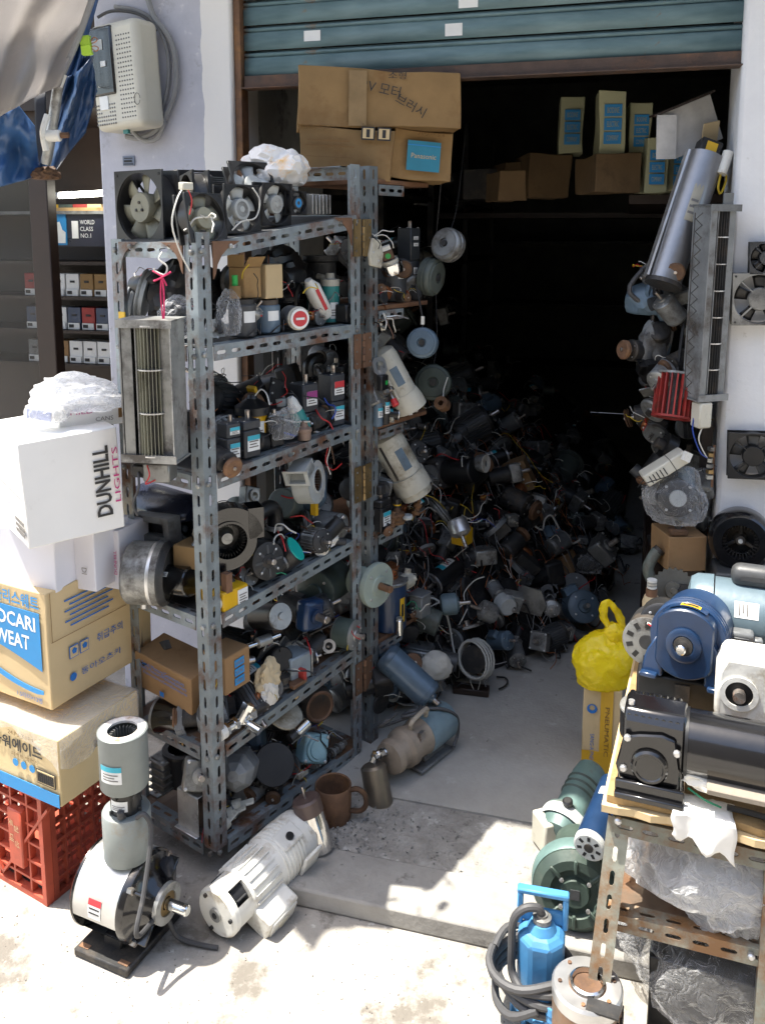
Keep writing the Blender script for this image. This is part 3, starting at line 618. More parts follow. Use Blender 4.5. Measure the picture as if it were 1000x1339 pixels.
def carton(t, dx, dy, dz, m, warp=.006, seed=0, tape=None, flaps=False):
    """cardboard box, centre of base at local origin"""
    mb = MB(); n = 5
    for ax, sg in ((0, -1), (0, 1), (1, -1), (1, 1), (2, 0), (2, 1)):
        def f(a, b):
            if ax == 0: p = (sg * dx / 2, (a - .5) * dy, b * dz)
            elif ax == 1: p = ((a - .5) * dx, sg * dy / 2, b * dz)
            else: p = ((a - .5) * dx, (b - .5) * dy, sg * dz)
            q = Vector(p); nn = noise.noise_vector(q * 7 + Vector((seed * 3.1, seed, 0))); return q + nn * warp
        mb.grid(f, n, n)
    me = mb.mesh('carton_body', m, 0)
    bm = bmesh.new(); bm.from_mesh(me); bmesh.ops.remove_doubles(bm, verts=bm.verts, dist=1e-4); bmesh.ops.recalc_face_normals(bm, faces=bm.faces); bm.to_mesh(me); bm.free()
    me.polygons.foreach_set('use_smooth', [True] * len(me.polygons)); me.set_sharp_from_angle(angle=R_(40))
    o = part('carton_body', me, None, t, bevel=.0025, seg=2)
    if tape: part('tape', MB().box((dx * 1.004, .05, .0008), (0, 0, dz + .003)), tape, t)
    return o
def crumple(dims, seed, amp=.22, sub=4, fr_=2.4, squash=0):
    bm = bmesh.new(); bmesh.ops.create_icosphere(bm, subdivisions=sub, radius=1)
    off = Vector((seed * 1.7, seed * 2.3, seed))
    for v in bm.verts:
        d = v.co.normalized(); a = noise.ridged_multi_fractal(d * fr_ + off, .9, 2.1, 4, 1.0, 2.0) * .5 - .5; b = noise.noise(d * 1.3 + off)
        v.co = d * (1 + amp * a + amp * .8 * b)
        if v.co.z < -.55: v.co.z = -.55 + (v.co.z + .55) * .25
        v.co = Vector((v.co.x * dims[0] / 2, v.co.y * dims[1] / 2, v.co.z * dims[2] / 2))
    me = bpy.data.meshes.new('crumpled'); bm.to_mesh(me); bm.free()
    me.polygons.foreach_set('use_smooth', [True] * len(me.polygons)); me.set_sharp_from_angle(angle=R_(42)); return me
def crumpled(name, label, cat, M, dims, seed, m, amp=.22, group=None, sub=4, fr_=2.4):
    me = crumple(dims, seed, amp, sub, fr_); me.materials.append(m); me.name = name
    o = bpy.data.objects.new(name, me); COL.objects.link(o); o.matrix_world = M; return tag(o, label, cat, group)
def slotted(L, w_, axis, pitch=.045, sl=.029, sw=.009, th=.0025, edge=.5):
    """flat slotted strip along X from 0..L, width w_ along Y (axis 'Y') or Z"""
    n = max(1, int(round(L / pitch))); c = L / n; s = min(sl, c * .65) / 2; h = sw / 2; yc = w_ * edge
    vs = []; fs = []
    for k in range(n):
        x0 = k * c; xm = x0 + c / 2; o = len(vs)
        outer = [(x0, 0), (xm - s + h, 0), (xm + s - h, 0), (x0 + c, 0), (x0 + c, w_), (xm + s - h, w_), (xm - s + h, w_), (x0, w_)]
        inner = [(xm - s, yc - h * .45), (xm - s + h, yc - h), (xm + s - h, yc - h), (xm + s, yc - h * .45), (xm + s, yc + h * .45), (xm + s - h, yc + h), (xm - s + h, yc + h), (xm - s, yc + h * .45)]
        vs += outer + inner
        fs += [(o + i, o + (i + 1) % 8, o + 8 + (i + 1) % 8, o + 8 + i) for i in range(8)]
    mb = MB()
    for t_ in (0, th):
        vv = [(x, y, t_) if axis == 'Y' else (x, t_, y) for x, y in vs]
        mb.add(vv, fs)
    N_ = len(vs)
    for k in range(n):       # slot walls
        o = k * 16 + 8
        for i in range(8):
            a, b = o + i, o + (i + 1) % 8; mb.f.append((a, b, b + N_, a + N_))
    for k in range(n):
        o = k * 16
        for a, b in ((0, 1), (1, 2), (2, 3), (4, 5), (5, 6), (6, 7)): mb.f.append((o + a, o + b, o + b + N_, o + a + N_))
    return mb
def angle_bar(t, name, A, B, side1, w_=.038, m=None, pitch=.045, side2=None, slots2=True):
    """slotted L bar from A to B (parent space): flanges run along side1 and side2 from the outer corner line"""
    A, B = Vector(A), Vector(B); x = (B - A); L = x.length; x.normalize()
    y = (Vector(side1) - x * Vector(side1).dot(x)).normalized(); z = x.cross(y)
    if side2 is not None and z.dot(Vector(side2)) < 0: z = -z
    M = Matrix((x, y, z)).transposed().to_4x4(); M.translation = A
    mb = slotted(L, w_, 'Y', pitch)
    b2 = slotted(L, w_, 'Z', pitch)
    b2.v = [Vector((p.x, p.y, p.z if p.z > 0 else .0026)) for p in b2.v]
    mb.add(b2.v, b2.f)
    mb.v = [M @ p for p in mb.v]
    return part(name, mb, m or rack_steel, t, smooth=0)
def wires(t, base, n, spread, mats, seed, r=.0014, drop=.04):
    rd = random.Random(seed)
    for k in range(n):
        p = Vector(base) + Vector((rd.uniform(-1, 1), rd.uniform(-1, 1), 0)) * spread * .2; pts = [p]
        d = Vector((rd.uniform(-1, 1), rd.uniform(-1, 1), rd.uniform(-.2, .8)))
        for i in range(5):
            p = p + d * spread * .28; d += Vector((rd.uniform(-1, 1), rd.uniform(-1, 1), rd.uniform(-1.0, .3))) * .8; d.normalize(); pts.append(p.copy())
        lead(t, pts, mats[k % len(mats)], r)
# ------------------------------------------------------------------ folding rack of slotted angle in front of the shop
FPt = Vector((-.41, 1.92, 0)); rd = Vector((.587, .81, 0)).normalized(); rw = Vector((-rd.y, rd.x, 0)); RL, RWd = .593, .30
OUT, FRN = -rw, -rd
def proj(p):
    d = Vector(p) - C0; fw = d.y * cP - d.z * sP; up = d.y * sP + d.z * cP
    return CX + F * d.x / fw, CY - F * up / fw
def RP(u, v, w_): return onplane(u, v, FPt + rw * w_, rw)
def RS(u, v, s): return onplane(u, v, FPt + rd * s, rd)
def rk(s, w_, z): return FPt + rd * s + rw * w_ + Vector((0, 0, z))
SHELF = [(1.572, 1.640), (1.339, 1.342), (1.0365, 1.057), (.690, .722), (.353, .387), (.097, .075)]
def zt(k, s): a, b = SHELF[k]; return a + (b - a) * s / RL
def SH(k, u, w_, dz=0.0):       # spot on shelf k, w_ back from the long face, under picture column u
    lo, hi = -.1, .75
    for _ in range(40):
        mid = (lo + hi) / 2
        if proj(rk(mid, w_, zt(k, mid)))[0] < u: lo = mid
        else: hi = mid
    return rk(lo, w_, zt(k, lo) + .004 + dz)
rack = thing('slotted_angle_rack', 'tall blue grey slotted angle rack crowded with motors at shop door', 'rack')
posts = [('post', 0, 0, 1.595, .085, rd, rw), ('post', 0, RWd, 1.578, .05, rd, -rw), ('post', RL, 0, 1.775, SLAB, -rd, rw), ('post', RL, RWd, 1.775, .05, -rd, -rw)]
for nm, s, w_, z1, z0, a, b in posts:
    angle_bar(rack, nm, rk(s, w_, z0), rk(s, w_, z1), a, .040, rack_steel, .046, b)
def beam(s0, w0, z0, s1, w1, z1, inward):
    return angle_bar(rack, 'shelf_beam', rk(s0, w0, z0), rk(s1, w1, z1), (0, 0, -1), .036, rack_steel, .045, inward)
for k, (za, zb) in enumerate(SHELF):
    e = .003
    beam(.041, -e, za, RL - .041 if k else RL - .02, -e, zb, rw); beam(-e, .0415, za, -e, RWd - .0415, za, rd)
    beam(.041, RWd + e, za, RL - .041, RWd + e, zb, -rw); beam(RL + e, .0415, zb, RL + e, RWd - .0415, zb, -rd)
    mb = MB(); q = [rk(.003, .003, za - .004), rk(RL - .003, .003, zb - .004), rk(RL - .003, RWd - .003, zb - .004), rk(.003, RWd - .003, za - .004)]
    mb.add(q + [p + Vector((0, 0, .003)) for p in q], [(0, 1, 2, 3), (4, 5, 6, 7), (0, 1, 5, 4), (1, 2, 6, 5), (2, 3, 7, 6), (3, 0, 4, 7)])
    part('shelf_tray', mb, rust_sheet if k in (4, 5) else dark_grey, rack, smooth=0)
angle_bar(rack, 'top_beam', rk(RL + .003, .041, 1.772), rk(RL + .003, RWd - .041, 1.772), (0, 0, -1), .036, rack_steel, .045, -rd)
def gusset(o, a, size=.085, m=None):
    pts = [(0, 0), (size, 0)] + [(size * (1 - .93 * math.sin(R_(q))), -size * (1 - .93 * math.cos(R_(q)))) for q in (12, 30, 48, 66, 82)] + [(0, -size)]
    x = Vector(a).normalized(); nrm = x.cross(Z); M = Matrix((nrm, x, Z)).transposed().to_4x4(); M.translation = o
    g = part('gusset', MB().prism(pts, 0, .003, M), m or gusset_m, rack, smooth=0)
    part('bolt', MB().lathe([(-.003, .006), (.004, .006), (.006, .004)], 8, M @ T(.003, size * .62, -size * .14)), alu_dull, g)
gusset(rk(.041, -.006, 1.575), rd); gusset(rk(RL - .041, -.006, 1.632), -rd, .075); gusset(rk(-.006, .041, 1.572), rw, .07); gusset(rk(-.0065, RWd - .041, 1.572), -rw, .07, rack_steel)
for k, (za, zb) in enumerate(SHELF):      # bolt heads on the posts
    for s, w_, z, d in ((.012, -.0005, za - .018, OUT), (-.0005, .016, za - .022, FRN), (-.0005, RWd - .016, za - .02, FRN), (RL - .018, -.0005, zb - .018, OUT)):
        part('bolt', MB().lathe([(-.002, .0065), (.005, .0065), (.007, .004)], 8, fr(rk(s, w_, z), d)), alu_dull, rack)
HPt = FPt + rd * (RL + .012)         # hinge line
for zc, hh in ((proj, 0),):
    for v0, v1, mm in ((286, 335, brass), (436, 481, gusset_m), (609, 655, brass), (865, 906, gusset_m)):
        za = onplane(470, v0, FPt, rw).z; zb = onplane(470, v1, FPt, rw).z; zm = (za + zb) / 2; h = za - zb
        q = rk(RL, -.0045, zm)
        hg = part('hinge', MB().box((.030, .003, h), (-.018, 0, 0), fr(q, rd, Z)).box((.030, .003, h), (.030, 0, 0), fr(q, rd, Z)), mm, rack, smooth=0)
        for k in range(5): part('knuckle', MB().cyl(.005, -h * .5 + h * .2 * k + .001, -h * .5 + h * .2 * (k + 1) - .001, 10, fr(q + rd * .006 + OUT * .003, Z)), mm, hg)
        for sx in (-.024, .036):
            for sz in (-.35, 0, .35): part('screw', MB().cyl(.003, 0, .003, 8, fr(q + rd * sx + Vector((0, 0, sz * h)), OUT)), alu_dull, hg)

# ---- inner leaf behind the hinge, with old wooden boards
H0 = rk(RL + .045, 0, 0); IL = .30
inner = thing('inner_rack', 'narrow inner rack leaf with brown wooden boards behind the hinges', 'rack')
angle_bar(inner, 'post', H0 + Z * SLAB, H0 + Z * 1.775, rd, .038, rack_steel, .046, rw)
angle_bar(inner, 'post', H0 + rw * .3 + Z * SLAB, H0 + rw * .3 + Z * 1.775, rd, .038, rack_steel, .046, -rw)
angle_bar(inner, 'post', H0 + rd * IL + rw * .26 + Z * SLAB, H0 + rd * IL + rw * .26 + Z * 1.775, -rd, .038, rack_steel, .046, -rw)
IZ = (1.742, 1.385, 1.036, .715, .365)
for z in IZ:
    part('board', MB().box((IL, .29, .014), (IL / 2 + .003, .147, 0), fr(H0 + Z * (z - .008), rd, Z)), wood_old, inner, bevel=.002)
    angle_bar(inner, 'board_rail', H0 + rd * .042 + OUT * .002 + Z * (z - .016), H0 + rd * IL * .55 + OUT * .002 + Z * (z - .016), (0, 0, -1), .03, rack_steel, .045, rw)
def IN(k, u, w_, dz=0.0):
    lo, hi = -.1, .6
    for _ in range(40):
        mid = (lo + hi) / 2
        if proj(H0 + rd * mid + rw * w_ + Z * IZ[k])[0] < u: lo = mid
        else: hi = mid
    return H0 + rd * lo + rw * w_ + Z * (IZ[k] + dz)

# ------------------------------------------------------------------ things on the rack
G_R = 'things crowded on the slotted rack'
def it(name, label, cat, M, g=G_R): return thing(name, label, cat, M, g)
# top tray: fans
t = it('axial_fan', 'large square black fan with olive blades on top rack corner', 'fan', fr(RS(181, 271, .05), FRN, Z))
axial_fan(t, .176, .055, black_pl, olive_pl, 7, .42, 3, pitch=38, rim=.465)
bolts(t, -.002, .012, .004, 3, 90, dark_cast)
t = it('axial_fan', 'black fan frame standing on edge behind the large olive fan', 'fan', fr(RS(243, 262, .17) , FRN + rw * .5, Z + rw * .1))
axial_fan(t, .135, .045, black_pl, black_pl, 6, .4, 3)
t = it('axial_fan', 'thin black fan lying on edge beside the silver slatted block', 'fan', fr(RS(262, 255, .28), OUT * .9 + FRN * .5, Z))
axial_fan(t, .13, .03, black_pl, dark_grey, 6, .4, 3)
for i, (u, v, S_, bl, lb, nm) in enumerate(((270, 284, .112, olive_pl, None, 'black framed fan nearest the front post with loose white wires'), (318, 273, .115, lite_grey, alu_dull, 'black framed fan with silver hub in middle of top row'), (363, 267, .105, lite_grey, alu_dull, 'black framed fan with speckled grey hub, third in top row'))):
    t = it('axial_fan', nm, 'fan', fr(RP(u, v, .012 + .012 * i), OUT + Z * (.18 - .12 * i), Z))
    axial_fan(t, S_, .04, black_pl, bl, 5, .46, 3, hm=bl, lab=lb)
    if i == 0: wires(t, (.004, 0, 0), 4, .045, (wire_w, wire_w, alu, wire_w), 11, .002)
    if i == 1: lead(t, [(.004, -.045, -.05), (.012, -.02, -.03), (.01, .03, -.02), (.012, .045, .02), (.006, .03, .05)], wire_w, .002)
t = it('axial_fan', 'round black fan lying on the row of fans under white bag', 'fan', fr(RP(333, 238, .085), OUT * .8 + Z * .45 + FRN * .2, Z))
axial_fan(t, .12, .035, black_pl, lite_grey, 5, .4, 3)
t = it('small_fan', 'small dark fan with blue label at end of top row', 'fan', fr(RP(391, 265, .02), OUT, Z)); axial_fan(t, .06, .025, black_pl, dark_grey, 5, .55, 3, lab=ink_sky)
t = it('heat_sink', 'grey ribbed heat sink at back end of top tray', 'heat sink', fr(RP(414, 267, .03), OUT, Z))
part('core', MB().box((.02, .08, .055), (-.012, 0, 0)), alu_dull, t)
for k in range(6): part('fin', MB().box((.022, .005, .05), (.007, -.035 + .014 * k, 0)), alu_dull, t, bevel=.001)
t = it('slatted_block', 'silver slatted aluminium block lying behind the fans', 'block', fr(RP(284, 243, .20), rd, Z))
for k in range(9): part('slat', MB().box((.10, .05, .0025), (0, 0, -.02 + .005 * k)), alu_dull, t)
bag_print = mk('printed_white_bag', (.80, .79, .77), .35, 0, .03, 8, .30, (.80, .42, .02), 9, .4, 25)
crumpled('plastic_bag', 'white plastic bag with yellow print on top of rack', 'bag', fr(RP(362, 224, .13), rd, Z), (.185, .14, .125), 3, bag_print, .34, G_R)
t = it('wire_connector', 'cream wire with plastic connector hanging from top fans', 'connector', fr(RP(243, 243, -.02), rd, Z))
part('plug', MB().box((.03, .016, .016), (0, 0, 0)), cream_pl, t, bevel=.002)
lead(t, [(-.01, 0, -.006), (-.035, -.01, -.03), (-.05, -.01, -.08), (-.03, -.01, -.14), (-.005, -.01, -.18)], wire_w, .002); lead(t, [(.005, 0, -.006), (.01, -.006, -.03), (.004, -.004, -.06)], wire_r, .0015)

# tray 2
for i, (u, w_, h) in enumerate(((318, .045, .078), (349, .05, .070))):
    t = it('gear_motor', ('grey gear motor can with white label, nearer front post', 'grey gear motor can with white label under tan carton')[i], 'motor', fr(SH(1, u, w_), rd, Z))
    part('motor_body', MB().cyl(.034, 0, h, 24, RY(-90), .003), steel_blue if i else dark_grey, t); part('gearhead', MB().cyl(.030, h, h + .012, 24, RY(-90)), dark_cast, t)
    part('sticker', cyl_patch(.0345, h * .45, h * .8, 140, 195, 8, RY(-90)), label_w, t)
    lead(t, [(-.02, -.03, .0), (0, -.045, .02), (.02, -.038, .005), (.03, -.03, .03)], wire_k, .002)
t = it('carton', 'open brown cardboard carton standing on grey motor cans', 'carton', fr(SH(1, 322, .06, .092), rd, Z)); carton(t, .06, .05, .075, card_old, .003, 1)
for sx, sy, a in ((0, -.026, 35), (-.03, 0, 0)): part('flap', MB().box((.055, .002, .03), (0, 0, .015), T(sx, sy, .075) @ RX(a) @ RZ(90 if sx else 0)), card_old, t)
t = it('carton', 'tan cardboard carton beside the open brown carton', 'carton', fr(SH(1, 352, .05, .085), rd + OUT * .15, Z)); carton(t, .055, .05, .085, card_tan, .003, 2, None)
t = it('trimmer_knob', 'tiny green knob on brown stem inside open carton', 'knob', fr(SH(1, 309, .03, .095), Z, rd)); part('stem', MB().cyl(.014, 0, .03, 14), card_old, t); part('knob', MB().cyl(.007, .03, .055, 8), green_pl, t)
t = it('snail_blower', 'black plastic snail blower on second tray behind carton', 'blower', fr(SH(1, 386, .10, .065), OUT + rd * .3, Z)); snail(t, .042, .045, black_gl, black_pl, black_pl, 1.0, .3)
t = it('small_pump', 'beige pump with round red badge on second tray', 'pump', fr(SH(1, 378, .05, .032), OUT + FRN * .4, Z)); can_motor(t, .06, .03, mid_grey, cream, 0, .1); part('badge', MB().cyl(.02, .061, .065, 20), label_r, t); part('badge_ring', MB().lathe([(.060, .026), (.064, .026), (.064, .02)], 20), label_w, t); part('print', MB().box((.001, .024, .006), (.0658, 0, 0)), label_w, t)
p = SH(1, 426, .055, .02); q = RP(404, 368, .055)
t = it('sealant_tube', 'white plastic tube with red stripe leaning across second tray', 'tube', fr(p, q - p, OUT)); part('tube_body', MB().lathe([(0, .018), (.02, .024), (.10, .023), (.118, .012), (.125, .01)], 18), white_en, t); part('stripe', cyl_patch(.0242, .03, .10, 60, 85), label_r, t)
t = it('canister', 'teal cylinder motor with white top on second tray', 'motor', fr(SH(1, 432, .075), Z, rd)); part('body', MB().cyl(.026, .0, .10, 22), teal_m, t); part('cap', MB().lathe([(.10, .027), (.118, .027), (.12, .014), (.135, .012)], 22), cream, t); part('spout', MB().cyl(.008, 0, .045, 10, T(.118, 0, 0) @ RZ(-80)), cream, t); cyl_label(t, .026, .01, .055, 310, 365)
t = it('relay_box', 'small black relay with grey disc near hinge on second tray', 'relay', fr(SH(1, 452, .03), rd, Z)); part('case', MB().box((.045, .04, .05), (0, 0, .025)), black_pl, t, bevel=.003); part('disc', MB().cyl(.014, .02, .024, 16, RZ(-90) @ T(0, .008, .02)), lite_grey, t)
t = it('dark_drum', 'dark steel drum at back of second tray', 'drum', fr(SH(1, 420, .17), Z, rd)); part('body', MB().lathe([(0, .045), (.16, .045), (.165, .052), (.18, .052), (.18, .046)], 24), dark_grey, t); part('lid', MB().cyl(.04, .172, .176, 24), dark_cast, t)
crumpled('dark_bag', 'crumpled black plastic bag behind cartons on second tray', 'bag', fr(SH(1, 365, .20, .10), rd, Z), (.22, .13, .20), 8, black_pl, .4, G_R)
for i, (u, v, m_) in enumerate(((190, 384, lite_grey), (176, 392, mid_grey))):
    t = it('pulley_disc', ('pale grey grooved disc leaning at left end of second tray', 'mid grey grooved disc leaning against rack post')[i], 'disc', fr(RS(u, v, .08 + .03 * i), rw * .75 + FRN * .6 + Z * .25, Z))
    part('rim', MB().lathe([(-.01, .055), (-.008, .062), (0, .062), (.004, .056), (.008, .062), (.012, .06), (.012, .03), (.008, .03), (.008, 0)], 30), m_, t)
    part('hub', MB().cyl(.016, .008, .018, 16), alu_dull, t)
crumpled('clear_bag', 'crumpled clear plastic bag beside front post on second tray', 'bag', fr(RS(237, 420, .04), rd, Z), (.11, .09, .12), 12, film_m, .35, G_R)
crumpled('clear_bag', 'clear plastic bag wrapped round grey can on second tray', 'bag', fr(SH(1, 300, .03, .05), rd, Z), (.055, .06, .13), 14, film_m, .3, G_R)
crumpled('dark_bundle', 'dark cloth bundle filling the left end of second tray', 'bundle', fr(rk(.14, .20, 1.43), rd, Z), (.2, .14, .18), 15, dark_cast, .35, G_R)
t = it('packet', 'small yellow and purple snack packet hung on left post', 'packet', fr(RS(160, 421, -.012), FRN, Z)); part('packet_body', MB().box((.004, .024, .05)), label_y, t, bevel=.001); part('band', MB().box((.0048, .0245, .014), (0, 0, -.004)), label_p, t); part('foot', MB().box((.0046, .0244, .006), (0, 0, -.022)), ink_blue, t)

# crossflow blower hanging by a pink string on the short side
base = RS(205, 598, -.075)
t = it('crossflow_blower', 'tall silver crossflow blower hanging by pink string at rack end', 'blower', fr(base, (.985, -.15, 0), Z + Vector((-.02, 0, 0))))
crossflow(t, .315, .115, .085, alu_dull, olive_pl, 4, 26)
part('side_panel', MB().box((.003, .08, .31), (.058, 0, .157)), alu_dull, t)
t2 = it('hanging_string', 'pink string knotted on wire hook above crossflow blower', 'string', fr(RS(212, 372, -.07), (1, 0, 0), Z))
part('hook', MB().tube([(0, .01, .07), (-.005, 0, .055), (.012, 0, .04), (.006, 0, .022), (-.014, 0, .03), (-.016, 0, .036)], .002, 6), wire_w, t2)
part('string', MB().tube([(0, 0, .022), (.003, 0, -.02), (.001, 0, -.08)], .0022, 6).tube([(0, 0, .022), (-.004, 0, -.02), (-.001, 0, -.08)], .0018, 6), pink_m, t2)
part('knot', MB().tube([(-.018, 0, .008), (0, -.003, .016), (.02, 0, .028)], .0022, 6), pink_m, t2); part('knot', MB().tube([(-.02, 0, .03), (0, -.003, .018), (.01, 0, -.002)], .002, 6), pink_m, t2)

# tray 3: black square gear motors
gl = (('tall black gear motor with red topped label beside the hinges', 434, .05, .052, .07, .075, (label_c, label_r)), ('tall black gear motor with purple topped label, second from the hinges', 398, .07, .054, .055, .078, (label_c, label_p)),
      ('short black gear motor touching the front post on third tray', 300, .025, .040, .065, .035, (label_c, label_c)), ('short black gear motor with cyan label, third tray front', 322, .035, .052, .07, .022, (label_c,)), ('black square motor half behind clear film on third tray', 357, .045, .042, .055, .02, None))
for lb, u, w_, a, l1, l2, lab in gl:
    t = it('gear_motor', lb, 'motor', fr(SH(2, u, w_), rd + OUT * .12, Z)); gear_can(t, a, l1, l2, black_pl if 'film' in lb else mk_once('motor_slate', (.03, .034, .042), .4, 0, .2, 20, .18, (.09, .09, .085), 14, .1) , lab, True)
t = it('yellow_motor', 'yellow motor with black end cap and wires on third tray', 'motor', fr(SH(2, 331, .085), Z, rd)); part('body', MB().cyl(.037, .0, .085, 24, None, .003), yellow_m, t); part('cap', MB().lathe([(.085, .045), (.105, .045), (.115, .03), (.125, .014), (.135, .01)], 24), black_pl, t); part('flange', MB().cyl(.046, .0, .006, 24), yellow_m, t); lead(t, [(.12, 0, 0), (.15, .03, .0), (.145, .06, -.01), (.12, .08, -.02)], wire_w, .002); cyl_label(t, .037, .02, .07, 310, 365)
t = it('yellow_strap', 'yellow painted bent strap standing behind yellow motor', 'strap', fr(SH(2, 352, .13), rd, Z)); part('strap', MB().box((.012, .03, .15), (0, 0, .08), RY(-25)), yellow_m, t, bevel=.002); part('plate', MB().box((.06, .006, .09), (.03, .02, .075), RY(-25)), dark_cast, t)
bolts_t = it('studded_plate', 'black studded plate leaning behind yellow strap on third tray', 'plate', fr(SH(2, 362, .10, .10), OUT + Z * .2, Z + rd * .4)); part('plate', MB().box((.006, .06, .11)), black_pl, bolts_t, bevel=.003)
for k in range(8): part('stud', MB().cyl(.003, .003, .007, 8, T(0, -.022 + .044 * (k % 2), -.045 + .028 * (k // 2))), alu, bolts_t)
t = it('small_motor', 'white topped small black motor behind teal bottle', 'motor', fr(SH(2, 366, .10), Z, rd)); part('body', MB().cyl(.022, 0, .08, 18), dark_grey, t); part('cap', MB().cyl(.018, .08, .10, 18), lite_grey, t); cyl_label(t, .022, .02, .06, 310, 375, label_c)
p = SH(2, 398, .03, .018); q = RP(378, 517, .05)
t = it('teal_bottle', 'teal and white bottle lying between black gear motors', 'bottle', fr(p, q - p, OUT)); part('body', MB().lathe([(0, .012), (.004, .02), (.05, .02), (.06, .018)], 18), teal_m, t); part('neck', MB().lathe([(.06, .019), (.09, .014), (.10, .009)], 18), white_en, t)
t = it('rusty_coupling', 'small rusty coupling with wire on front of third tray', 'coupling', fr(SH(2, 398, .012), Z, rd)); part('body', MB().lathe([(0, .017), (.02, .018), (.022, .02), (.03, .02), (.034, .012), (.05, .006)], 18), mk_once('dusty_brown', (.26, .18, .14), .6, .2, .2, 20, .2, (.15, .1, .08)), t)
t = it('ribbed_fan_case', 'grey ribbed round fan case at front post on third tray', 'fan', fr(SH(2, 296, .09, .045), FRN * .6 + OUT, Z)); part('case', MB().lathe([(-.03, .04), (.02, .042), (.03, .036), (.032, 0)], 24), mid_grey, t)
for k in range(20): part('rib', MB().box((.05, .003, .005), (0, 0, .043), RX(18 * k)), lite_grey, t)
crumpled('clear_film', 'crumpled clear plastic film over the middle of third tray', 'film', fr(SH(2, 372, .02, .05), rd, Z), (.09, .05, .10), 21, film_m, .4, G_R)
for i, (u, w_, r, h, m_) in enumerate(((408, .16, .03, .12, black_pl), (375, .20, .035, .1, dark_cast), (440, .15, .03, .14, black_pl), (330, .20, .04, .10, card_brown), (300, .22, .04, .12, dark_grey))):
    t = it('back_motor', ('dark motor can standing behind purple label gear motor', 'dark cast motor at back of third tray', 'dark motor can behind red label gear motor', 'brown wound motor at back of third tray near post', 'dark grey motor can in back corner of third tray')[i], 'motor', fr(SH(2, u, w_), Z, rd)); can_motor(t, h, r, m_, black_pl, .3, .2)
t = it('drain_grommet', 'black rubber elbow fitting on top of purple label motor', 'fitting', fr(SH(2, 404, .12, .135), rd, Z)); part('elbow', MB().tube([(0, 0, 0), (0, 0, .03), (.02, 0, .045), (.05, 0, .045)], .016, 10), black_pl, t); part('collar', MB().cyl(.021, .05, .058, 14, T(0, 0, .045)), dark_cast, t)
# tray 4
t = it('blower_housing', 'light grey scroll blower housing with open square outlet on fourth tray', 'blower', fr(RP(404, 628, .03), OUT + Z * .1 + rd * .35, Vector((-.75, -.35, -.25))))
snail(t, .052, .05, lite_grey, gusset_m, None, 1.3, .35, .6, True, 24)
t = it('snail_blower', 'glossy black snail blower with ribbed inlet beside front post', 'blower', fr(RP(296, 703, .05), OUT * .85 + FRN * .5, Z)); snail(t, .070, .055, black_gl, black_pl, black_pl, 1.1, .25, .66, False, 34, alu_dull)
t = it('round_pump', 'dark round pump with ribbed face on fourth tray', 'pump', fr(SH(3, 338, .045, .058), OUT + FRN * .2 + Z * .15, Z)); can_motor(t, .05, .047, dark_cast, dark_cast, .25, .16, 0)
for k in range(8): part('rib', MB().box((.008, .006, .03), (.046, 0, .026), RX(45 * k)), dark_grey, t)
t = it('bracket', 'grey square bracket with round hole on fourth tray', 'bracket', fr(RP(331, 648, .08), OUT + Z * .3, Z + rd * .4)); part('plate', MB().holed(sqring(24, .024), circ(24, .013), -.03, 0), alu_dull, t, bevel=.003); part('collar', MB().holed(circ(24, .016), circ(24, .009), 0, .008), alu_dull, t)
t = it('duct_elbow', 'black curved rubber duct standing on fourth tray', 'duct', fr(SH(3, 354, .09), rd, Z)); part('elbow', MB().tube([(.02, 0, .10), (.02, 0, .135), (0, 0, .155), (-.04, 0, .15), (-.07, 0, .14)], .021, 12), black_pl, t); part('collar', MB().cyl(.024, 0, .012, 16, T(.02, 0, .09) @ RY(-90)), alu, t)
p = RP(352, 742, .06); q = RP(386, 718, .0)
t = it('teal_capped_motor', 'black round motor with bright teal end disc on fourth tray', 'motor', fr(p, q - p, Z)); L_ = (q - p).length; part('body', MB().cyl(.038, -.06, L_, 28, None, .003), black_pl, t); part('teal_disc', MB().cyl(.034, L_, L_ + .003, 28), teal_bright, t); part('neck', MB().cyl(.02, -.11, -.06, 18), dark_cast, t)
p = RS(226, 752, .06); q = RS(176, 748, .06)
t = it('large_can_motor', 'large silver drum motor sticking out of rack end', 'motor', fr(RS(218, 750, -.005), RS(172, 748, -.05) - RS(218, 750, -.005), Z)); part('drum', MB().lathe([(0, .070), (.004, .076), (.085, .076), (.092, .070), (.092, .02), (.094, 0)], 36), alu_dull, t); part('strap', MB().lathe([(.02, .0765), (.024, .0775), (.028, .0765)], 36), alu, t); part('rim', MB().lathe([(-.012, .066), (0, .078), (.003, .078)], 36, None, None, False), dark_cast, t); part('spigot', MB().cyl(.008, .0, .015, 12, T(.06, 0, -.076) @ RY(90)), alu, t)
p = RS(214, 757, .0); q = RS(262, 762, .02)
t = it('black_gear_body', 'black cylindrical motor body between silver drum and yellow box', 'motor', fr(p, q - p, Z)); part('body', MB().cyl(.037, -.01, .085, 24, None, .003), black_gl, t); flat_label(t, T(.03, -.030, .025) @ RX(50), .02, .012)
t = it('yellow_gearbox', 'yellow gearbox with square data label at front post', 'gearbox', fr(RP(305, 778, .02), rd, Z)); part('case', MB().box((.085, .10, .05), (-.01, .03, 0)), yellow_m, t, bevel=.003); part('column', MB().box((.02, .02, .05), (-.03, -.01, .045)), gusset_m, t, bevel=.001); q_ = flat_label(t, T(.012, -.0205, 0) @ RX(90), .034, .036, None, None, .3, 4); part('end_pipe', MB().holed(circ(16, .017), circ(16, .011), -.075, -.045), cream, t); patch(t, 'nameplate', T(-.054, .03, 0) @ RZ(-90) @ RX(90), .022, .02, label_w)
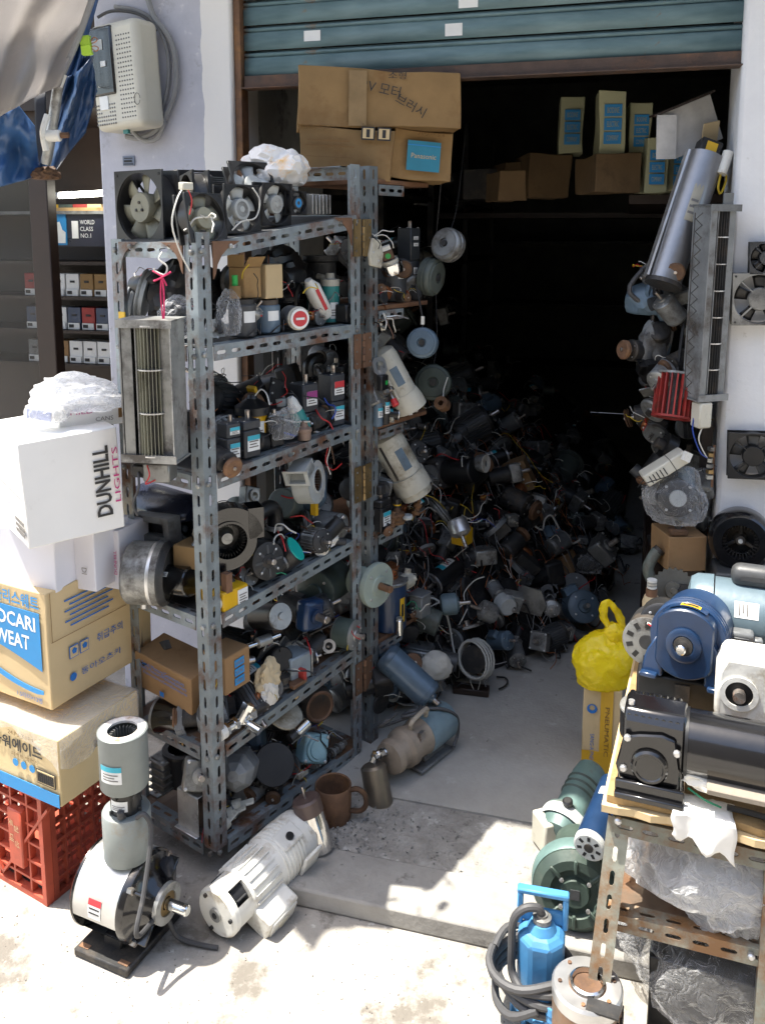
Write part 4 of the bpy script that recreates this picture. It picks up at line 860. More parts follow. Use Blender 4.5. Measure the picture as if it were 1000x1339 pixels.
t = it('black_channel', 'grey sheet channel with black slot across rack end, fourth tray', 'channel', fr(RS(196, 692, .02), FRN, Z + rw * .1)); part('plate', MB().holed(sqring(16, .07, .032), [(y, z) for y, z in sqring(16, .05, .017)], -.04, 0), mid_grey, t); part('inside', MB().box((.006, .10, .036), (-.03, 0, 0)), black_pl, t)
t = it('carton', 'small brown open carton behind snail blower at rack end', 'carton', fr(rk(.05, .10, .79), rd + rw * .2, Z)); carton(t, .07, .07, .055, card_old, .003, 5)
t = it('dark_cover', 'glossy dark blue plastic cover lying behind crossflow blower', 'cover', fr(RS(212, 658, .10), rw, Z + FRN * .5)); part('shell', MB().lathe([(-.12, .03), (-.10, .05), (.10, .055), (.13, .03)], 20, Matrix.Diagonal((1, 1, .45, 1))), mk_once('navy_gloss_plastic', (.02, .025, .05), .25, 0, .2, 20, .1), t)
t = it('gear_motor', 'small dark gear motor lying with red wires on fourth tray', 'motor', fr(SH(3, 348, .025, .022), rd * .8 + OUT * .3 + Z * .3, Z)); can_motor(t, .06, .02, dark_cast, alu_dull, .4, .18); wires(t, (.0, 0, .02), 3, .05, (wire_r, wire_r, wire_g), 31)
crumpled('paper_wad', 'crumpled cream paper under teal capped motor', 'paper', fr(SH(3, 350, .06, .045), rd, Z), (.07, .05, .05), 33, paper, .35, G_R)
t = it('finned_motor', 'finned grey motor under blower housing on fourth tray', 'motor', fr(SH(3, 402, .06, .035), OUT + Z * .15 + FRN * .2, Z)); can_motor(t, .075, .032, alu_dull, dark_cast, .4, .15, 24); wires(t, (.0, 0, .03), 2, .05, (wire_w, wire_y), 34)
t = it('yellow_plate', 'bent yellow plate upright under blower housing', 'plate', fr(RP(411, 660, .05), rd, Z)); part('plate', MB().box((.012, .02, .06)), yellow_m, t, bevel=.001)
p = SH(3, 418, .03, .02); 
t = it('handle_motor', 'black handled drill motor lying on fourth tray near hinge', 'motor', fr(p, rd * .6 + OUT * .2 + Z * .5, Z)); can_motor(t, .09, .022, black_pl, dark_cast, .3, .2); part('handle', MB().cyl(.012, 0, .07, 12, T(.02, 0, 0) @ RY(60)), rubber, t)
crumpled('paper_scrap', 'torn cream paper scrap on fourth tray near hinge', 'paper', fr(SH(3, 432, .015, .02), rd, Z), (.05, .03, .035), 35, paper, .4, G_R)
t = it('loose_wire', 'red and white loose wires hanging over fourth tray', 'wire', fr(RP(435, 610, .01), rd, Z)); lead(t, [(-.02, 0, .06), (-.03, 0, .02), (0, 0, -.01), (.04, 0, .0)], wire_r); lead(t, [(-.03, 0, .10), (-.01, 0, .06), (-.025, 0, .02), (-.01, 0, -.02)], wire_w); lead(t, [(-.03, .01, .08), (.0, .01, .07), (.02, .01, .0)], gusset_m)
# tray 5
t = it('carton', 'long brown cardboard carton with blue print leaning at rack end', 'carton', fr(RS(232, 876, .065) + Vector((0, 0, -.055)), (.84, -.54, -.13), Z + FRN * .12)); carton(t, .20, .10, .105, card_brown, .005, 7)
LF = lambda x, z: T(x, -.0545, z) @ RX(90)
lettering(t, 'Small Motors/Gearmotors', LF(.005, .088), .15, .012, ink_blue); lettering(t, 'Petits Moteurs/Motoreducteurs', LF(.005, .076), .165, .011, ink_blue); lettering(t, 'Kleinmotoren/Getriebemotoren', LF(.012, .062), .155, .009, ink_blue); patch(t, 'emblem', LF(.0, .022), .014, .014, ink_blue)
t = it('carton', 'brown carton end with three blue printed panels at front post', 'carton', fr(RP(312, 878, .012) + Vector((0, 0, -.05)) + rw * .045, rd + rw * .05, Z + rd * .02)); carton(t, .088, .08, .10, card_brown, .003, 8)
for i, s in enumerate('abc'):
    z = .072 - .024 * i; pp = patch(t, 'print_panel', T(.004, -.0415, z) @ RX(90), .034, .019, ink_sky); lettering(pp, ('BODINE', 'ELECTRIC', 'COMPANY')[i], T(0, 0, .0016), .026, .008, card_brown)
crumpled('wrapping_paper', 'crumpled tan wrapping paper beside brown carton on fifth tray', 'paper', fr(SH(4, 350, .03, .06), rd, Z), (.08, .05, .10), 41, paper_tan, .38, G_R)
crumpled('wrapping_paper', 'crumpled cream packing paper in front of pale grey gearbox', 'paper', fr(SH(4, 352, .015, .03), rd, Z), (.06, .04, .07), 42, paper, .38, G_R)
t = it('gearbox', 'pale blue grey boxed gearbox on fifth tray', 'gearbox', fr(SH(4, 383, .05, .038), rd + OUT * .1, Z)); part('case', MB().box((.075, .07, .075)), mk_once('pale_blue_grey', (.30, .36, .40), .45, .1, .12, 20, .2, (.12, .11, .1)), t, bevel=.004); part('flange', MB().box((.005, .076, .085), (.040, 0, 0)), alu_dull, t, bevel=.002); part('outlet', MB().cyl(.016, .043, .075, 16), dark_cast, t); part('nozzle', MB().cyl(.022, .055, .062, 16), dark_cast, t); bolts(t, .0425, .045, .004)
p = SH(4, 372, .06, .10); 
t = it('black_motor', 'dark round motor with grey face on fifth tray', 'motor', fr(RP(352, 806, .06), RP(372, 806, -.01) - RP(352, 806, .06), Z)); part('body', MB().cyl(.035, -.06, .055, 26, None, .003), black_pl, t); part('face', MB().lathe([(.055, .034), (.058, .034), (.058, .01), (.064, .008), (.064, 0)], 26), alu_dull, t)
t = it('blue_gear_motor', 'blue square gear motor with shaft on fifth tray', 'motor', fr(RP(405, 803, .02), OUT + FRN * .1 + Z * .05, Z + rd * .15)); part('gearbox', MB().box((.045, .072, .085)), navy, t, bevel=.012, seg=2); part('body', MB().cyl(.034, -.10, -.022, 24), dark_cast, t); part('boss', MB().cyl(.02, .022, .032, 20), navy, t); shaft(t, .03, .07, .011)
t = it('green_motor', 'large dark green motor at back end of fifth tray', 'motor', fr(SH(4, 440, .14, .155), FRN + OUT * .2, Z)); can_motor(t, .14, .062, dark_green, dark_green, 0, .1, 0)
t = it('green_end_motor', 'grey green motor end with bearing and white wires', 'motor', fr(RP(438, 825, .04), OUT + rd * .2, Z)); can_motor(t, .07, .042, dark_green, alu_dull, .3, .2); wires(t, (.07, 0, .02), 4, .06, (wire_w, wire_r, wire_w, wire_y), 45)
p = RP(345, 838, .05)
t = it('shaft_coupling', 'chrome shaft coupling lying across fifth tray', 'coupling', fr(p, rd * .9 + OUT * .2, Z)); part('rod', MB().cyl(.007, -.05, .05, 12), chrome, t); part('sleeve', MB().cyl(.014, -.02, .02, 16), alu_dull, t)
t = it('red_bracket', 'worn red and cream bracket at front edge of fifth tray', 'bracket', fr(SH(4, 388, .01, .012), rd, Z)); part('plate', MB().box((.055, .03, .012)), rust_sheet, t, bevel=.002); part('tab', MB().box((.012, .03, .03), (.02, 0, .018)), red_m, t, bevel=.002)
t = it('spring_pulley', 'dark spring pulley under pale gearbox on fifth tray', 'pulley', fr(SH(4, 371, .03, .012), Z, rd)); part('body', MB().lathe([(0, .02), (.006, .02), (.008, .014), (.02, .014), (.022, .019), (.03, .019), (.03, 0)], 18), dark_cast, t)
# tray 6
p = RS(250, 945, .02); q = RS(195, 935, .02)
t = it('cord_motor', 'black motor with coiled white power cord at rack end', 'motor', fr(RS(248, 940, .05), RS(200, 934, .02) - RS(248, 940, .05), Z)); can_motor(t, .10, .045, black_gl, alu_dull, 0, .1, label=(.5, .7, 100, 170)); 
c = MB()
for k in range(5): c.tube([(-.012 + .004 * k + .004 * math.sin(a * 2), (.048 + .002 * k) * math.cos(a), (.048 + .002 * k) * math.sin(a)) for a in [2 * math.pi * j / 16 for j in range(17)]], .0032, 6, 1)
part('power_cord', c, wire_grey, t); part('plug', MB().box((.02, .012, .035), (.015, .03, -.03)), wire_w, t, bevel=.003); part('pin', MB().box((.004, .002, .014), (.010, .028, -.052)), brass, t); part('pin', MB().box((.004, .002, .014), (.020, .028, -.052)), brass, t)
t = it('pipe_fittings', 'chrome pipe tee fittings lying on sixth tray by front post', 'fitting', fr(RP(312, 944, .01), rd, Z + OUT * .3)); part('tee', MB().cyl(.014, -.05, .04, 16).cyl(.014, 0, .045, 16, RY(-60)), chrome, t)
for x in (-.05, -.02, .03, .04): part('nut', MB().cyl(.018, x, x + .01, 6), chrome, t)
part('side_nut', MB().cyl(.017, .035, .05, 6, RY(-60)), chrome, t); part('valve', MB().cyl(.012, 0, .05, 14, T(.02, 0, -.01) @ RZ(-80)), chrome, t); part('mouth', MB().holed(circ(16, .018), circ(16, .011), -.068, -.05), white_en, t)
t = it('brass_motor', 'round black motor with brass band on sixth tray', 'motor', fr(RP(415, 922, .04), OUT + FRN * .35 + Z * .1, Z)); part('body', MB().lathe([(-.06, .05), (.0, .052), (.015, .045)], 28), dark_cast, t); part('brass_band', MB().lathe([(-.052, .0525), (-.018, .0545)], 28, None, None, False), brass, t); part('face', MB().lathe([(.015, .045), (.018, .04), (.012, .03), (.012, 0)], 28), gusset_m, t); part('paper_tag', MB().box((.002, .02, .05), (.0, -.055, -.03)), label_w, t)
p = RP(383, 963, .0); q = RP(405, 942, -.005)
t = it('chrome_tube', 'short chrome tube leaning on pale blue gearbox', 'tube', fr(p, q - p, Z)); part('tube', MB().lathe([(-.005, .011), (.012, .0125), (.014, .0155), (.055, .0155), (.057, .012)], 20), chrome, t); part('cap', MB().cyl(.0125, -.012, .012, 18), black_pl, t)
t = it('blue_gearbox', 'pale blue square gearbox with round boss on sixth tray', 'gearbox', fr(RP(408, 978, .02), OUT + FRN * .3 + Z * .35, Z + rd * .4)); part('case', MB().box((.05, .078, .078)), mk_once('pale_sky_paint', (.25, .42, .48), .45, .05, .15, 20, .25, (.12, .11, .09)), t, bevel=.006, seg=2); part('boss', MB().lathe([(.025, .034), (.032, .032), (.032, .025), (.036, .024), (.036, 0)], 26), MATS['pale_sky_paint'], t); bolts(t, .026, .045, .005)
t = it('black_disc_motor', 'ribbed motor with flat black disc face on sixth tray', 'motor', fr(RP(356, 1000, .035), RP(362, 1000, -.02) - RP(356, 1000, .035), Z)); part('drum', MB().lathe([(-.045, .05), (.0, .053), (.02, .053), (.02, 0)], 30), dark_cast, t); part('disc', MB().lathe([(.028, .053), (.034, .055), (.036, .053), (.036, 0)], 30), black_pl, t)
for k in range(14): part('rib', MB().box((.03, .006, .008), (-.0, 0, .055), RX(360 / 14 * k)), dark_grey, t)
t = it('motor_hood', 'dented light grey motor hood at front post, lowest tray', 'hood', fr(RP(310, 1008, .05), FRN * .9 + OUT * .6 + Z * .35, Z)); part('hood', MB().lathe([(-.05, .052), (.015, .05), (.04, .034), (.052, .015)], 7, RX(15)), mid_grey, t, bevel=.003, smooth=0); part('grille', MB().lathe([(-.051, .046), (-.053, .0)], 20), black_pl, t)
for i in range(3):
    t = it('pipe_clamp', ('cream pipe clamp nearest the front post, lowest tray', 'cream pipe clamp second from front post, lowest tray', 'cream clamp plate bent upward on lowest tray')[i], 'clamp', fr(SH(5, 300 + 10 * i, .02, .03 + .006 * i), rd * (1 if i != 1 else .5) + OUT * .5 * i + Z * .3, Z)); part('strap', MB().box((.05, .022, .006)), cream, t, bevel=.002); part('tube', MB().holed(circ(16, .016), circ(16, .011), -.03, -.008), cream, t)
t = it('angle_guard', 'bent silver sheet guard hanging from rack end near ground', 'guard', fr(RS(246, 1062, -.01), FRN, Z)); part('sheet', MB().box((.003, .075, .10), (0, 0, 0)), alu_dull, t, bevel=.001); part('fold', MB().box((.05, .075, .003), (-.025, 0, .05)), alu_dull, t, bevel=.001); part('lip', MB().box((.012, .08, .003), (.006, 0, -.05)), alu, t, bevel=.001)
t = it('threaded_rod', 'threaded steel rods lying on lowest tray by hinge post', 'rod', fr(SH(5, 432, .015, .014), rd, Z))
for k in range(12): part('thread', MB().cyl(.011 + .004 * (k % 3 == 0), -.05 + .009 * k, -.045 + .009 * k, 14), alu_dull if k > 5 else dark_cast, t)
part('core', MB().cyl(.008, -.06, .07, 12), steel_shaft, t)
t = it('wire_bundle', 'tangle of coloured wires with terminal block on lowest tray', 'wires', fr(SH(5, 395, .01, .02), rd, Z)); part('terminal_block', MB().box((.04, .015, .014)), cream, t, bevel=.002); wires(t, (0, 0, .005), 9, .06, (wire_r, wire_y, wire_w, wire_k, copper), 51)
t = it('dark_pot', 'black cast motor housing at rack end, lowest tray', 'housing', fr(RS(240, 1000, .10), Z, rd)); part('pot', MB().lathe([(-.05, .04), (.03, .05), (.04, .055), (.05, .055), (.05, .04), (.02, .035)], 22), black_pl, t)
t = it('finned_casting', 'grey finned casting behind vertical blower on lowest tray', 'casting', fr(RS(213, 1010, .05), FRN, Z)); part('core', MB().box((.04, .05, .09)), alu_dull, t, bevel=.004)
for k in range(5): part('fin', MB().box((.05, .06, .004), (0, 0, -.04 + .02 * k)), alu_dull, t)
t = it('pale_disc', 'pale round fan disc lying under wrapping paper, sixth tray', 'disc', fr(RP(372, 935, .05), OUT * .5 + Z, rd)); part('disc', MB().lathe([(0, .05), (.006, .05), (.012, .03), (.014, 0)], 28), cream, t); lead(t, [(.02, 0, .03), (.0, -.05, .02), (-.03, -.06, -.01), (-.05, -.055, .01)], wire_k)

# ------------------------------------------------------------------ kinds of motors that fill trays and the heap
PROTO = []
def proto(name, desc, cat, fn):
    t = bpy.data.objects.new(name, None); COL.objects.link(t); t.empty_display_size = .02; fn(t); PROTO.append((t, desc, cat)); t.location = (0, 0, -50)
WM_ = (wire_w, wire_r, wire_k, wire_y, wire_k, wire_b)
def _p1(t): can_motor(t, .11, .042, mid_grey, alu_dull, .45, .14); wires(t, (.02, 0, .04), 3, .06, WM_, 1)
def _p2(t): can_motor(t, .13, .045, dark_grey, dark_cast, .4, .16, 26, dark_cast); wires(t, (.03, 0, .05), 2, .07, (wire_w, wire_k), 2)
def _p3(t):
    part('gearbox', MB().box((.05, .085, .085), (.12, 0, 0)), alu_dull, t, bevel=.006, seg=2); part('body', MB().cyl(.037, 0, .095, 22, None, .003), dark_cast, t); part('boss', MB().cyl(.022, .145, .153, 16), alu_dull, t); shaft(t, .15, .19, .009); bolts(t, .146, .05, .005); wires(t, (0, 0, .03), 3, .06, WM_, 3)
def _p4(t): can_motor(t, .12, .045, steel_blue, steel_blue, .4, .14, 0, None, (steel_blue, 30)); wires(t, (.04, 0, .05), 2, .06, WM_, 4)
def _p5(t):
    part('gearbox', MB().box((.07, .07, .09), (0, 0, 0)), dark_cast, t, bevel=.01, seg=2); part('cover', MB().cyl(.03, .035, .042, 20), mid_grey, t); part('body', MB().cyl(.035, .03, .13, 22, RZ(90), .004), black_pl, t); shaft(t, .04, .085, .01); bolts(t, .036, .042, .004); wires(t, (0, .1, .03), 2, .06, WM_, 5)
def _p6(t): snail(t, .05, .045, black_pl, dark_cast, dark_cast, 1.0, .3)
def _p7(t):
    part('lamination', MB().box((.03, .06, .075)), dark_cast, t, bevel=.001); part('coil', MB().box((.045, .03, .04), (0, -.032, 0)), copper, t, bevel=.006); part('gear_plate', MB().prism(circ(20, .045, .01, 0), .016, .03), mid_grey, t); shaft(t, .03, .06, .006); bolts(t, .03, .036, .004, 3); wires(t, (0, -.04, .02), 3, .06, (wire_w, wire_y, wire_r), 7)
def _p8(t):
    can_motor(t, .10, .04, dark_cast, dark_cast, .5, .16); part('pulley', MB().lathe([(.115, .03), (.12, .036), (.124, .03), (.128, .036), (.134, .03)], 22), rusty, t)
def _p9(t): can_motor(t, .10, .046, cream, alu_dull, .35, .14, label=(.3, .7, 60, 120, label_c)); wires(t, (.03, 0, .04), 2, .06, (wire_w, wire_r), 9)
def _p10(t):
    part('flange', MB().lathe([(.09, .058), (.098, .058), (.100, .03), (.112, .028), (.112, 0)], 28), grey_green, t); part('body', MB().cyl(.044, 0, .09, 26, None, .004), grey_green, t); shaft(t, .11, .155, .010, rusty); bolts(t, .098, .05, .004)
def _p11(t):
    part('case', MB().box((.09, .07, .06)), alu_dull, t, bevel=.006, seg=2); part('cover', MB().box((.08, .06, .006), (0, 0, .033)), mid_grey, t, bevel=.002); part('body', MB().cyl(.028, .045, .12, 20), dark_grey, t); part('shaft', MB().cyl(.007, 0, .06, 12, T(-.02, 0, 0) @ RZ(-90)), steel_shaft, t); wires(t, (.0, 0, .035), 3, .07, WM_, 12)
def _p12(t):
    part('body', MB().cyl(.03, -.04, .06, 22, None, .003), black_pl, t); part('end_ring', MB().holed(circ(24, .032), circ(24, .018), .06, .066), alu, t); part('bracket', MB().box((.06, .07, .004), (.01, 0, -.032)), alu_dull, t); shaft(t, .055, .09, .006); cyl_label(t, .03, -.02, .03, 60, 130, label_c); wires(t, (-.03, 0, .03), 3, .06, (wire_r, wire_k, wire_w), 13)
def _p13(t):
    part('disc', MB().lathe([(-.012, .05), (-.006, .055), (.006, .055), (.012, .048), (.012, .02), (.018, .018), (.018, 0)], 26), alu_dull, t); part('hub', MB().cyl(.014, -.03, .03, 14), dark_cast, t); part('rim_groove', MB().lathe([(-.002, .0555), (.002, .0555)], 26, None, None, False), dark_cast, t)
def _p14(t):
    part('plate', MB().prism([(-.05, -.03), (.04, -.04), (.055, 0), (.03, .04), (-.03, .045), (-.055, .01)], -.004, .004), alu_dull, t); part('pinion', MB().cyl(.012, .004, .02, 12), steel_shaft, t); part('arm', MB().box((.012, .02, .09), (.01, .03, .02)), dark_cast, t, bevel=.002); bolts(t, .006, .04, .005, 3)
for nm, ds, ct, fn in (('grey_motor', 'grey can motor with steel shaft', 'motor', _p1), ('finned_motor', 'dark finned motor on cast feet', 'motor', _p2), ('gear_motor', 'dark motor with alloy gearbox', 'motor', _p3), ('blue_motor', 'steel blue motor with terminal box', 'motor', _p4), ('worm_gear_motor', 'black worm gear motor', 'motor', _p5), ('snail_blower', 'small black snail blower', 'blower', _p6), ('coil_motor', 'open coil motor with copper winding', 'motor', _p7), ('pulley_motor', 'dark motor with rusty pulley', 'motor', _p8), ('cream_motor', 'cream can motor', 'motor', _p9), ('flange_motor', 'grey green flange motor', 'motor', _p10), ('reducer', 'alloy reducer box with side motor', 'reducer', _p11), ('small_motor', 'small black motor with cyan sticker', 'motor', _p12), ('metal_disc', 'dull metal grooved disc', 'disc', _p13), ('casting', 'alloy casting with arm', 'casting', _p14)):
    proto(nm, ds, ct, fn)
USED = set()
def scrap(k, M, where, group, sc=1.0):
    t, ds, ct = PROTO[k % len(PROTO)]
    o = t if k % len(PROTO) not in USED else copy_tree(t); USED.add(k % len(PROTO))
    o.matrix_world = M @ Matrix.Scale(sc, 4); return tag(o, ds + ' ' + where, ct, group)
rr = random.Random(5)
def rndM(p, rdn): return fr(p, (rdn.uniform(-1, 1), rdn.uniform(-1, 1), rdn.uniform(-.5, .5)), (rdn.uniform(-.3, .3), rdn.uniform(-.3, .3), 1))
TN = ('top', 'second', 'third', 'fourth', 'fifth', 'lowest')
def zone(s): return 'by the front post' if s < .2 else 'in the middle' if s < .4 else 'toward the hinges'
for k, n_ in ((1, 8), (2, 13), (3, 20), (4, 20), (5, 20)):
    for i in range(n_):
        s = .06 + (RL - .13) * ((i + .5) / n_) ; w_ = rr.choice((.10, .15, .20, .24)) if k > 2 else rr.choice((.14, .19, .24))
        p = rk(s, w_, zt(k, s) + .05 + (.075 if i % 3 == 0 else 0)); scrap(rr.randrange(14), rndM(p, rr), 'at back of %s tray %s' % (TN[k], zone(s)), 'motors at the back of the rack trays', rr.uniform(.75, 1.0))
for k, n_ in ((1, 5), (2, 7), (3, 14), (4, 13), (5, 14)):      # smaller pieces along the front of the lower trays
    for i in range(n_):
        s = .05 + (RL - .12) * ((i + .5) / n_); p = rk(s, rr.uniform(.03, .09), zt(k, s) + .028); scrap(rr.choice((6, 11, 13, 6, 11, 0, 7)), rndM(p, rr), 'at front of %s tray %s' % (TN[k], zone(s)), 'small parts along the front of the rack trays', rr.uniform(.5, .75))

for k in range(1, 6):
    t = it('wire_tangle', 'tangle of thin lead wires strewn through the %s rack tray' % TN[k], 'wires', fr(rk(RL / 2, .10, zt(k, RL / 2) + .03), rd, Z)); rq = random.Random(400 + k)
    for i in range(22):
        p = Vector((rq.uniform(-.25, .24), rq.uniform(-.09, .06), rq.uniform(-.01, .10))); pts = [p.copy()]; d_ = Vector((rq.uniform(-1, 1), rq.uniform(-1, .3), rq.uniform(-.5, .8)))
        for j in range(4): p = p + d_.normalized() * .022; p.z = max(p.z, -.022); d_ += Vector((rq.uniform(-1, 1), rq.uniform(-1, 1), rq.uniform(-1.2, .6))); pts.append(p.copy())
        lead(t, pts, (wire_k, wire_w, wire_r, wire_k, copper, wire_y, wire_k, wire_grey, wire_b)[i % 9], rq.choice((.0012, .0016, .0022)))
# ------------------------------------------------------------------ boxes and crate beside the rack
def stack_box(name, label, cat, u, v, Yc_, lx, ly, dx, dy, dz, m, seed, warp=.0025, tilt=0, z=None):
    """carton whose near bottom corner sits at pixel (u, v); lx = reading direction of the left face, ly = direction of the right face"""
    c = P(u, v, Yc_)
    if z is not None: c.z = z
    x = Vector((lx[0], lx[1], 0)).normalized(); y = Vector((-x.y, x.x, 0)); M = fr(c - x * dx / 2 + y * dy / 2, x, Z) @ RX(tilt)
    t = thing(name, label, cat, M, 'boxes stacked beside the rack'); carton(t, dx, dy, dz, m, warp, seed); return t
def LFc(t_dims, x, z): return T(x, -t_dims[1] / 2 - .0028, z) @ RX(90)
def RFc(t_dims, y, z): return T(t_dims[0] / 2 + .0028, y, z) @ RZ(90) @ RX(90)
# crate
cc = GP(62, 1187); cx_ = Vector((.86, -.51, 0)).normalized(); cy_ = Vector((-cx_.y, cx_.x, 0)); CW, CD, CH = .36, .26, .29
ct = thing('bottle_crate', 'red plastic bottle crate under the cardboard boxes', 'crate', fr(cc - cx_ * CW / 2 + cy_ * CD / 2, cx_, Z))
def crate_side(wd, n, small):
    mb = MB(); mb.box((.014, .022, CH), (-wd / 2 + .007, 0, CH / 2)); mb.box((.014, .022, CH), (wd / 2 - .007, 0, CH / 2))
    mb.box((wd - .028, .02, .014), (0, 0, .007)); mb.box((wd - .028, .02, .016), (0, 0, CH - .008))
    for k in range(1, n): mb.box((.006, .016, CH - .03), (-wd / 2 + wd * k / n, .001, CH / 2))
    rows = 6
    for k in range(1, rows): mb.box((wd - .028, .0165, .006), (0, .0012, CH * k / rows))
    if small:
        for k in range(n): mb.box((.003, .008, CH - .03), (-wd / 2 + wd * (k + .5) / n, .006, CH / 2))
        for k in range(rows): mb.box((wd - .03, .0085, .003), (0, .0062, CH * (k + .5) / rows))
    return mb
for a, wd, n, sm_ in ((0, CW, 6, False), (180, CW, 6, False), (90, CD, 5, True), (-90, CD, 5, True)):
    Ms = RZ(a) @ T(0, -(CD if a in (0, 180) else CW) / 2 + .011, 0)
    mb = crate_side(wd - (.001 if a in (0, 180) else .046), n, sm_); mb.v = [Ms @ p for p in mb.v]; part('lattice_side', mb, crate_red, ct, smooth=0)
part('crate_floor', MB().box((CW - .05, CD - .05, .006), (0, 0, .02)), crate_red, ct)
for s in (-1, 1): part('brace', MB().box((.006, .012, .30), (0, 0, 0), T(s * .09 + .02, -CD / 2 + .004, CH / 2) @ RY(s * 38)), crate_red, ct)
pn = part('name_panel', MB().box((.05, .02, .15), (.085, -CD / 2 + .002, .15)), crate_red, ct, bevel=.003)
for i, s in enumerate(('롯', '데', '칠', '성')): lettering(pn, s, T(.075 + .02 * (i // 2), -CD / 2 - .0095, .19 - .04 * (i % 2) - .01 * (i // 2)) @ RX(90) @ RZ(-90), .018, .016, card_tan)
# power drink carton
d = (.34, .25, .165); t = stack_box('drink_carton', 'tan drink carton with blue base band and barcode on red crate', 'carton', 80, 1057, 1.80, (.88, -.47), 0, *d, card_tan2, 21, z=.292)
part('blue_band', MB().box((d[0], .001, .032), (0, -d[1] / 2 - .0035, .017)), ink_sky, t)
lettering(t, '파워에이드', LFc(d, .035, .118), .17, .032, ink, bold=.03); lettering(t, '퍼펙트 밸런스', LFc(d, .06, .092), .09, .010, ink_brown); lettering(t, '24.P3-3.11:1', LFc(d, .05, .145), .085, .010, ink_brown)
for k in range(3): part('emblem', MB().cyl(.0095, 0, .0006, 16, LFc(d, .028 + .028 * k, .072) @ RY(-90)), ink_sky, t); 
bf = patch(t, 'barcode_frame', LFc(d, .13, .062), .062, .036, ink); patch(bf, 'barcode_ground', T(0, 0, .0008), .056, .030, card_tan2)
bc = MB()
for k in range(22): bc.box((.0012 if k % 3 else .002, .024, .0006), (-.025 + .0024 * k, 0, .0026))
bc = part('barcode', bc, ink, bf, smooth=0); bc['kind'] = 'stuff'
lettering(t, '파워에이드', RFc(d, .03, .098), .105, .026, ink); lettering(t, '퍼펙트 밸런스', RFc(d, .04, .076), .06, .009, ink_brown)
for k in range(2): part('emblem', MB().cyl(.0085, 0, .0006, 16, RFc(d, .02 + .03 * k, .055) @ RY(-90)), ink_sky, t)
patch(t, 'hand_hole', RFc(d, .02, .128), .05, .02, ink); 
def drape(a, b):
    x = -.17 + .345 * min(1, a * 1.0); return Vector((x, 0, 0))
f = MB(); nn = 20
def fsh(a, b):
    s = -d[1] / 2 - .006; z = d[2] + .004 - b * (.012 + .075 * a ** 5 + .006 * math.sin(a * 19)); return Vector((-.17 + .345 * a, s - .004 * math.sin(a * 31) * b, z))
f.grid(fsh, 30, 6); f.grid(lambda a, b: Vector((d[0] / 2 + .006 + .004 * math.sin(a * 23) * b, -.125 + .25 * a, d[2] + .004 - b * (.07 + .02 * math.sin(a * 7)))), 24, 6)
f.grid(lambda a, b: Vector((-.17 + .346 * a, -.128 + .25 * b, d[2] + .006 + .006 * noise.noise(Vector((a * 6, b * 5, 0))))), 16, 12)
part('film_wrap', f, film('wrap_film', (.85, .86, .87), .14, .12, .3, .35), t)
# sports drink carton
d = (.34, .33, .285); t = stack_box('drink_carton', 'tan sports drink carton with large blue logo panel', 'carton', 68, 930, 1.865, (.88, -.47), 0, *d, card_tan, 22, tilt=0)
z0 = .085; x1 = d[0] / 2 - .020
pts = [(x1 - .26, .235), (x1, .235), (x1, z0 + .008)] + [(x1 - .26 * k / 12, z0 + .008 + .050 * math.sin(k / 12 * 1.5)) for k in range(1, 13)]
part('logo_panel', MB().prism(pts, 0, .0008, LFc(d, 0, 0) @ Matrix(((0, 1, 0, 0), (0, 0, 1, 0), (1, 0, 0, 0), (0, 0, 0, 1)))), ink_sky, t)
pts = [(x1 - .26, .115)] + [(x1 - .26 + .26 * k / 12, .045 + .07 * (1 - k / 12) ** 2) for k in range(13)] + [(x1, .036)] + [(x1 - .26 * k / 12, .032 + .07 * (k / 12) ** 2.2) for k in range(1, 13)]
part('logo_wave', MB().prism(pts, 0, .0008, LFc(d, 0, 0) @ Matrix(((0, 1, 0, 0), (0, 0, 1, 0), (1, 0, 0, 0), (0, 0, 0, 1)))), ink_sky, t)
lettering(t, 'POCARI', LFc(d, x1 - .092, .205) @ T(0, 0, .0012), .155, .036, card_white, bold=.02); lettering(t, 'SWEAT', LFc(d, x1 - .105, .155) @ T(0, 0, .0012), .135, .036, card_white, bold=.02)
lettering(t, '포카리스웨트', LFc(d, x1 - .093, .258), .185, .034, ink_sky, bold=.02); lettering(t, '1.5리터×12병', LFc(d, x1 - .05, .018), .085, .014, ink_blue)
patch(t, 'flap_seam', RFc(d, -.04, .165), .235, .0012, card_old); patch(t, 'flap_seam', RFc(d, -.155, .225), .0012, .12, card_old)
for k in range(6): patch(t, 'print_line', RFc(d, -.04, .250 - .013 * k), .15 - .03 * (k % 2), .0035, ink_blue)
lettering(t, '취급주의', RFc(d, .02, .118), .085, .022, ink_blue); lettering(t, '동아오츠카', RFc(d, -.01, .055), .13, .017, ink_blue)
for k in range(2):
    ic = patch(t, 'care_icon', RFc(d, -.095 + .032 * k, .118), .027, .030, ink_blue); patch(ic, 'icon_ground', T(0, 0, .0009), .023, .026, card_tan)
    part('icon_mark', MB().cyl(.008, 0, .0006, 5, T(0, .002, .0026) @ RY(-90)), ink_blue, ic)
part('emblem', MB().cyl(.010, 0, .0006, 20, RFc(d, -.10, .055) @ RY(-90)), ink_blue, t)
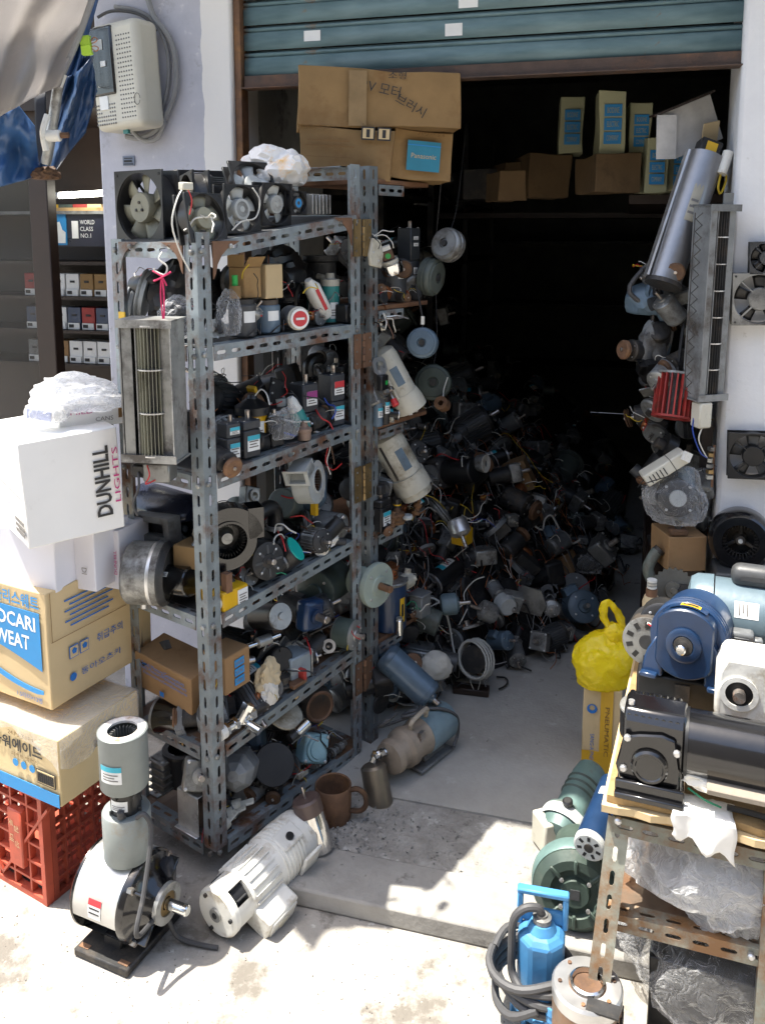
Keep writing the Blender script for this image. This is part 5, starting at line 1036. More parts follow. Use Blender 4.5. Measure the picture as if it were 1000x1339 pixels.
# pale boxes behind / above
d = (.32, .10, .14); t = stack_box('pale_carton', 'pale grey plain carton lying under white cigarette carton', 'carton', 74, 776, 1.89, (.93, -.36), 0, *d, card_lilac, 23, .0015)
d = (.06, .13, .15); t = stack_box('pale_carton', 'narrow pale carton with grey letters beside plain carton', 'carton', 126, 775, 1.93, (.93, -.36), 0, *d, card_lilac, 24, .001); lettering(t, 'DI', LFc(d, -.0, .05) @ RZ(-90), .016, .014, ink_grey)
d = (.06, .12, .15); t = stack_box('pale_carton', 'pale grey carton squeezed against the rack post', 'carton', 158, 772, 1.99, (.93, -.36), 0, *d, card_lilac, 25, .001); lettering(t, 'DUNHILL', LFc(d, .02, .07) @ RZ(90), .06, .008, ink_pink)
# big white cigarette carton
d = (.26, .215, .24); x = Vector((.60, -.80, 0)).normalized(); y = Vector((-x.y, x.x, 0)); c = P(38, 716, 1.80)
t = thing('cigarette_carton', 'large white cigarette carton with bold black sideways lettering', 'carton', fr(c - x * d[0] / 2 + y * d[1] / 2, x, Z) @ RY(1) @ RX(2.5), 'boxes stacked beside the rack'); carton(t, *d, card_white, .003, 26)
lettering(t, 'DUNHILL', RFc(d, .064, .12) @ RZ(90), .165, .036, ink, bold=.025); lettering(t, 'LIGHTS', RFc(d, .096, .13) @ RZ(90), .13, .013, ink_pink); patch(t, 'flap_seam', LFc(d, 0, .115), d[0] * .98, .002, mid_grey)
for k in range(3): patch(t, 'print_line', LFc(d, .085, .055 - .013 * k), .07, .009, ink_grey)
lettering(t, 'LIGHTS', LFc(d, .0, .075), .06, .012, ink_pink)
d = (.24, .16, .055); t = stack_box('white_carton', 'flat white carton with magenta print on top of stack', 'carton', 78, 563, 1.92, (.5, -.85), 0, *d, card_white, 27, .002); lettering(t, 'CANS', RFc(d, .02, .018), .04, .010, ink_grey); lettering(t, 'MILD', RFc(d, -.03, .038), .05, .010, ink_pink); patch(t, 'corner_mark', RFc(d, .06, .028), .016, .022, ink_brown)
crumpled('plastic_bag', 'milky plastic bag bundled over the flat white carton', 'bag', fr(P(100, 518, 1.98), (.8, -.3, 0), Z), (.22, .15, .085), 61, film_milky, .4, 'boxes stacked beside the rack')
t = thing('cigarette_slab', 'small shrink wrapped packet lying at left end of top carton', 'packet', fr(P(60, 540, 1.90), (.93, -.2, -.1), Z), 'boxes stacked beside the rack'); part('packet_body', MB().box((.075, .05, .035)), card_white, t, bevel=.003); patch(t, 'print', T(0, -.0255, 0) @ RX(90), .06, .02, mk_once('faded_blue_print', (.35, .38, .52), .5, 0, .2, 30)); crumpled_ = part('film_wrap', crumple((.10, .07, .055), 62, .2, 3), None, t); crumpled_.data.materials.append(film_m)

# ------------------------------------------------------------------ electricity meter and cables on the wall
def wloc(u, v, d): return WM.inverted() @ WP(u, v, d)
a = wloc(126, 100, .06); b = wloc(204, 100, .06); zt_ = wloc(165, 30, .06).z; zb_ = wloc(165, 170, .06).z
MWd = b.x - a.x; MH = zt_ - zb_; mc = Vector(((a.x + b.x) / 2, -.055, (zt_ + zb_) / 2))
t = thing('electricity_meter', 'cream electricity meter box with dark clear window on wall', 'meter', WM @ T(*mc) @ RY(-3) @ RZ(-14))
part('case', MB().box((MWd * .98, .10, MH)), cream_pl, t, bevel=.022, seg=4)
part('dark_window', MB().box((MWd * .50, .02, MH * .64), (-MWd * .235, -.046, MH * .15)), black_gl, t, bevel=.006, seg=2)
part('clear_cover', MB().box((MWd * .26, .03, MH * .55), (-MWd * .15, -.068, MH * .17)), film('meter_cover', (.02, .02, .022), .02, .04, 0, 0), t, bevel=.01, seg=3)
part('nameplate', MB().box((.02, .003, .016), (-MWd * .17, -.058, MH * .12)), label_w, t); part('dial', MB().box((.05, .002, .03), (-MWd * .28, -.0572, MH * .30)), lite_grey, t)
dm = MB()
for i in range(6):
    for j in range(19): dm.lathe([(0, .0026), (.0008, .0026)], 6, T(MWd * .10 + i * .0105, -.0502, -MH * .40 + j * MH * .042) @ RZ(-90))
dm = part('vent_holes', dm, dark_grey, t); dm['kind'] = 'stuff'
dm = MB()
for i in range(9):
    for j in range(6):
        if 2 < i < 6 and j > 2: continue
        dm.lathe([(0, .0035), (.003, .001)], 6, T(-MWd * .42 + i * .0095, -.0502, -MH * .44 + j * .0115) @ RZ(-90))
dm = part('dimples', dm, alu_dull, t); dm['kind'] = 'stuff'
part('seal_window', MB().box((.035, .004, .04), (-MWd * .25, -.051, -MH * .24)), label_w, t); part('seal_tag', MB().box((.02, .01, .014), (.0, -.02, -MH * .515)), teal_m, t)
part('latch_ring', MB().tube([(MWd * .47, -.052, -MH * .22 + .015 * math.sin(q)) if 0 else (MWd * .42 + .012 * math.cos(q), -.052, -MH * .25 + .017 * math.sin(q)) for q in [k * .5 for k in range(13)]], .0008, 5, 1), dark_grey, t)
def cable(name, label, pts, d, r, m, g='cables around the meter'):
    return one(name, MB().tube([WP(u, v, d if not isinstance(d, (list, tuple)) else d[i]) for i, (u, v) in enumerate(pts)], r, 8), m, label, 'cable', None, g)
cable('wall_cable', 'thick grey cable running down beside meter from above', [(188, -25), (200, 18), (219, 45), (228, 70), (230, 110), (222, 140), (206, 168), (185, 180), (165, 178)], .02, .0085, wire_grey)
cable('wall_cable', 'pale grey cable curving behind the thick cable by meter', [(150, 8), (175, 12), (198, 24), (212, 45), (220, 75), (219, 115), (208, 150), (188, 168), (170, 172)], .012, .0065, wire_grey)
cable('wall_cable', 'thin dark cable arching over top of meter', [(128, 22), (145, 14), (172, 15), (192, 24), (204, 40)], .03, .005, rubber)
cable('wall_cable', 'looped cable end under the meter box', [(206, 150), (214, 160), (206, 180), (190, 184), (178, 176), (172, 168)], .025, .007, wire_grey)
t = thing('wall_plaque', 'small blue grey number plaque on lilac wall under meter', 'plaque', WM @ T(wloc(169, 210, 0).x, -.003, wloc(169, 210, 0).z) @ RX(90)); part('plate', MB().box((.042, .03, .003)), mk_once('plaque_blue', (.20, .24, .32), .5, .2), t, bevel=.0005); patch(t, 'print_line', T(0, .008, .0015), .03, .003, ink); patch(t, 'print_line', T(-.002, -.001, .0015), .028, .006, ink); patch(t, 'print_line', T(0, -.010, .0015), .034, .003, ink)

# ------------------------------------------------------------------ tarpaulin awning of the kiosk
def sheet(cs, n, fold):       # Coons-like patch through four edge polylines of (u, v, Y)
    top, bot = cs
    def f(a, b):
        def al(pl, s):
            s *= len(pl) - 1; i = min(int(s), len(pl) - 2); k = s - i; return P(*pl[i]).lerp(P(*pl[i + 1]), k)
        p = al(top, a).lerp(al(bot, a), b); d = (p - C0).normalized(); return p + d * fold(a, b) 
    return MB().grid(f, n, n)
tarp_grey = film('dirty_clear_tarp', (.44, .42, .41), .78, .35, .5, .12)
tarp_blue = mk('blue_tarp', (.022, .07, .18), .38, 0, .25, 6, .3, (.06, .10, .17), 5, .4, 14)
t = thing('tarpaulin', 'blue tarpaulin awning with dirty grey top sheet bunched over kiosk', 'tarpaulin')
def add_sheet(nm, cs, m_, fold, n=36):
    o = part(nm, sheet(cs, n, fold), m_, t, smooth=60); s = o.modifiers.new('th', 'SOLIDIFY'); s.thickness = .002; return o
nz = lambda a, b, f_, s: noise.noise(Vector((a * f_, b * f_, s)))
add_sheet('grey_sheet', ([(-80, -60, 1.82), (30, -50, 1.97), (138, -40, 2.17)], [(-80, 175, 1.97), (0, 152, 2.07), (40, 128, 2.12), (78, 112, 2.17)]), tarp_grey, lambda a, b: .035 * math.sin(a * 13 + b * 5) + .05 * nz(a, b, 3, 1) + .03 * math.sin(b * 3.1))
add_sheet('blue_lobe', ([(-90, 175, 2.10), (0, 150, 2.14), (24, 138, 2.17), (45, 165, 2.19)], [(-90, 262, 2.24), (0, 243, 2.24), (30, 236, 2.24), (52, 228, 2.25)]), tarp_blue, lambda a, b: .05 * math.sin(b * 6 - a * 3) + .04 * nz(a, b, 4, 5) - .06 * math.sin(a * 3.1) * math.sin(b * 3.1))
add_sheet('blue_flap', ([(108, -30, 2.24), (140, -40, 2.24)], [(48, 232, 2.28), (66, 222, 2.27)]), tarp_blue, lambda a, b: .02 * nz(a, b, 4, 8), 20)
add_sheet('blue_flap', ([(88, 100, 2.22), (104, 92, 2.24), (122, 70, 2.25)], [(52, 231, 2.27), (70, 226, 2.27), (104, 178, 2.28)]), tarp_blue, lambda a, b: .03 * math.sin(a * 7 + b * 2) + .02 * nz(a, b, 5, 9), 24)
add_sheet('blue_flap', ([(112, 60, 2.26), (121, 80, 2.27), (127, 118, 2.28)], [(88, 150, 2.27), (90, 200, 2.27), (112, 172, 2.28)]), tarp_blue, lambda a, b: .015 * nz(a, b, 5, 3), 16)
add_sheet('dark_flap', ([(45, 122, 2.32), (60, 116, 2.32)], [(48, 225, 2.34), (62, 222, 2.34)]), mk_once('dark_tarp', (.03, .03, .035), .5), lambda a, b: .0, 6)
t = thing('awning_pole', 'bent grey metal awning pole with white clamp and rusty bolt', 'pole')
part('tube', MB().tube([P(128, -25, 2.14), P(104, 45, 2.15), P(80, 100, 2.16)], .0075, 10), wire_grey, t); part('tube', MB().tube([P(78, 98, 2.17), P(72, 140, 2.18), P(66, 182, 2.19), P(60, 214, 2.20)], .0125, 12), alu_dull, t)
part('sleeve', MB().tube([P(82, 96, 2.16), P(76, 112, 2.16)], .011, 10), white_en, t); p, q = P(58, 178, 2.15), P(90, 176, 2.15); part('clamp', MB().cyl(.014, -.005, (q - p).length - .02, 12, fr(p, q - p)), white_en, t, bevel=.002); part('rusty_bolt', MB().cyl(.007, (q - p).length - .02, (q - p).length, 8, fr(p, q - p)), rusty, t); part('clamp_arm', MB().tube([P(62, 150, 2.15), P(56, 172, 2.14), P(60, 196, 2.15)], .008, 8), white_en, t)
crumpled('tie_cloth', 'brown cloth knot tying tarpaulin to kiosk frame', 'cloth', fr(P(60, 228, 2.22), (1, 0, 0), Z), (.06, .05, .04), 71, rusty, .4)
t = thing('binder_clip', 'lime green binder clips gripping tarpaulin edge', 'clip', fr(P(113, 59, 2.16), (1, -.1, .1), Z))
for k in (-1, 1):
    b_ = part('clip_body', MB().prism([(-.008, -.011), (.008, -.011), (.002, .0), (.008, .011), (-.008, .011)], -.012, .012, T(0, 0, .011 * k)), lime_pl, t, bevel=.001); part('handle', MB().tube([(.012, 0, .008 * k), (.022, -.002, .016 * k), (.03, -.002, .010 * k), (.022, -.002, .004 * k), (.012, 0, .004 * k)], .0012, 5), copper, b_)
# ------------------------------------------------------------------ machines on the ground in front of the rack
G_F = 'machines standing on the ground by the doorstep'
g = GP(180, 1226); gx = Vector((.91, -.41, 0)).normalized(); gM = fr(g + Z * .118, gx, Z)
t = thing('gear_motor', 'large silver and black motor on cast feet holding the vertical blower', 'motor', gM, G_F)
Rg = .096; sg = 40
part('silver_band', MB().lathe([(-.095, Rg * .99), (-.095, Rg), (.025, Rg), (.025, Rg * .99)], sg, None, lambda i, k: i == 1 and k in (21, 22, 23, 24)), white_en if 0 else mk_once('brushed_band', (.60, .60, .58), .35, .6, .1, 14, .15, (.35, .32, .28)), t)
part('inner_core', MB().cyl(Rg * .86, -.07, .02, 32), black_pl, t)
part('front_bell', MB().lathe([(.025, Rg * 1.01), (.03, Rg * 1.02), (.042, Rg * .97), (.05, Rg * .72), (.075, Rg * .50), (.085, Rg * .44)], sg), black_gl, t)
part('rear_bell', MB().lathe([(-.13, Rg * .35), (-.12, Rg * .6), (-.108, Rg * .95), (-.10, Rg * 1.02), (-.095, Rg * 1.01)], sg), black_gl, t)
for k in range(4): part('rib', MB().box((.05, .007, Rg * .62), (.052, 0, Rg * .62), RX(45 + 90 * k)), black_gl, t, bevel=.002); 
bolts(t, .04, Rg * .93, .008, 4, 45, steel_shaft, 'through_bolt', 1.2)
bz = part('bearing_ring', MB().holed(circ(28, Rg * .46), circ(28, Rg * .28), .06, .092), alu_dull, t); part('bearing', MB().holed(circ(24, Rg * .28), circ(24, Rg * .15), .07, .088), brass, bz)
shaft(t, .07, .145, .0125, chrome); part('rear_shaft', MB().cyl(.011, -.16, -.11, 16), chrome, t)
part('rating_plate', cyl_patch(Rg + .0009, -.05, -.015, 158, 184, 6), label_w, t); part('rating_header', cyl_patch(Rg + .0016, -.05, -.015, 158, 166, 6), label_r, t)
for k in range(2): part('print_line', cyl_patch(Rg + .0016, -.047, -.018, 169 + 6 * k, 171 + 6 * k, 4), ink, t)
part('base', MB().box((.15, .20, .018), (-.02, 0, -.107)).box((.05, .12, .03), (-.02, 0, -.09)), dark_cast, t, bevel=.003); 
for sx in (-1, 1):
    for sy in (-1, 1): part('foot_slot', MB().box((.026, .012, .004), (-.02 + sx * .055, sy * .085, -.0985)), rusty, t)
vb = g + Vector((-.012, 0, 0)); t = thing('vertical_blower', 'grey double cylinder blower standing upright on the large motor', 'blower', fr(vb + Z * .212, Z, Vector((-.3, -1, 0))) , G_F)
rb = .053; part('lower_can', MB().lathe([(0, rb * .97), (.003, rb), (.108, rb), (.112, rb * .96), (.112, .03)], 36), lite_grey if 0 else mk_once('galvanised_grey', (.22, .245, .24), .5, .2, .12, 12, .3, (.20, .15, .10), 6), t)
part('motor_core', MB().lathe([(.10, rb * .62), (.172, rb * .62)], 30), black_pl, t)
for k in range(12): part('vent_slot', MB().box((.008, .003, .012), (.118 if k % 2 else .158, 0, rb * .625), RX(30 * k)), dark_grey, t)
cyl_label(t, rb * .63, .125, .15, 60, 130); 
part('upper_can', MB().lathe([(.172, .03), (.172, rb * .95), (.176, rb), (.292, rb), (.297, rb * 1.02), (.302, rb * 1.02), (.304, rb * .95)], 36, None, None, False), MATS['galvanised_grey'], t)
part('top_ring', MB().holed(circ(36, rb * .96), circ(36, rb * .62), .298, .303), mk_once('peeling_white', (.66, .64, .60), .6, 0, .1, 20, .42, (.30, .13, .05), 14, .3), t)
iv = MB()
for k in range(24): iv.box((.06, .0015, .012), (.262, 0, rb * .56), RX(15 * k))
iv = part('impeller_vanes', iv, alu_dull, t, smooth=0); iv['kind'] = 'stuff'
part('impeller_floor', MB().cyl(rb * .6, .235, .238, 28), dark_cast, t)
cyl_label(t, rb, .205, .245, 62, 118, label_c); part('terminal', MB().cyl(.008, 0, .014, 12, T(.118, -.012, rb * .72) @ RY(0)), rubber, t)
pts = [vb + Z * .33 + Vector((.035, -.04, 0)), vb + Z * .34 + Vector((.055, -.045, 0)), vb + Z * .30 + Vector((.068, -.05, 0)), vb + Z * .20 + Vector((.062, -.10, 0)), vb + Z * .13 + Vector((.055, -.14, 0)), GP(212, 1195, .09), GP(232, 1225, .02), GP(262, 1236, .008), GP(285, 1240, .006)]
one('power_cord', MB().tube(pts, .0055, 8, 6), rubber, 'grey power cord hanging from vertical blower to the ground', 'cord')
# white motor lying at an angle
f0 = Vector((-.376, 1.748, .066)); f1 = Vector((-.222, 1.974, .082)); ax = (f1 - f0); Lw = ax.length; up = Vector((.35, -.2, 1))
t = thing('white_motor', 'white finned motor lying on its side in front of rack', 'motor', fr(f0, ax, up), G_F)
Rw = .060
part('face_ring', MB().lathe([(0, .0), (0, Rw * .90), (.006, Rw), (.018, Rw), (.018, Rw * .8)], 36), white_en, t)
part('cage', MB().lathe([(.018, Rw * 1.0), (.062, Rw * 1.0)], 36, None, lambda i, k: k % 9 in (0, 1, 2, 3) , False), white_en, t); part('fan_core', MB().cyl(Rw * .82, .01, .06, 28), black_pl, t)
for k in range(12): part('fan_vane', MB().box((.03, .002, .014), (.04, 0, Rw * .88), RX(30 * k)), dark_grey, t)
part('body', MB().lathe([(.062, Rw * 1.0), (.066, Rw * 1.06), (.16, Rw * 1.06), (.165, Rw * 1.10), (Lw, Rw * 1.10)], 36), white_en, t)
for k in range(7): part('body_ring', MB().lathe([(.172 + .011 * k, Rw * 1.09), (.174 + .011 * k, Rw * 1.14), (.178 + .011 * k, Rw * 1.14), (.180 + .011 * k, Rw * 1.09)], 36, None, None, False), white_en, t)
fn = MB()
for k in range(22): fn.box((.085, .0025, .006), (.112, 0, Rw * 1.08), RX(360 / 22 * k))
fn = part('cooling_fins', fn, white_en, t, smooth=0); fn['kind'] = 'stuff'
part('end_bell', MB().lathe([(Lw, Rw * 1.10), (Lw + .02, Rw * 1.05), (Lw + .035, Rw * .7), (Lw + .035, 0)], 36), white_en, t)
tb = part('terminal_box', MB().box((.10, .065, .06), (.11, -Rw * 1.30, -.012)), white_en, t, bevel=.006, seg=2); part('box_cover', MB().box((.085, .006, .05), (.11, -Rw * 1.30 - .034, -.012)), white_en, tb, bevel=.003); part('cover_dimple', MB().cyl(.016, 0, .002, 20, T(.11, -Rw * 1.30 - .037, -.012) @ RZ(-90)), cream, tb)
part('foot', MB().box((.07, .13, .008), (Lw - .05, -.03, -Rw * 1.16)).box((.07, .012, .04), (Lw - .05, -.045, -Rw * .98)), white_en, t, bevel=.003); part('foot', MB().box((.06, .008, .11), (Lw - .03, -Rw * 1.22, .0)), white_en, t, bevel=.002)
part('rubber_plug', MB().cyl(.010, 0, .008, 16, T(Lw - .055, -.01, Rw * 1.11) @ RY(-90)), black_pl, t); part('mount_pad', MB().box((.07, .05, .006), (Lw - .055, -.005, Rw * 1.10)), white_en, t, bevel=.003)
part('face_boss', MB().cyl(.016, -.006, 0, 20), alu_dull, t); part('face_hole', MB().cyl(.007, -.0075, -.0055, 16), dark_cast, t)
for k in range(3): part('bolt', MB().cyl(.005, -.005, 0, 8, T(0, Rw * .78 * math.cos(R_(30 + 120 * k)), Rw * .78 * math.sin(R_(30 + 120 * k)))), dark_cast, t)
# small upright can and rusty mug
b0 = GP(420, 1112, SLAB); t0 = P(399, 1044, b0.y + .02)
t = thing('can_motor', 'chrome can motor with brown cap leaning behind white motor', 'motor', fr(b0, t0 - b0, Vector((0, -1, 0))), G_F); Lc = (t0 - b0).length; part('can', MB().lathe([(0, .032), (.004, .036), (Lc * .72, .036), (Lc * .72, .03)], 28), chrome, t); part('cap', MB().lathe([(Lc * .72, .037), (Lc * .96, .037), (Lc, .033), (Lc, 0)], 28), mk_once('brown_bakelite', (.11, .075, .065), .4, .1), t); part('pin', MB().cyl(.003, Lc, Lc + .03, 8), steel_shaft, t); part('stub', MB().cyl(.010, 0, .04, 12, T(Lc * .7, 0, .02) @ RZ(120)), rusty, t)
b0 = GP(436, 1068, SLAB)
t = thing('rusty_mug', 'rusty brown metal mug with curved handle on doorstep', 'mug', fr(b0, Z, Vector((1, -.25, 0))), G_F); part('cup', MB().lathe([(0, .046), (.002, .047), (.094, .049), (.097, .047), (.094, .044), (.006, .043), (.006, 0)], 30), rusty, t); part('handle', MB().tube([(.085, 0, .046), (.092, 0, .066), (.08, 0, .086), (.05, 0, .09), (.03, 0, .074), (.026, 0, .047)], .007, 8), rusty, t)
# pump set with tank
q0 = GP(528, 1012, SLAB); q1 = GP(584, 968, SLAB); ax = (q1 - q0).normalized(); 
t = thing('pump_motor', 'pale blue pump motor with tan head and hanging tank beside doorstep', 'pump', fr(q0 + Z * .082, ax, Z), G_F)
Rp = .058; part('motor_body', MB().lathe([(.075, Rp), (.19, Rp), (.20, Rp * .9), (.205, Rp * .5)], 32), lite_blue, t); part('pump_head', MB().lathe([(-.075, .02), (-.07, .045), (-.05, .05), (-.045, .04), (-.02, .045), (-.01, .056), (.012, .058), (.016, .05), (.06, .052), (.075, .056)], 28), mk_once('tan_cast', (.28, .23, .18), .55, .2, .2, 20, .3, (.12, .09, .07)), t)
part('base', MB().box((.16, .10, .012), (.10, 0, -.072)).box((.10, .06, .02), (.11, 0, -.058)), mid_grey, t, bevel=.003); part('handle', MB().tube([(.02, -.01, .05), (.01, -.02, .082), (.08, -.02, .092), (.09, -.01, .06)], .0065, 8), mk_once('tan_plastic', (.46, .40, .32), .5), t)
lead(t, [(.18, .0, .055), (.12, .02, .075), (.06, .0, .08), (.03, .03, .07), (.08, .04, .06), (.14, -.02, .065), (.19, -.05, .03), (.20, -.05, -.03), (.17, -.055, -.06)], rubber, .005, 'power_cord'); lead(t, [(.05, .02, .065), (.0, .05, .055), (-.05, .05, .07), (-.03, .03, .09), (.02, .045, .08)], rubber, .005, 'power_cord')
part('strap_plate', MB().box((.02, .01, .03), (.03, -.04, .035)), steel_shaft, t)
q = P(498, 1058, q0.y - .12); q2 = P(488, 1003, q0.y - .09)
tk = part('tank', MB().lathe([(0, .036), (.003, .039), (.010, .039), (.012, .037), ((q2 - q).length, .036), ((q2 - q).length + .006, .03), ((q2 - q).length + .008, 0)], 30, t.matrix_world.inverted() @ fr(q, q2 - q, Vector((0, -1, 0)))), mk_once('bronze_can', (.24, .21, .17), .35, .7, .15, 20, .2, (.1, .07, .05)), t)
Mi = t.matrix_world.inverted(); a_, b_ = Mi @ (q2 + (q2 - q).normalized() * .012), Vector((-.06, 0, .01))
part('pipe', MB().tube([a_, a_ + (b_ - a_) * .3 + Vector((0, 0, .02)), b_], .009, 8), chrome, tk); 
for k in range(3): part('fitting', MB().cyl(.012, -.008, .008, 6, T(*(a_ + (b_ - a_) * (.15 + .3 * k) + Vector((0, 0, .015))))), chrome, tk)
part('valve', MB().cyl(.006, 0, .03, 8, T(*a_) @ RY(-70)), brass, tk)
# crumbled plaster on the doorstep
rb_ = MB(); rd_ = random.Random(3)
for k in range(420):
    u, v = (rd_.gauss(440, 36), rd_.gauss(1085, 24)) if k < 300 else (rd_.uniform(400, 620), rd_.uniform(1060, 1150)); p = GP(u, v, SLAB + .001); s = rd_.uniform(.0015, .006) * (1.6 if k % 23 == 0 else 1)
    rb_.add([(p.x + s * rd_.uniform(-1, 1), p.y + s * rd_.uniform(-1, 1), p.z + (s * rd_.uniform(.5, 1) if j > 2 else -.002)) for j in range(5)], [(0, 1, 3), (1, 2, 4, 3), (2, 0, 3, 4), (0, 1, 2)])
ro = part('rubble', rb_, mk('plaster_rubble', (.52, .51, .49), .9, 0, .3, 40, .3, (.16, .15, .14), 60), None, smooth=0); ro['kind'] = 'stuff'; ro['label'] = 'crumbled pale plaster chips scattered on the doorstep'; ro['category'] = 'rubble'

gr = MB(); rg = random.Random(9)
for k in range(500):
    u, v = rg.uniform(0, 660), rg.uniform(1150, 1339); p = GP(u, v, .0005); s = rg.uniform(.0008, .003)
    gr.add([(p.x + s * rg.uniform(-1, 1), p.y + s * rg.uniform(-1, 1), p.z + (s * rg.uniform(.5, 1) if j > 2 else -.001)) for j in range(5)], [(0, 1, 3), (1, 2, 4, 3), (2, 0, 3, 4), (0, 1, 2)])
go = part('grit', gr, mk('street_grit', (.16, .15, .14), .9, 0, .4, 40), None, smooth=0); go['kind'] = 'stuff'; go['label'] = 'dark grit scattered over the sunlit pavement'; go['category'] = 'grit'
# ------------------------------------------------------------------ work table at the right and what stands on and under it
TZ = .52; T0 = Vector((.447, 1.525, 0)); e2 = Vector((.93, -.367, 0)).normalized(); d2 = Vector((-e2.y, e2.x, 0)); TM = fr(T0, e2, Z)
def tl(x, y, z): return T0 + e2 * x + d2 * y + Vector((0, 0, z))
def TP(u, v, y): return onplane(u, v, T0 + d2 * y, d2)
tab = thing('work_table', 'rusty slotted angle table with ragged plywood top', 'table')
for k, (dz, mm, x0, ya) in enumerate(((0, wood_m, -.012, -.012), (-.016, card_tan, -.02, -.022), (-.030, wood_m, -.004, -.004))):
    mb = MB(); rdm = random.Random(90 + k); n_ = 26; W_ = .78
    top = [tl(x0 + W_ * i / n_, ya + rdm.uniform(-.005, .006), TZ + dz + .0075) for i in range(n_ + 1)]; bk = [tl(x0 + W_ * i / n_, .62, TZ + dz + .0075) for i in range(n_ + 1)]
    vs_ = top + bk + [p - Vector((0, 0, .0145)) for p in top] + [p - Vector((0, 0, .0145)) for p in bk]; m_ = n_ + 1
    fs_ = []
    for i in range(n_): fs_ += [(i, i + 1, m_ + i + 1, m_ + i), (2 * m_ + i, 3 * m_ + i, 3 * m_ + i + 1, 2 * m_ + i + 1), (i, 2 * m_ + i, 2 * m_ + i + 1, i + 1), (m_ + i, m_ + i + 1, 3 * m_ + i + 1, 3 * m_ + i)]
    fs_ += [(0, m_, 3 * m_, 2 * m_), (n_, 2 * m_ + n_, 3 * m_ + n_, m_ + n_)]
    part('top_board', mb.add(vs_, fs_), mm, tab, smooth=0)
zl = TZ - .040
angle_bar(tab, 'leg', P(768, 1285, 1.475), TP(795, 1066, .0), e2, .042, rack_rusty, .046, d2)
angle_bar(tab, 'leg', P(985, 1360, 1.40), TP(1002, 1106, .0), -e2 * .2 + e2, .042, rack_rusty, .046, d2)
angle_bar(tab, 'leg', tl(.02, .58, SLAB), tl(.02, .58, zl), e2, .042, rack_rusty, .046, -d2); angle_bar(tab, 'leg', tl(.70, .58, SLAB), tl(.70, .58, zl), -e2, .042, rack_rusty, .046, -d2)
angle_bar(tab, 'apron_beam', tl(.0, -.006, zl - .001), tl(.75, -.006, zl - .001), (0, 0, -1), .036, rack_rusty, .046, d2)
angle_bar(tab, 'cross_beam', TP(793, 1193, -.004), TP(1010, 1247, -.004), (0, 0, -1), .036, rack_rusty, .046, d2)
pz = TP(793, 1193, 0).z
part('under_shelf', MB().box((.72, .56, .006), (.37, .30, pz - .006), TM), rust_sheet, tab, smooth=0); angle_bar(tab, 'side_beam', tl(-.003, .03, zl), tl(-.003, .56, zl), (0, 0, -1), .036, rack_rusty, .046, e2)
for u, v in ((808, 1073), (785, 1210), (982, 1250)): part('bolt', MB().lathe([(-.002, .007), (.005, .007), (.008, .004)], 8, fr(TP(u, v, -.010), -d2)), alu, tab)
G_T = 'machines on the work table'
def tb_(name, label, cat, M): return thing(name, label, cat, M, G_T)
zt2 = TZ + .009
# black worm gear motor
t = tb_('worm_gear_motor', 'glossy black worm gear motor on front corner of table', 'motor', fr(tl(.062, .055, zt2), e2, Z))
part('housing', MB().prism([(-.045, .0), (.045, .0), (.045, .145), (.030, .165), (-.030, .165), (-.045, .145)], -.052, .062), black_gl, t, bevel=.006, seg=2)
cv = part('side_cover', MB().prism([(-.052, .012), (.050, .012), (.062, .055), (.050, .115), (.02, .125), (-.02, .132), (-.045, .125), (-.056, .06)], 0, .008, T(0, -.046, 0) @ RZ(-90) @ Matrix.Scale(-1, 4, (0, 1, 0))), black_gl, t, bevel=.003); part('round_cap', MB().lathe([(0, .034), (.006, .034), (.010, .030), (.010, .026), (.008, .024), (.008, 0)], 30, T(.0, -.0545, .066) @ RZ(-90)), black_gl, cv)
for bx, bz in ((-.042, .116), (.048, .104), (-.047, .052), (-.05, .024), (.05, .022)): part('bolt', MB().lathe([(0, .007), (.005, .007), (.007, .005)], 8, T(bx, -.054, bz) @ RZ(-90)), alu, t)
for k in range(8): part('rib', MB().cyl(.006, 0, .075, 10, T(-.042 + .0125 * k, -.038, .150) @ RZ(90) @ RY(-8)), black_gl, t)
part('base_flange', MB().box((.125, .13, .012), (.002, -.012, .0062)).box((.125, .01, .03), (.002, -.062, .018)), black_gl, t, bevel=.002)
part('motor_can', MB().lathe([(.062, .056), (.066, .062), (.24, .062), (.245, .058)], 36, T(0, .0, .10)), black_gl, t); part('end_cap', MB().lathe([(.245, .060), (.29, .060), (.30, .05), (.30, 0)], 36, T(0, 0, .10)), black_pl, t); part('motor_flange', MB().cyl(.064, .060, .066, 36, T(0, 0, .10)), black_pl, t)
part('eye_bolt', MB().cyl(.006, 0, .008, 8, T(-.04, -.02, .166) @ RY(-90)), alu, t)
lead(t, [(.07, -.04, .03), (.10, -.05, .02), (.13, -.055, .015)], wire_g, .002); lead(t, [(.24, -.05, .06), (.235, -.062, .02), (.25, -.07, -.0), (.29, -.075, -.01)], wire_k, .004); lead(t, [(.14, -.05, .015), (.19, -.045, .01), (.26, -.05, .006)], wire_k, .006)
wpp = mk_once('white_paper', (.74, .73, .70), .8, 0, .05, 10, .1, (.6, .56, .48), 6, .4, 25)
def paper_f(a, b):
    s = b * .135 - .055; x = .115 + .10 * a - .012 * b * (1 - a) + .004 * math.sin(b * 9 + a * 3)
    if s < 0: return tl(x, -.022 - s, zt2 + .004 + .006 * abs(noise.noise(Vector((a * 6, b * 7, 0)))))
    s *= .55 + .35 * a + .12 * math.sin(a * 14); return tl(x + .1 * s, -.025 - .10 * s - .005 * math.sin(a * 8 + b * 3), zt2 + .003 - s)
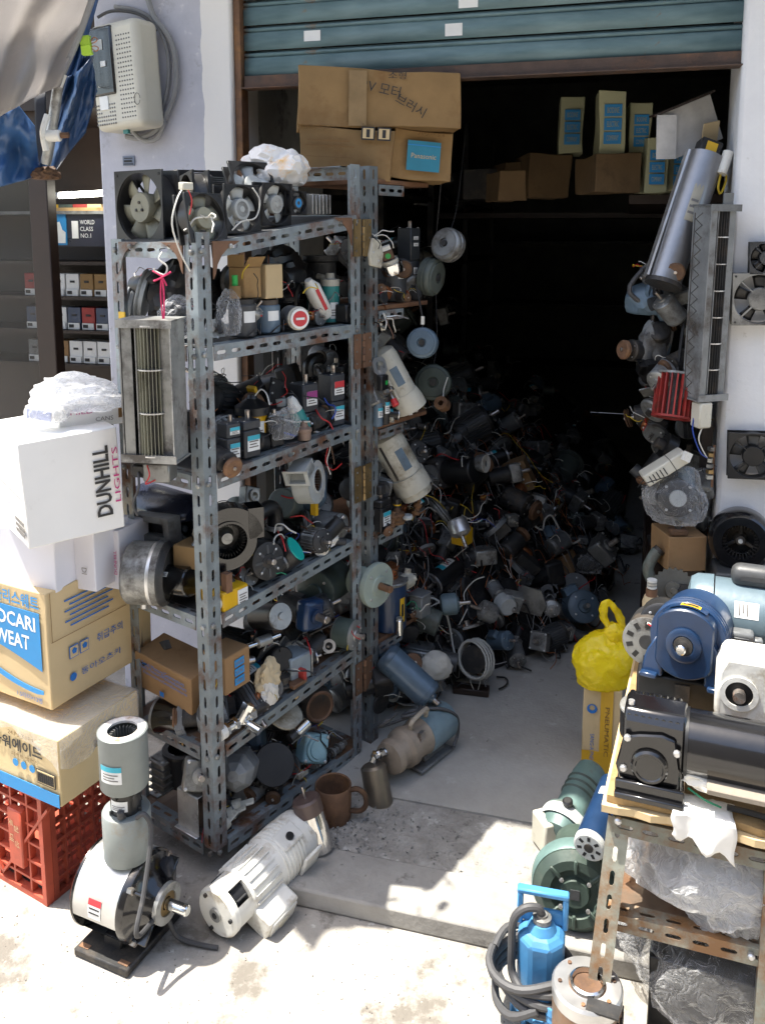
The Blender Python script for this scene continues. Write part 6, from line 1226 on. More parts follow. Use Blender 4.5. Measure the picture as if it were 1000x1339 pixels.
po = one('torn_paper', MB().grid(paper_f, 14, 18), wpp, 'torn white paper folded over front edge of table', 'paper', None, None, 0, 30); sm2 = po.modifiers.new('th', 'SOLIDIFY'); sm2.thickness = .0015
t = tb_('plank', 'short weathered plank lying beside torn paper', 'plank', fr(TP(985, 1030, .02), e2, Z)); part('plank_body', MB().box((.16, .09, .012)), mk_once('weathered_plank', (.36, .31, .25), .8, 0, .25, 14, .3, (.2, .16, .12)), t, bevel=.002)
crumpled('grey_rag', 'grey crumpled rag under the motor can on table', 'rag', fr(TP(925, 1015, .035), e2, Z), (.11, .07, .05), 82, paper, .4)
# block and blue gear motor
bp = TP(895, 842, .24)
t = tb_('black_box', 'flat black box carrying the blue gear motor', 'box', fr(Vector((bp.x, bp.y, zt2)) + d2 * .10, e2, Z)); hz = bp.z - .085 - zt2 - .004; part('case', MB().box((.19, .17, hz), (0, 0, hz / 2)), black_pl, t, bevel=.006, seg=2); part('slot', MB().box((.03, .004, hz * .8), (.0, -.086, hz / 2)), dark_cast, t)
t = tb_('blue_gear_motor', 'navy blue gear motor with round flange and yellow plate', 'motor', fr(bp, -d2 + Vector((-.18, 0, .10)), Z)); Rb = .078
part('body', MB().lathe([(-.17, Rb * .6), (-.16, Rb * .95), (-.03, Rb), (-.03, Rb * .98)], 40), navy, t)
for k in range(3): part('ring', MB().lathe([(-.075 + .014 * k, Rb * .99), (-.073 + .014 * k, Rb * 1.03), (-.068 + .014 * k, Rb * 1.03), (-.066 + .014 * k, Rb * .99)], 40, None, None, False), navy, t)
fpts = [(Rb * .93 * math.cos(R_(a)), Rb * .93 * math.sin(R_(a))) for a in list(range(-40, 41, 10)) ]
fpl = [(y, z) for y, z in circ(40, Rb * .96)]; fpl = [(max(-Rb * .74, min(Rb * .74, y)), z) for y, z in fpl]
part('front_plate', MB().prism(fpl, -.03, .008), navy, t, bevel=.003); part('boss', MB().lathe([(.008, .036), (.016, .036), (.018, .032), (.018, .022), (.016, .020), (.016, 0)], 30), navy, t); part('bearing', MB().lathe([(.016, .020), (.018, .019), (.018, .012)], 24), dark_cast, t); shaft(t, .014, .045, .0105, chrome, False)
for s in (-1, 1):
    part('foot', MB().prism([(s * Rb * .70, .01), (s * Rb * .98, -.03), (s * Rb * 1.05, -.05), (s * Rb * 1.12, -.085), (s * Rb * .55, -.085), (s * Rb * .55, -.06)], -.035, -.004), navy, t, bevel=.003); part('foot_pad', MB().box((.05, .034, .010), (-.012, s * Rb * .88, -.082)), navy, t, bevel=.002)
part('nameplate', cyl_patch(Rb + .0008, -.045 + .016, -.012, 72, 102, 8), label_y, t); part('print_line', cyl_patch(Rb + .0016, -.024, -.017, 76, 98, 6), ink, t); part('plate_ground', cyl_patch(Rb * .999, -.03, -.006, 60, 120, 10), navy, t)
t = tb_('slotted_motor', 'grey motor face with dark slots left of the blue gear motor', 'motor', fr(TP(846, 838, .31), -d2 + Vector((-.1, 0, .1)), Z)); part('body', MB().cyl(.052, -.10, 0, 30), dark_cast, t); part('face', MB().lathe([(0, .053), (.006, .053), (.008, .048), (.008, 0)], 30), alu_dull, t)
for k in range(10): part('slot', MB().box((.003, .010, .014), (.0075, 0, .038), RX(36 * k)), black_pl, t)
part('bearing', MB().cyl(.016, .008, .012, 20), dark_cast, t); lead(t, [(.015, .0, .045), (.02, .02, .035), (.025, .035, .0), (.02, .03, -.03), (.01, .01, -.055), (.01, -.01, -.06)], wire_w, .003); lead(t, [(.018, .002, .045), (.024, .022, .033), (.029, .037, .0), (.02, .024, -.05)], wire_r, .002)
t = tb_('black_can', 'black drum with grey lid beside yellow bag', 'drum', fr(TP(845, 945, .22) , Z, e2)); zc = TP(845, 945, .22).z; part('drum', MB().lathe([(zt2 - zc, .055), (.028, .055), (.032, .056)], 30), black_pl, t); part('lid', MB().lathe([(.032, .057), (.036, .056), (.038, .05), (.038, 0)], 30), alu_dull, t)
t = tb_('horn_motor', 'dark motor standing behind the slotted motor face', 'motor', fr(TP(868, 808, .42), -d2 + Vector((0, 0, .2)), Z)); can_motor(t, .09, .05, dark_cast, black_pl, 0, .1)
# big pale blue motor on the back of the table, black blower against the pillar
mp = TP(905, 790, .50); t = tb_('large_blue_motor', 'large pale steel blue motor with grey junction box near pillar', 'motor', fr(TP(898, 795, .46), e2, Z)); pale = mk_once('pale_steel_blue', (.125, .18, .215), .4, .1, .12, 14, .2, (.12, .12, .12))
part('end_bell', MB().lathe([(0, .05), (.006, .075), (.02, .084), (.055, .086), (.055, .08)], 36), pale, t); part('body', MB().lathe([(.058, .082), (.34, .082)], 36), pale, t); part('far_bell', MB().lathe([(.34, .086), (.37, .084), (.38, .06), (.38, 0)], 36), pale, t)
cyl_label(t, .082, .10, .15, 135, 160); cyl_label(t, .082, .19, .28, 140, 190); part('capacitor_cover', MB().box((.22, .05, .05), (.20, .0, .10)), dark_grey, t, bevel=.02, seg=3)
jb = part('junction_box', MB().box((.075, .03, .075), (.105, -.095, -.015), RX(8)), mid_grey, t, bevel=.008, seg=2); part('box_lid', MB().box((.058, .004, .058), (.105, -.112, -.015), RX(8)), dark_grey, jb, bevel=.003); part('screw', MB().cyl(.005, 0, .004, 8, T(.148, -.108, -.02) @ RZ(-90)), alu, jb); part('lug', MB().box((.025, .02, .03), (.148, -.095, -.02)), mid_grey, jb, bevel=.003)
part('cradle', MB().box((.26, .12, .03), (.17, 0, -.09)), black_pl, t, bevel=.006); zc = TP(898, 795, .46).z; part('support', MB().box((.24, .13, max(.01, zc - .106 - zt2)), (.17, 0, -.106 - max(.01, zc - .106 - zt2) / 2)), dark_cast, t)
bl = WP(968, 706, .06); t = tb_('disc_blower', 'round black blower with ribbed inlet leaning on white pillar', 'blower', fr(bl, WN + Z * .05 + Vector((-.12, 0, 0)), Z)); part('ring', MB().lathe([(-.05, .07), (-.045, .082), (.0, .084), (.02, .080), (.03, .07), (.03, .048), (.02, .045), (-.02, .045)], 44, None, None, False), black_gl, t)
iv = MB()
for k in range(30): iv.box((.04, .0016, .010), (-.005, 0, .041), RX(12 * k))
iv = part('impeller_vanes', iv, dark_cast, t, smooth=0); iv['kind'] = 'stuff'; part('impeller_floor', MB().lathe([(-.03, .046), (-.02, .02), (.0, .014), (.01, .012), (.01, 0)], 26), dark_cast, t); part('hub_bolt', MB().cyl(.006, .01, .016, 14), lite_grey, t)
for k in range(3): part('spoke', MB().box((.012, .012, .03), (-.012, 0, .026), RX(120 * k)), dark_cast, t, bevel=.003)
zb = bl.z - .086; t = tb_('blower_stand', 'dark grey ledge box under the round black blower', 'box', fr(WP(975, 745, .07), WE, Z)); part('ledge', MB().box((.17, .12, .035), (0, 0, -.012)), dark_grey, t, bevel=.008, seg=2)
# white housing, cream block and plate
wp = TP(988, 905, .17); t = tb_('white_housing', 'white cast housing with round shaft hole at table edge', 'housing', fr(wp, -d2, Z)); part('housing', MB().prism([(-.075, -.07), (.06, -.07), (.075, .02), (.055, .065), (-.06, .065), (-.075, .03)], -.09, 0), white_en, t, bevel=.012, seg=3); part('hole_ring', MB().holed(circ(28, .036), circ(28, .026), 0, .004, T(0, -.03, -.01)), white_en, t); part('hole', MB().cyl(.026, -.002, .001, 24, T(0, -.03, -.01)), black_pl, t); part('shaft', MB().cyl(.012, 0, .02, 16, T(0, -.03, -.01)), steel_shaft, t); zc = wp.z - .071 - zt2
if zc > .005: part('foot', MB().box((.08, .12, zc), (-.045, 0, -.071 - zc / 2)), white_en, t)
cb = TP(945, 888, .22); t = tb_('cream_block', 'small cream block between black box and white housing', 'block', fr(cb, e2, Z)); part('block', MB().box((.030, .05, .055)), cream, t, bevel=.004); part('foot', MB().box((.026, .045, cb.z - .0275 - zt2), (0, 0, -.0275 - (cb.z - .0275 - zt2) / 2)), card_tan, t)
t = tb_('mount_plate', 'bright sheet metal mounting plate behind white housing', 'plate', fr(TP(960, 852, .30), e2, Z - d2 * .5)); part('plate', MB().box((.13, .05, .004)), alu, t, bevel=.001); part('slot', MB().box((.04, .008, .005), (.045, 0, 0)), dark_cast, t)
# fans hung on the pillar
for i, (u, v, S_, fm, bm__, lb, nm) in enumerate(((1003, 337, .085, dark_grey, black_pl, label_w, 'small dark fan hung highest on white pillar'), (994, 391, .138, alu_dull, black_pl, alu_dull, 'square grey fan with white hub hung on white pillar'), (985, 597, .128, black_pl, dark_grey, alu, 'square black fan with silver hub hung low on white pillar'))):
    t = thing('axial_fan', nm, 'fan', fr(WP(u, v, .045), WN, Z) @ RX(2), 'fans hung on the white pillar'); axial_fan(t, S_, .038, fm, bm__, 5, .45, 4, hm=fm if i < 2 else black_pl, lab=lb, motor_front=True)
# ------------------------------------------------------------------ under and beside the table
G_U = 'machines crowded beside the table legs'
def ub(name, label, cat, M): return thing(name, label, cat, M, G_U)
pc = GP(709, 1340) + Vector((0, .035, 0)); t = ub('submersible_pump', 'bright blue submersible pump with handle and coiled hose', 'pump', fr(pc, (.97, -.24, 0), Z))
part('body', MB().lathe([(.065, .048), (.07, .051), (.175, .051), (.185, .045), (.19, .03)], 8, RY(-90) @ RX(22)), blue_m, t, bevel=.006, smooth=0); part('top_dome', MB().lathe([(.19, .03), (.205, .022), (.207, 0)], 20, RY(-90)), blue_m, t); gl_ = part('cable_gland', MB().lathe([(.20, .019), (.216, .019), (.218, .012), (.222, .011)], 18, RY(-90)), alu_dull, t)
part('handle', MB().box((.105, .02, .012), (0, .02, .254)).box((.012, .02, .07), (-.046, .02, .215)).box((.012, .02, .07), (.046, .02, .215)).box((.09, .012, .03), (0, .022, .20)), blue_m, t, bevel=.003)
part('volute', MB().lathe([(.012, .052), (.02, .058), (.05, .056), (.065, .047)], 28, RY(-90)), blue_m, t); 
for k in range(9): part('strainer_foot', MB().box((.012, .010, .022), (0, 0, 0), RZ(40 * k) @ T(.056, 0, .012)), blue_m, t, bevel=.002)
part('outlet_arm', MB().box((.05, .035, .03), (.015, -.065, .03)), blue_m, t, bevel=.006); oz = part('outlet_elbow', MB().lathe([(.03, .022), (.05, .022), (.052, .018)], 6, T(.03, -.085, 0) @ RY(-90)), blue_m, t)
part('barb', MB().lathe([(.05, .014), (.058, .017), (.07, .014), (.072, .0165), (.084, .014), (.086, .0165), (.10, .0145), (.10, .010), (.09, .009)], 20, T(.03, -.085, 0) @ RY(-90)), blue_m, t)
part('power_cord', MB().tube([(0, 0, .215), (-.008, -.004, .235), (-.035, -.012, .236), (-.056, -.018, .21), (-.058, -.022, .15), (-.055, -.03, .10), (-.03, -.06, .085)], .0085, 10), rubber, t)
hs = MB()
for k in range(4): hs.tube([((.083 + .006 * math.sin(k * 2 + j)) * math.cos(j * math.pi / 9 + k) - .006 * k, (.078 + .004 * math.cos(k + j)) * math.sin(j * math.pi / 9 + k) - .01, .075 + .016 * k + .008 * math.sin(j * .7 + k)) for j in range(19)], .0082, 8, 2)
part('hose_coil', hs, rubber, t); part('hose_end', MB().tube([(.0, -.095, .09), (-.05, -.09, .06), (-.085, -.05, .055), (-.09, 0, .08)], .0082, 8), rubber, t)
sc_ = P(768, 1283, 1.462); t = ub('drum_motor', 'silver topped rusty drum motor under table leg', 'motor', fr(Vector((sc_.x, sc_.y, 0)), Z, e2)); zz_ = sc_.z - .004
part('drum', MB().lathe([(0, .064), (zz_ - .012, .066), (zz_ - .006, .066)], 40, None, lambda i, k: i == 0 and False), rust_sheet, t); part('top_cap', MB().lathe([(zz_ - .03, .0665), (zz_ - .006, .0672), (zz_ - .001, .063), (zz_ - .001, .036), (zz_ - .008, .034), (zz_ - .008, 0)], 40, None, None, False), alu, t); part('clamp_ring', MB().lathe([(zz_ - .008, .033), (zz_ + .004, .033), (zz_ + .006, .029), (zz_ - .006, .027)], 30, None, None, False), chrome, t); part('core', MB().cyl(.026, zz_ - .02, zz_ - .004, 24), rusty, t); part('strap', MB().box((.004, .03, .06), (zz_ - .002, .045, .035)), dark_cast, t)
for k in range(6): part('screw', MB().cyl(.004, zz_ - .002, zz_ + .002, 8, T(0, .052 * math.cos(k), .052 * math.sin(k))), rusty, t)
for k in range(8): part('vent', MB().box((.03, .003, .006), (zz_ - .055, 0, .0665), RX(12 * k - 60)), black_pl, t)
gb = P(752, 1160, 1.74); t = ub('ring_blower', 'green side channel ring blower behind the blue pump', 'blower', fr(gb, (-.25, -.95, .12), Z)); part('housing', MB().lathe([(-.06, .06), (-.05, .085), (-.02, .095), (.015, .092), (.03, .075), (.03, .055), (.018, .05), (.018, .035), (.03, .03), (.03, 0)], 44), green_cast, t); part('pale_rim', MB().lathe([(-.030, .0952), (-.022, .0985), (.006, .097), (.012, .0935)], 44, None, None, False), lite_grey if 0 else teal_grey, t)
for k in range(8): part('rib', MB().box((.008, .008, .03), (.030, 0, .062), RX(45 * k)), green_cast, t, bevel=.002)
part('motor', MB().cyl(.055, -.16, -.06, 28), green_cast, t); part('foot', MB().box((.10, .12, .012), (-.02, 0, -.105)), green_cast, t); part('emblem', MB().box((.002, .02, .022), (.031, 0, -.0)), dark_grey, t); bolts(t, .032, .042, .005, 4)
a_, b_ = P(770, 1108, 1.68), P(800, 1035, 1.84); t = ub('blue_motor', 'navy blue motor with vented white end cap leaning on table leg', 'motor', fr(b_, a_ - b_, Z)); L_ = (a_ - b_).length; part('body', MB().cyl(.034, -.02, L_ - .012, 28, None, .003), navy, t); part('vent_cap', MB().lathe([(L_ - .012, .0345), (L_, .034), (L_ + .003, .030), (L_ + .003, 0)], 28), lite_grey, t)
for k in range(7): part('vent', MB().box((.002, .006, .010), (L_ + .0032, 0, .021), RX(360 / 7 * k)), black_pl, t)
part('label_plate', cyl_patch(.0346, .03, .055, 60, 120), label_w, t); part('clamp', MB().box((.03, .05, .02), (L_ - .05, .0, -.035)), navy, t, bevel=.003); part('vent_hub', MB().cyl(.010, L_, L_ + .006, 16), dark_cast, t)
a_, b_ = GP(742, 1082, .10), GP(764, 1046, .16); a_ = P(738, 1078, 2.0); b_ = P(768, 1020, 2.12); t = ub('teal_gear_motor', 'weathered teal gear motor with black knob behind blue motor', 'motor', fr(a_, b_ - a_, Z)); L_ = (b_ - a_).length; part('gearbox', MB().lathe([(-.05, .03), (-.045, .05), (.0, .062), (.02, .06), (.03, .045)], 28), teal_grey, t); part('body', MB().lathe([(.03, .042), (L_, .044), (L_ + .03, .04), (L_ + .04, .03)], 28), teal_grey, t)
for k in range(3): part('band', MB().lathe([(L_ * .55 + .02 * k, .0435), (L_ * .55 + .004 + .02 * k, .0475), (L_ * .55 + .008 + .02 * k, .0435)], 28, None, None, False), dark_green, t)
part('knob', MB().lathe([(.055, .008), (.065, .008), (.067, .013), (.075, .013), (.078, .009)], 16, T(0.01, -.01, 0) @ RY(-90)), black_pl, t); part('pale_cover', MB().lathe([(-.02, .0625), (-.015, .064), (.0, .0645), (.01, .0635)], 28, None, None, False), lite_grey, t)
t = ub('cream_reducer', 'cream reducer block wedged between ring blower and teal motor', 'reducer', fr(GP(716, 1126, SLAB) + Vector((.01, .05, .045)), (.9, .3, 0), Z)); part('block', MB().box((.06, .07, .085)), cream, t, bevel=.006, seg=2); part('ribbed_cap', MB().cyl(.036, .03, .06, 24, T(.0, 0, .03)), white_en, t); bolts(t, .031, .03, .004)
crumpled('plastic_bag', 'large milky plastic bag filling the shelf under table', 'bag', fr(tl(.20, .10, pz + .085), e2, Z), (.37, .20, .215), 84, film_milky, .38, None, 5, 2.0)
crumpled('plastic_bag', 'bright crumpled plastic bag on front of table shelf', 'bag', fr(tl(.21, .06, pz + .052), e2, Z), (.16, .13, .165), 85, film_milky, .45, None, 5, 1.8)
t = ub('dark_carton', 'dark carton inside clear plastic on ground under table', 'carton', fr(tl(.20, .13, .0), e2, Z)); carton(t, .24, .20, .17, black_pl, .004, 86)
crumpled('clear_bag', 'clear plastic wrap over the dark carton under table', 'bag', fr(tl(.19, .12, .12), e2, Z), (.33, .27, .25), 87, film_m, .25, None, 5, 2.2)
# yellow bag on carton
cp = GP(785, 1014, SLAB); cxx = Vector((.97, -.24, 0)).normalized(); d = (.105, .16, .275); t = thing('tall_carton', 'narrow tan carton sealed with yellow tape under yellow bag', 'carton', fr(cp + Vector((-cxx.y, cxx.x, 0)) * .06 + cxx * -.003, cxx, Z)); carton(t, *d, card_tan, .002, 91)
patch(t, 'tape', LFc(d, .012, d[2] / 2), .034, d[2], tape_m); patch(t, 'tape', LFc(d, 0, .065) @ T(0, 0, .0009), d[0], .045, tape_m)
lettering(t, 'PNEUMATIC', LFc(d, .014, .15) @ RZ(-90) @ T(0, 0, .0022), .15, .012, ink_brown); lettering(t, 'SANG-A PNEUMATIC', LFc(d, -.025, .075) @ RZ(-90) @ T(0, 0, .0022), .13, .011, ink_blue); part('emblem', MB().holed(circ(20, .014), circ(20, .008, .003, 0), 0, .0008, LFc(d, -.028, .215) @ RY(-90)), ink_blue, t)
ym = crumple((.175, .14, .19), 92, .2, 5, 1.6); ym.materials.append(yellow_pl); yb_c = P(789, 868, cp.y + .03)
t = thing('yellow_bag', 'knotted yellow plastic bag with black print on tan carton', 'bag', fr(Vector((yb_c.x, yb_c.y, cp.z + .275 + .052)), (1, 0, 0), Z)); part('bag_body', ym, None, t)
def twist(pts, r0, seed):
    mb = MB(); mb.tube(pts, r0, 10, 6)
    for v in mb.v: v += Vector(noise.noise_vector(v * 45 + Vector((seed, 0, 0)))) * .007
    return mb
part('knot', twist([(.01, 0, .05), (.02, -.005, .085), (.022, -.005, .105), (.045, 0, .085), (.06, .0, .06)], .024, 1), yellow_pl, t); part('handle_loop', twist([(.022, 0, .085), (.0, 0, .13), (-.010, 0, .160), (.0, 0, .182), (.018, 0, .178), (.036, 0, .15), (.046, 0, .12), (.03, 0, .09)], .0105, 2), yellow_pl, t)

# ------------------------------------------------------------------ inside the shop: inner leaf, heap, shelves, hanging things
G_I = 'machines on the inner rack leaf'
def ii(name, label, cat, M): return thing(name, label, cat, M, G_I)
CAMW = Vector((0, -1, .1))
# first board
t = ii('white_motor', 'small white motor with silver collar and green badge behind top hinge', 'motor', fr(RP(513, 352, -.0), Vector((-.35, -.2, 1)), CAMW)); part('body', MB().cyl(.026, 0, .03, 22), cream, t); part('collar', MB().lathe([(-.012, .030), (0, .034), (.018, .034), (.02, .028)], 26), chrome, t); part('plug', MB().box((.03, .035, .03), (.045, 0, 0)), gusset_m, t, bevel=.003); part('badge', MB().cyl(.008, 0, .001, 14, T(.045, 0, .0155) @ RY(-90)), green_pl, t); part('terminal', MB().box((.012, .03, .02), (.066, 0, 0)), white_en, t)
t = ii('cream_bracket', 'cream bracket disc right behind the top hinge', 'bracket', fr(RP(492, 332, -.012), OUT, Z)); part('plate', MB().prism([(-.03, -.03), (.02, -.04), (.03, 0), (.015, .04), (-.02, .045), (-.035, .0)], -.006, .004), cream, t, bevel=.002); bolts(t, .004, .02, .004, 3); wires(t, (0, 0, .05), 5, .05, (wire_w, wire_k, gusset_m, wire_w), 101)
t = ii('grey_can', 'large dark grey motor can on highest wooden board', 'motor', fr(IN(1, 512, .06), Z, rd)); part('can', MB().lathe([(0, .040), (.004, .044), (.105, .046), (.115, .04), (.118, 0)], 28), dark_grey, t); cyl_label(t, .046, .07, .09, 330, 355)
t = ii('tall_gear_motor', 'tall dark gear motor standing on highest wooden board', 'motor', fr(IN(1, 534, .06), rd, Z)); gear_can(t, .05, .12, .10, mk_once('slate_dark', (.035, .04, .045), .45), None, True); flat_label(t, T(0, -.0255, .09) @ RX(90), .02, .02); flat_label(t, T(0, -.0262, .19) @ RX(90), .024, .01); flat_label(t, T(0, -.0262, .17) @ RX(90), .024, .01)
t = ii('small_gear_motor', 'short dark gear motor at end of highest wooden board', 'motor', fr(IN(1, 553, .05), rd, Z)); gear_can(t, .035, .05, .03, black_pl, None)
for i, (u, v, w_, r, m_, ax, lb) in enumerate(((584, 319, -.05, .052, alu_dull, (-.55, -.75, .25), 'dull grey vacuum motor disc hanging highest inside doorway'), (566, 362, .0, .06, grey_green, (.75, -.45, -.1), 'grey green dished disc hanging edge on inside doorway'), (552, 448, -.05, .047, steel_blue, (-.15, -.95, .15), 'silver blue ridged motor disc hanging on a wire'), (566, 500, .02, .06, dark_green, (-.1, -.95, .2), 'dark green round end plate hanging behind silver disc'))):
    c = RP(u, v, w_); t = ii('hanging_disc', lb, 'disc', fr(c, ax, Z)); part('disc', MB().lathe([(-.03, r * .8), (-.025, r), (-.01, r), (-.008, r * .94), (-.004, r * .94), (-.002, r * 1.0), (.006, r), (.012, r * .93), (.014, r * .8), (.018, r * .78), (.02, r * .3), (.014, r * .28), (.014, 0)], 36), m_, t); part('hub', MB().lathe([(.012, r * .2), (.022, r * .18), (.022, 0)], 18), dark_cast, t)
    if i == 2: part('fan_case', MB().cyl(r * .75, -.07, -.03, 26), black_pl, t); part('wire', MB().tube([(0, .0, r), (0, .0, r + .02), (.0, -.012, r + .08), (0, -.025, r + .13)], .003, 6), wire_k, t); part('connector', MB().box((.008, .010, .025), (0, 0, r + .02)), wire_w, t)
    else: part('wire', MB().tube([(-.01, 0, r * .9), (-.01, .01, r + .08), (-.01, .0, r + .3)], .0015, 5), wire_k, t)
t = ii('relay_tangle', 'tangle of silver terminals and wires under highest wooden board', 'wires', fr(RP(500, 418, .0), rd, Z)); wires(t, (0, 0, 0), 16, .07, (wire_w, copper, wire_k, alu, gusset_m), 102, .002)
for k in range(8): part('terminal', MB().box((.012, .008, .006), (random.uniform(-.03, .03), random.uniform(-.02, .02), random.uniform(-.03, .02)), RZ(40 * k) @ RX(25 * k)), cream if k % 2 else alu_dull, t)
# second board
a_, b_ = RP(498, 460, .04), RP(536, 530, -.02); t = ii('cream_gear_motor', 'cream gear motor with blue plate leaning on second wooden board', 'motor', fr(a_, b_ - a_, CAMW)); L_ = (b_ - a_).length; part('body', MB().lathe([(-.01, .02), (0, .038), (.02, .042), (L_ * .75, .042)], 28), cream, t); part('skirt', MB().lathe([(L_ * .75, .044), (L_ * .9, .05), (L_ + .01, .05), (L_ + .014, .03)], 28), cream, t); part('nameplate', cyl_patch(.0425, .05, .11, 60, 95), steel_blue, t); part('rib', MB().box((L_ * .7, .006, .012), (L_ * .4, -.02, .04)), cream, t)
t = ii('alloy_bracket', 'bright alloy bracket leaning behind second hinge', 'bracket', fr(RP(497, 478, -.015), OUT + Z * .3, Z)); part('plate', MB().holed(sqring(12, .03, .025), sqring(12, .018, .013), -.004, 0), alu, t); part('arm', MB().box((.01, .012, .08), (0, .0, -.04)), alu, t)
for i, (u, h, m_) in enumerate(((494, .07, steel_blue), (503, .085, black_pl))): t = ii('capacitor', ('blue grey capacitor can beside second hinge', 'black capacitor with white label on second wooden board')[i], 'capacitor', fr(IN(2, u, -.01 + .0 * i), Z, rd)); part('can', MB().cyl(.014, 0, h, 20, None, .002), m_, t); cyl_label(t, .014, h * .4, h * .8, 310, 395, label_c)
t = ii('timer_block', 'small black timer block with green mark by second hinge', 'timer', fr(RP(500, 500, -.03), rd, Z)); part('case', MB().box((.035, .02, .045)), black_pl, t, bevel=.003); part('mark', MB().box((.010, .001, .012), (.006, -.0105, 0)), green_pl, t)
for i, (u, v) in enumerate(((514, 522), (539, 527))): t = ii('needle_valve', ('steel stem with red knob nearer the hinge', 'steel stem with red knob at end of second board')[i], 'valve', fr(RP(u, v, -.03), Vector((.3, -.3, -.6)), Z)); part('knob', MB().lathe([(0, .009), (.018, .011), (.022, .008)], 14), red_pl, t); part('stem', MB().cyl(.005, -.03, 0, 10), steel_shaft, t)
for i in range(6): t = ii('terminal_piece', 'small alloy terminal piece lying on second wooden board', 'terminal', fr(IN(2, 512 + 8 * i, -.0 + .01 * (i % 3), .006), rd, Z) @ RZ(50 * i)); part('block', MB().box((.014, .010, .012)), (cream, alu_dull, red_pl, alu, cream, brass)[i], t, bevel=.001); part('pin', MB().cyl(.002, .007, .02, 6), alu, t)
t = ii('rusty_bush', 'rusty bush dangling on a pale wire at end of second board', 'bush', fr(RP(578, 528, -.04), Vector((-.3, -.6, .3)), Z)); part('bush', MB().holed(circ(22, .022), circ(22, .009), -.02, .015), rusty, t); part('wire', MB().tube([(0, 0, .02), (-.005, -.005, .05), (-.008, .0, .09)], .002, 5), wire_w, t)
# third board
a_, b_ = RP(506, 575, .05), RP(545, 645, -.02); t = ii('large_cream_motor', 'large cream motor with blue plate leaning on third wooden board', 'motor', fr(a_, b_ - a_, CAMW)); L_ = (b_ - a_).length; part('body', MB().lathe([(-.02, .03), (-.01, .048), (.01, .052), (L_ * .62, .052)], 32), cream, t); part('skirt', MB().lathe([(L_ * .62, .058), (L_ * .9, .060), (L_ * .92, .052), (L_ * 1.02, .05), (L_ * 1.02, .03)], 32), cream, t); part('nameplate', cyl_patch(.0526, .03, .10, 55, 85), steel_blue, t); part('cable_slot', cyl_patch(.0526, .0, L_ * .6, 118, 128), dark_cast, t)
t = ii('gear_motor', 'black gear motor with cyan label beside third hinge', 'motor', fr(IN(3, 496, .0), rd, Z)); gear_can(t, .05, .075, .02, black_pl, (label_c,)); part('knob', MB().box((.03, .03, .03), (.0, 0, .125)), dark_cast, t, bevel=.004)
for i, (u, r, h) in enumerate(((519, .022, .05), (510, .014, .045), (543, .013, .05))): t = ii('rusty_pulley', ('stacked rusty pulley on third wooden board', 'rusty pipe stub beside black gear motor', 'rusty stub at end of third wooden board')[i], 'pulley', fr(IN(3, u, -.01), Z if i == 0 else Z + rd * .5, rd)); part('pulley', MB().lathe([(0, r), (.008, r * 1.1), (.012, r * .8), (.022, r * .8), (.026, r * 1.1), (.034, r * 1.05), (.036, r * .5), (h, r * .4), (h, 0)], 20), rusty, t)
t = ii('black_tip', 'black and yellow connector on rusty pulley', 'connector', fr(IN(3, 519, -.01, .052), Z, rd)); part('tip', MB().cyl(.012, 0, .025, 14), black_pl, t); part('ring', MB().cyl(.0125, .006, .010, 14), yellow_m, t)
t = ii('glass_jar', 'small glass lid lying at end of third wooden board', 'jar', fr(IN(3, 532, -.01), Z, rd)); part('lid', MB().lathe([(0, .018), (.006, .019), (.012, .016), (.014, 0)], 20), lite_grey, t)
# fourth board
t = ii('flange_motor', 'pale green flange motor with rusty shaft behind hinge post', 'motor', fr(RP(493, 765, -.02), Vector((.75, -.65, 0)), Z)); part('flange', MB().lathe([(-.012, .066), (0, .068), (.006, .066), (.008, .03), (.012, .028), (.012, 0)], 32), mk_once('pale_green', (.40, .47, .41), .45, .05, .1, 16, .2, (.2, .2, .16)), t); part('body', MB().cyl(.05, -.08, -.012, 28), MATS['pale_green'], t); shaft(t, .01, .055, .011, rusty); bolts(t, .006, .048, .005)
t = ii('blue_drum', 'navy blue drum motor with yellow label on fourth wooden board', 'motor', fr(IN(4, 508, .03), Z, rd)); part('drum', MB().lathe([(0, .05), (.004, .055), (.15, .055)], 32), navy, t); part('lid', MB().lathe([(.15, .058), (.158, .062), (.162, .06), (.164, .02), (.164, 0)], 32), alu_dull, t); part('sticker', cyl_patch(.0557, .03, .11, 345, 368), label_y, t); part('print_line', cyl_patch(.0564, .05, .09, 351, 361), ink, t); part('top_motor', MB().cyl(.03, .164, .20, 20), copper, t); wires(t, (.17, .02, -.01), 4, .06, (wire_r, wire_r, wire_k, wire_w), 104)
t = ii('cream_pump', 'cream plastic pump with ports on fourth wooden board', 'pump', fr(IN(4, 530, .0, .14), rd, Z)); part('body', MB().cyl(.025, -.02, .02, 18), cream, t); part('port', MB().cyl(.010, .0, .04, 12, RY(-70)), cream, t); part('port', MB().cyl(.009, .0, .035, 12, RY(-20) @ RZ(-40)), cream, t); part('shaft', MB().cyl(.004, .02, .06, 8), steel_shaft, t)
t = ii('junction_motor', 'grey square junction box motor at end of fourth wooden board', 'motor', fr(IN(4, 549, -.01, .04), rd, Z)); part('box', MB().box((.055, .05, .07)), lite_grey if 0 else mid_grey, t, bevel=.004); part('lid', MB().box((.06, .055, .008), (0, 0, .038)), mid_grey, t, bevel=.002); bolts(t, .028, .018, .004, 3); part('gland', MB().cyl(.009, -.06, -.028, 12), chrome, t); wires(t, (-.04, -.02, .0), 4, .05, (wire_g, wire_k, wire_g, alu), 105, .002)
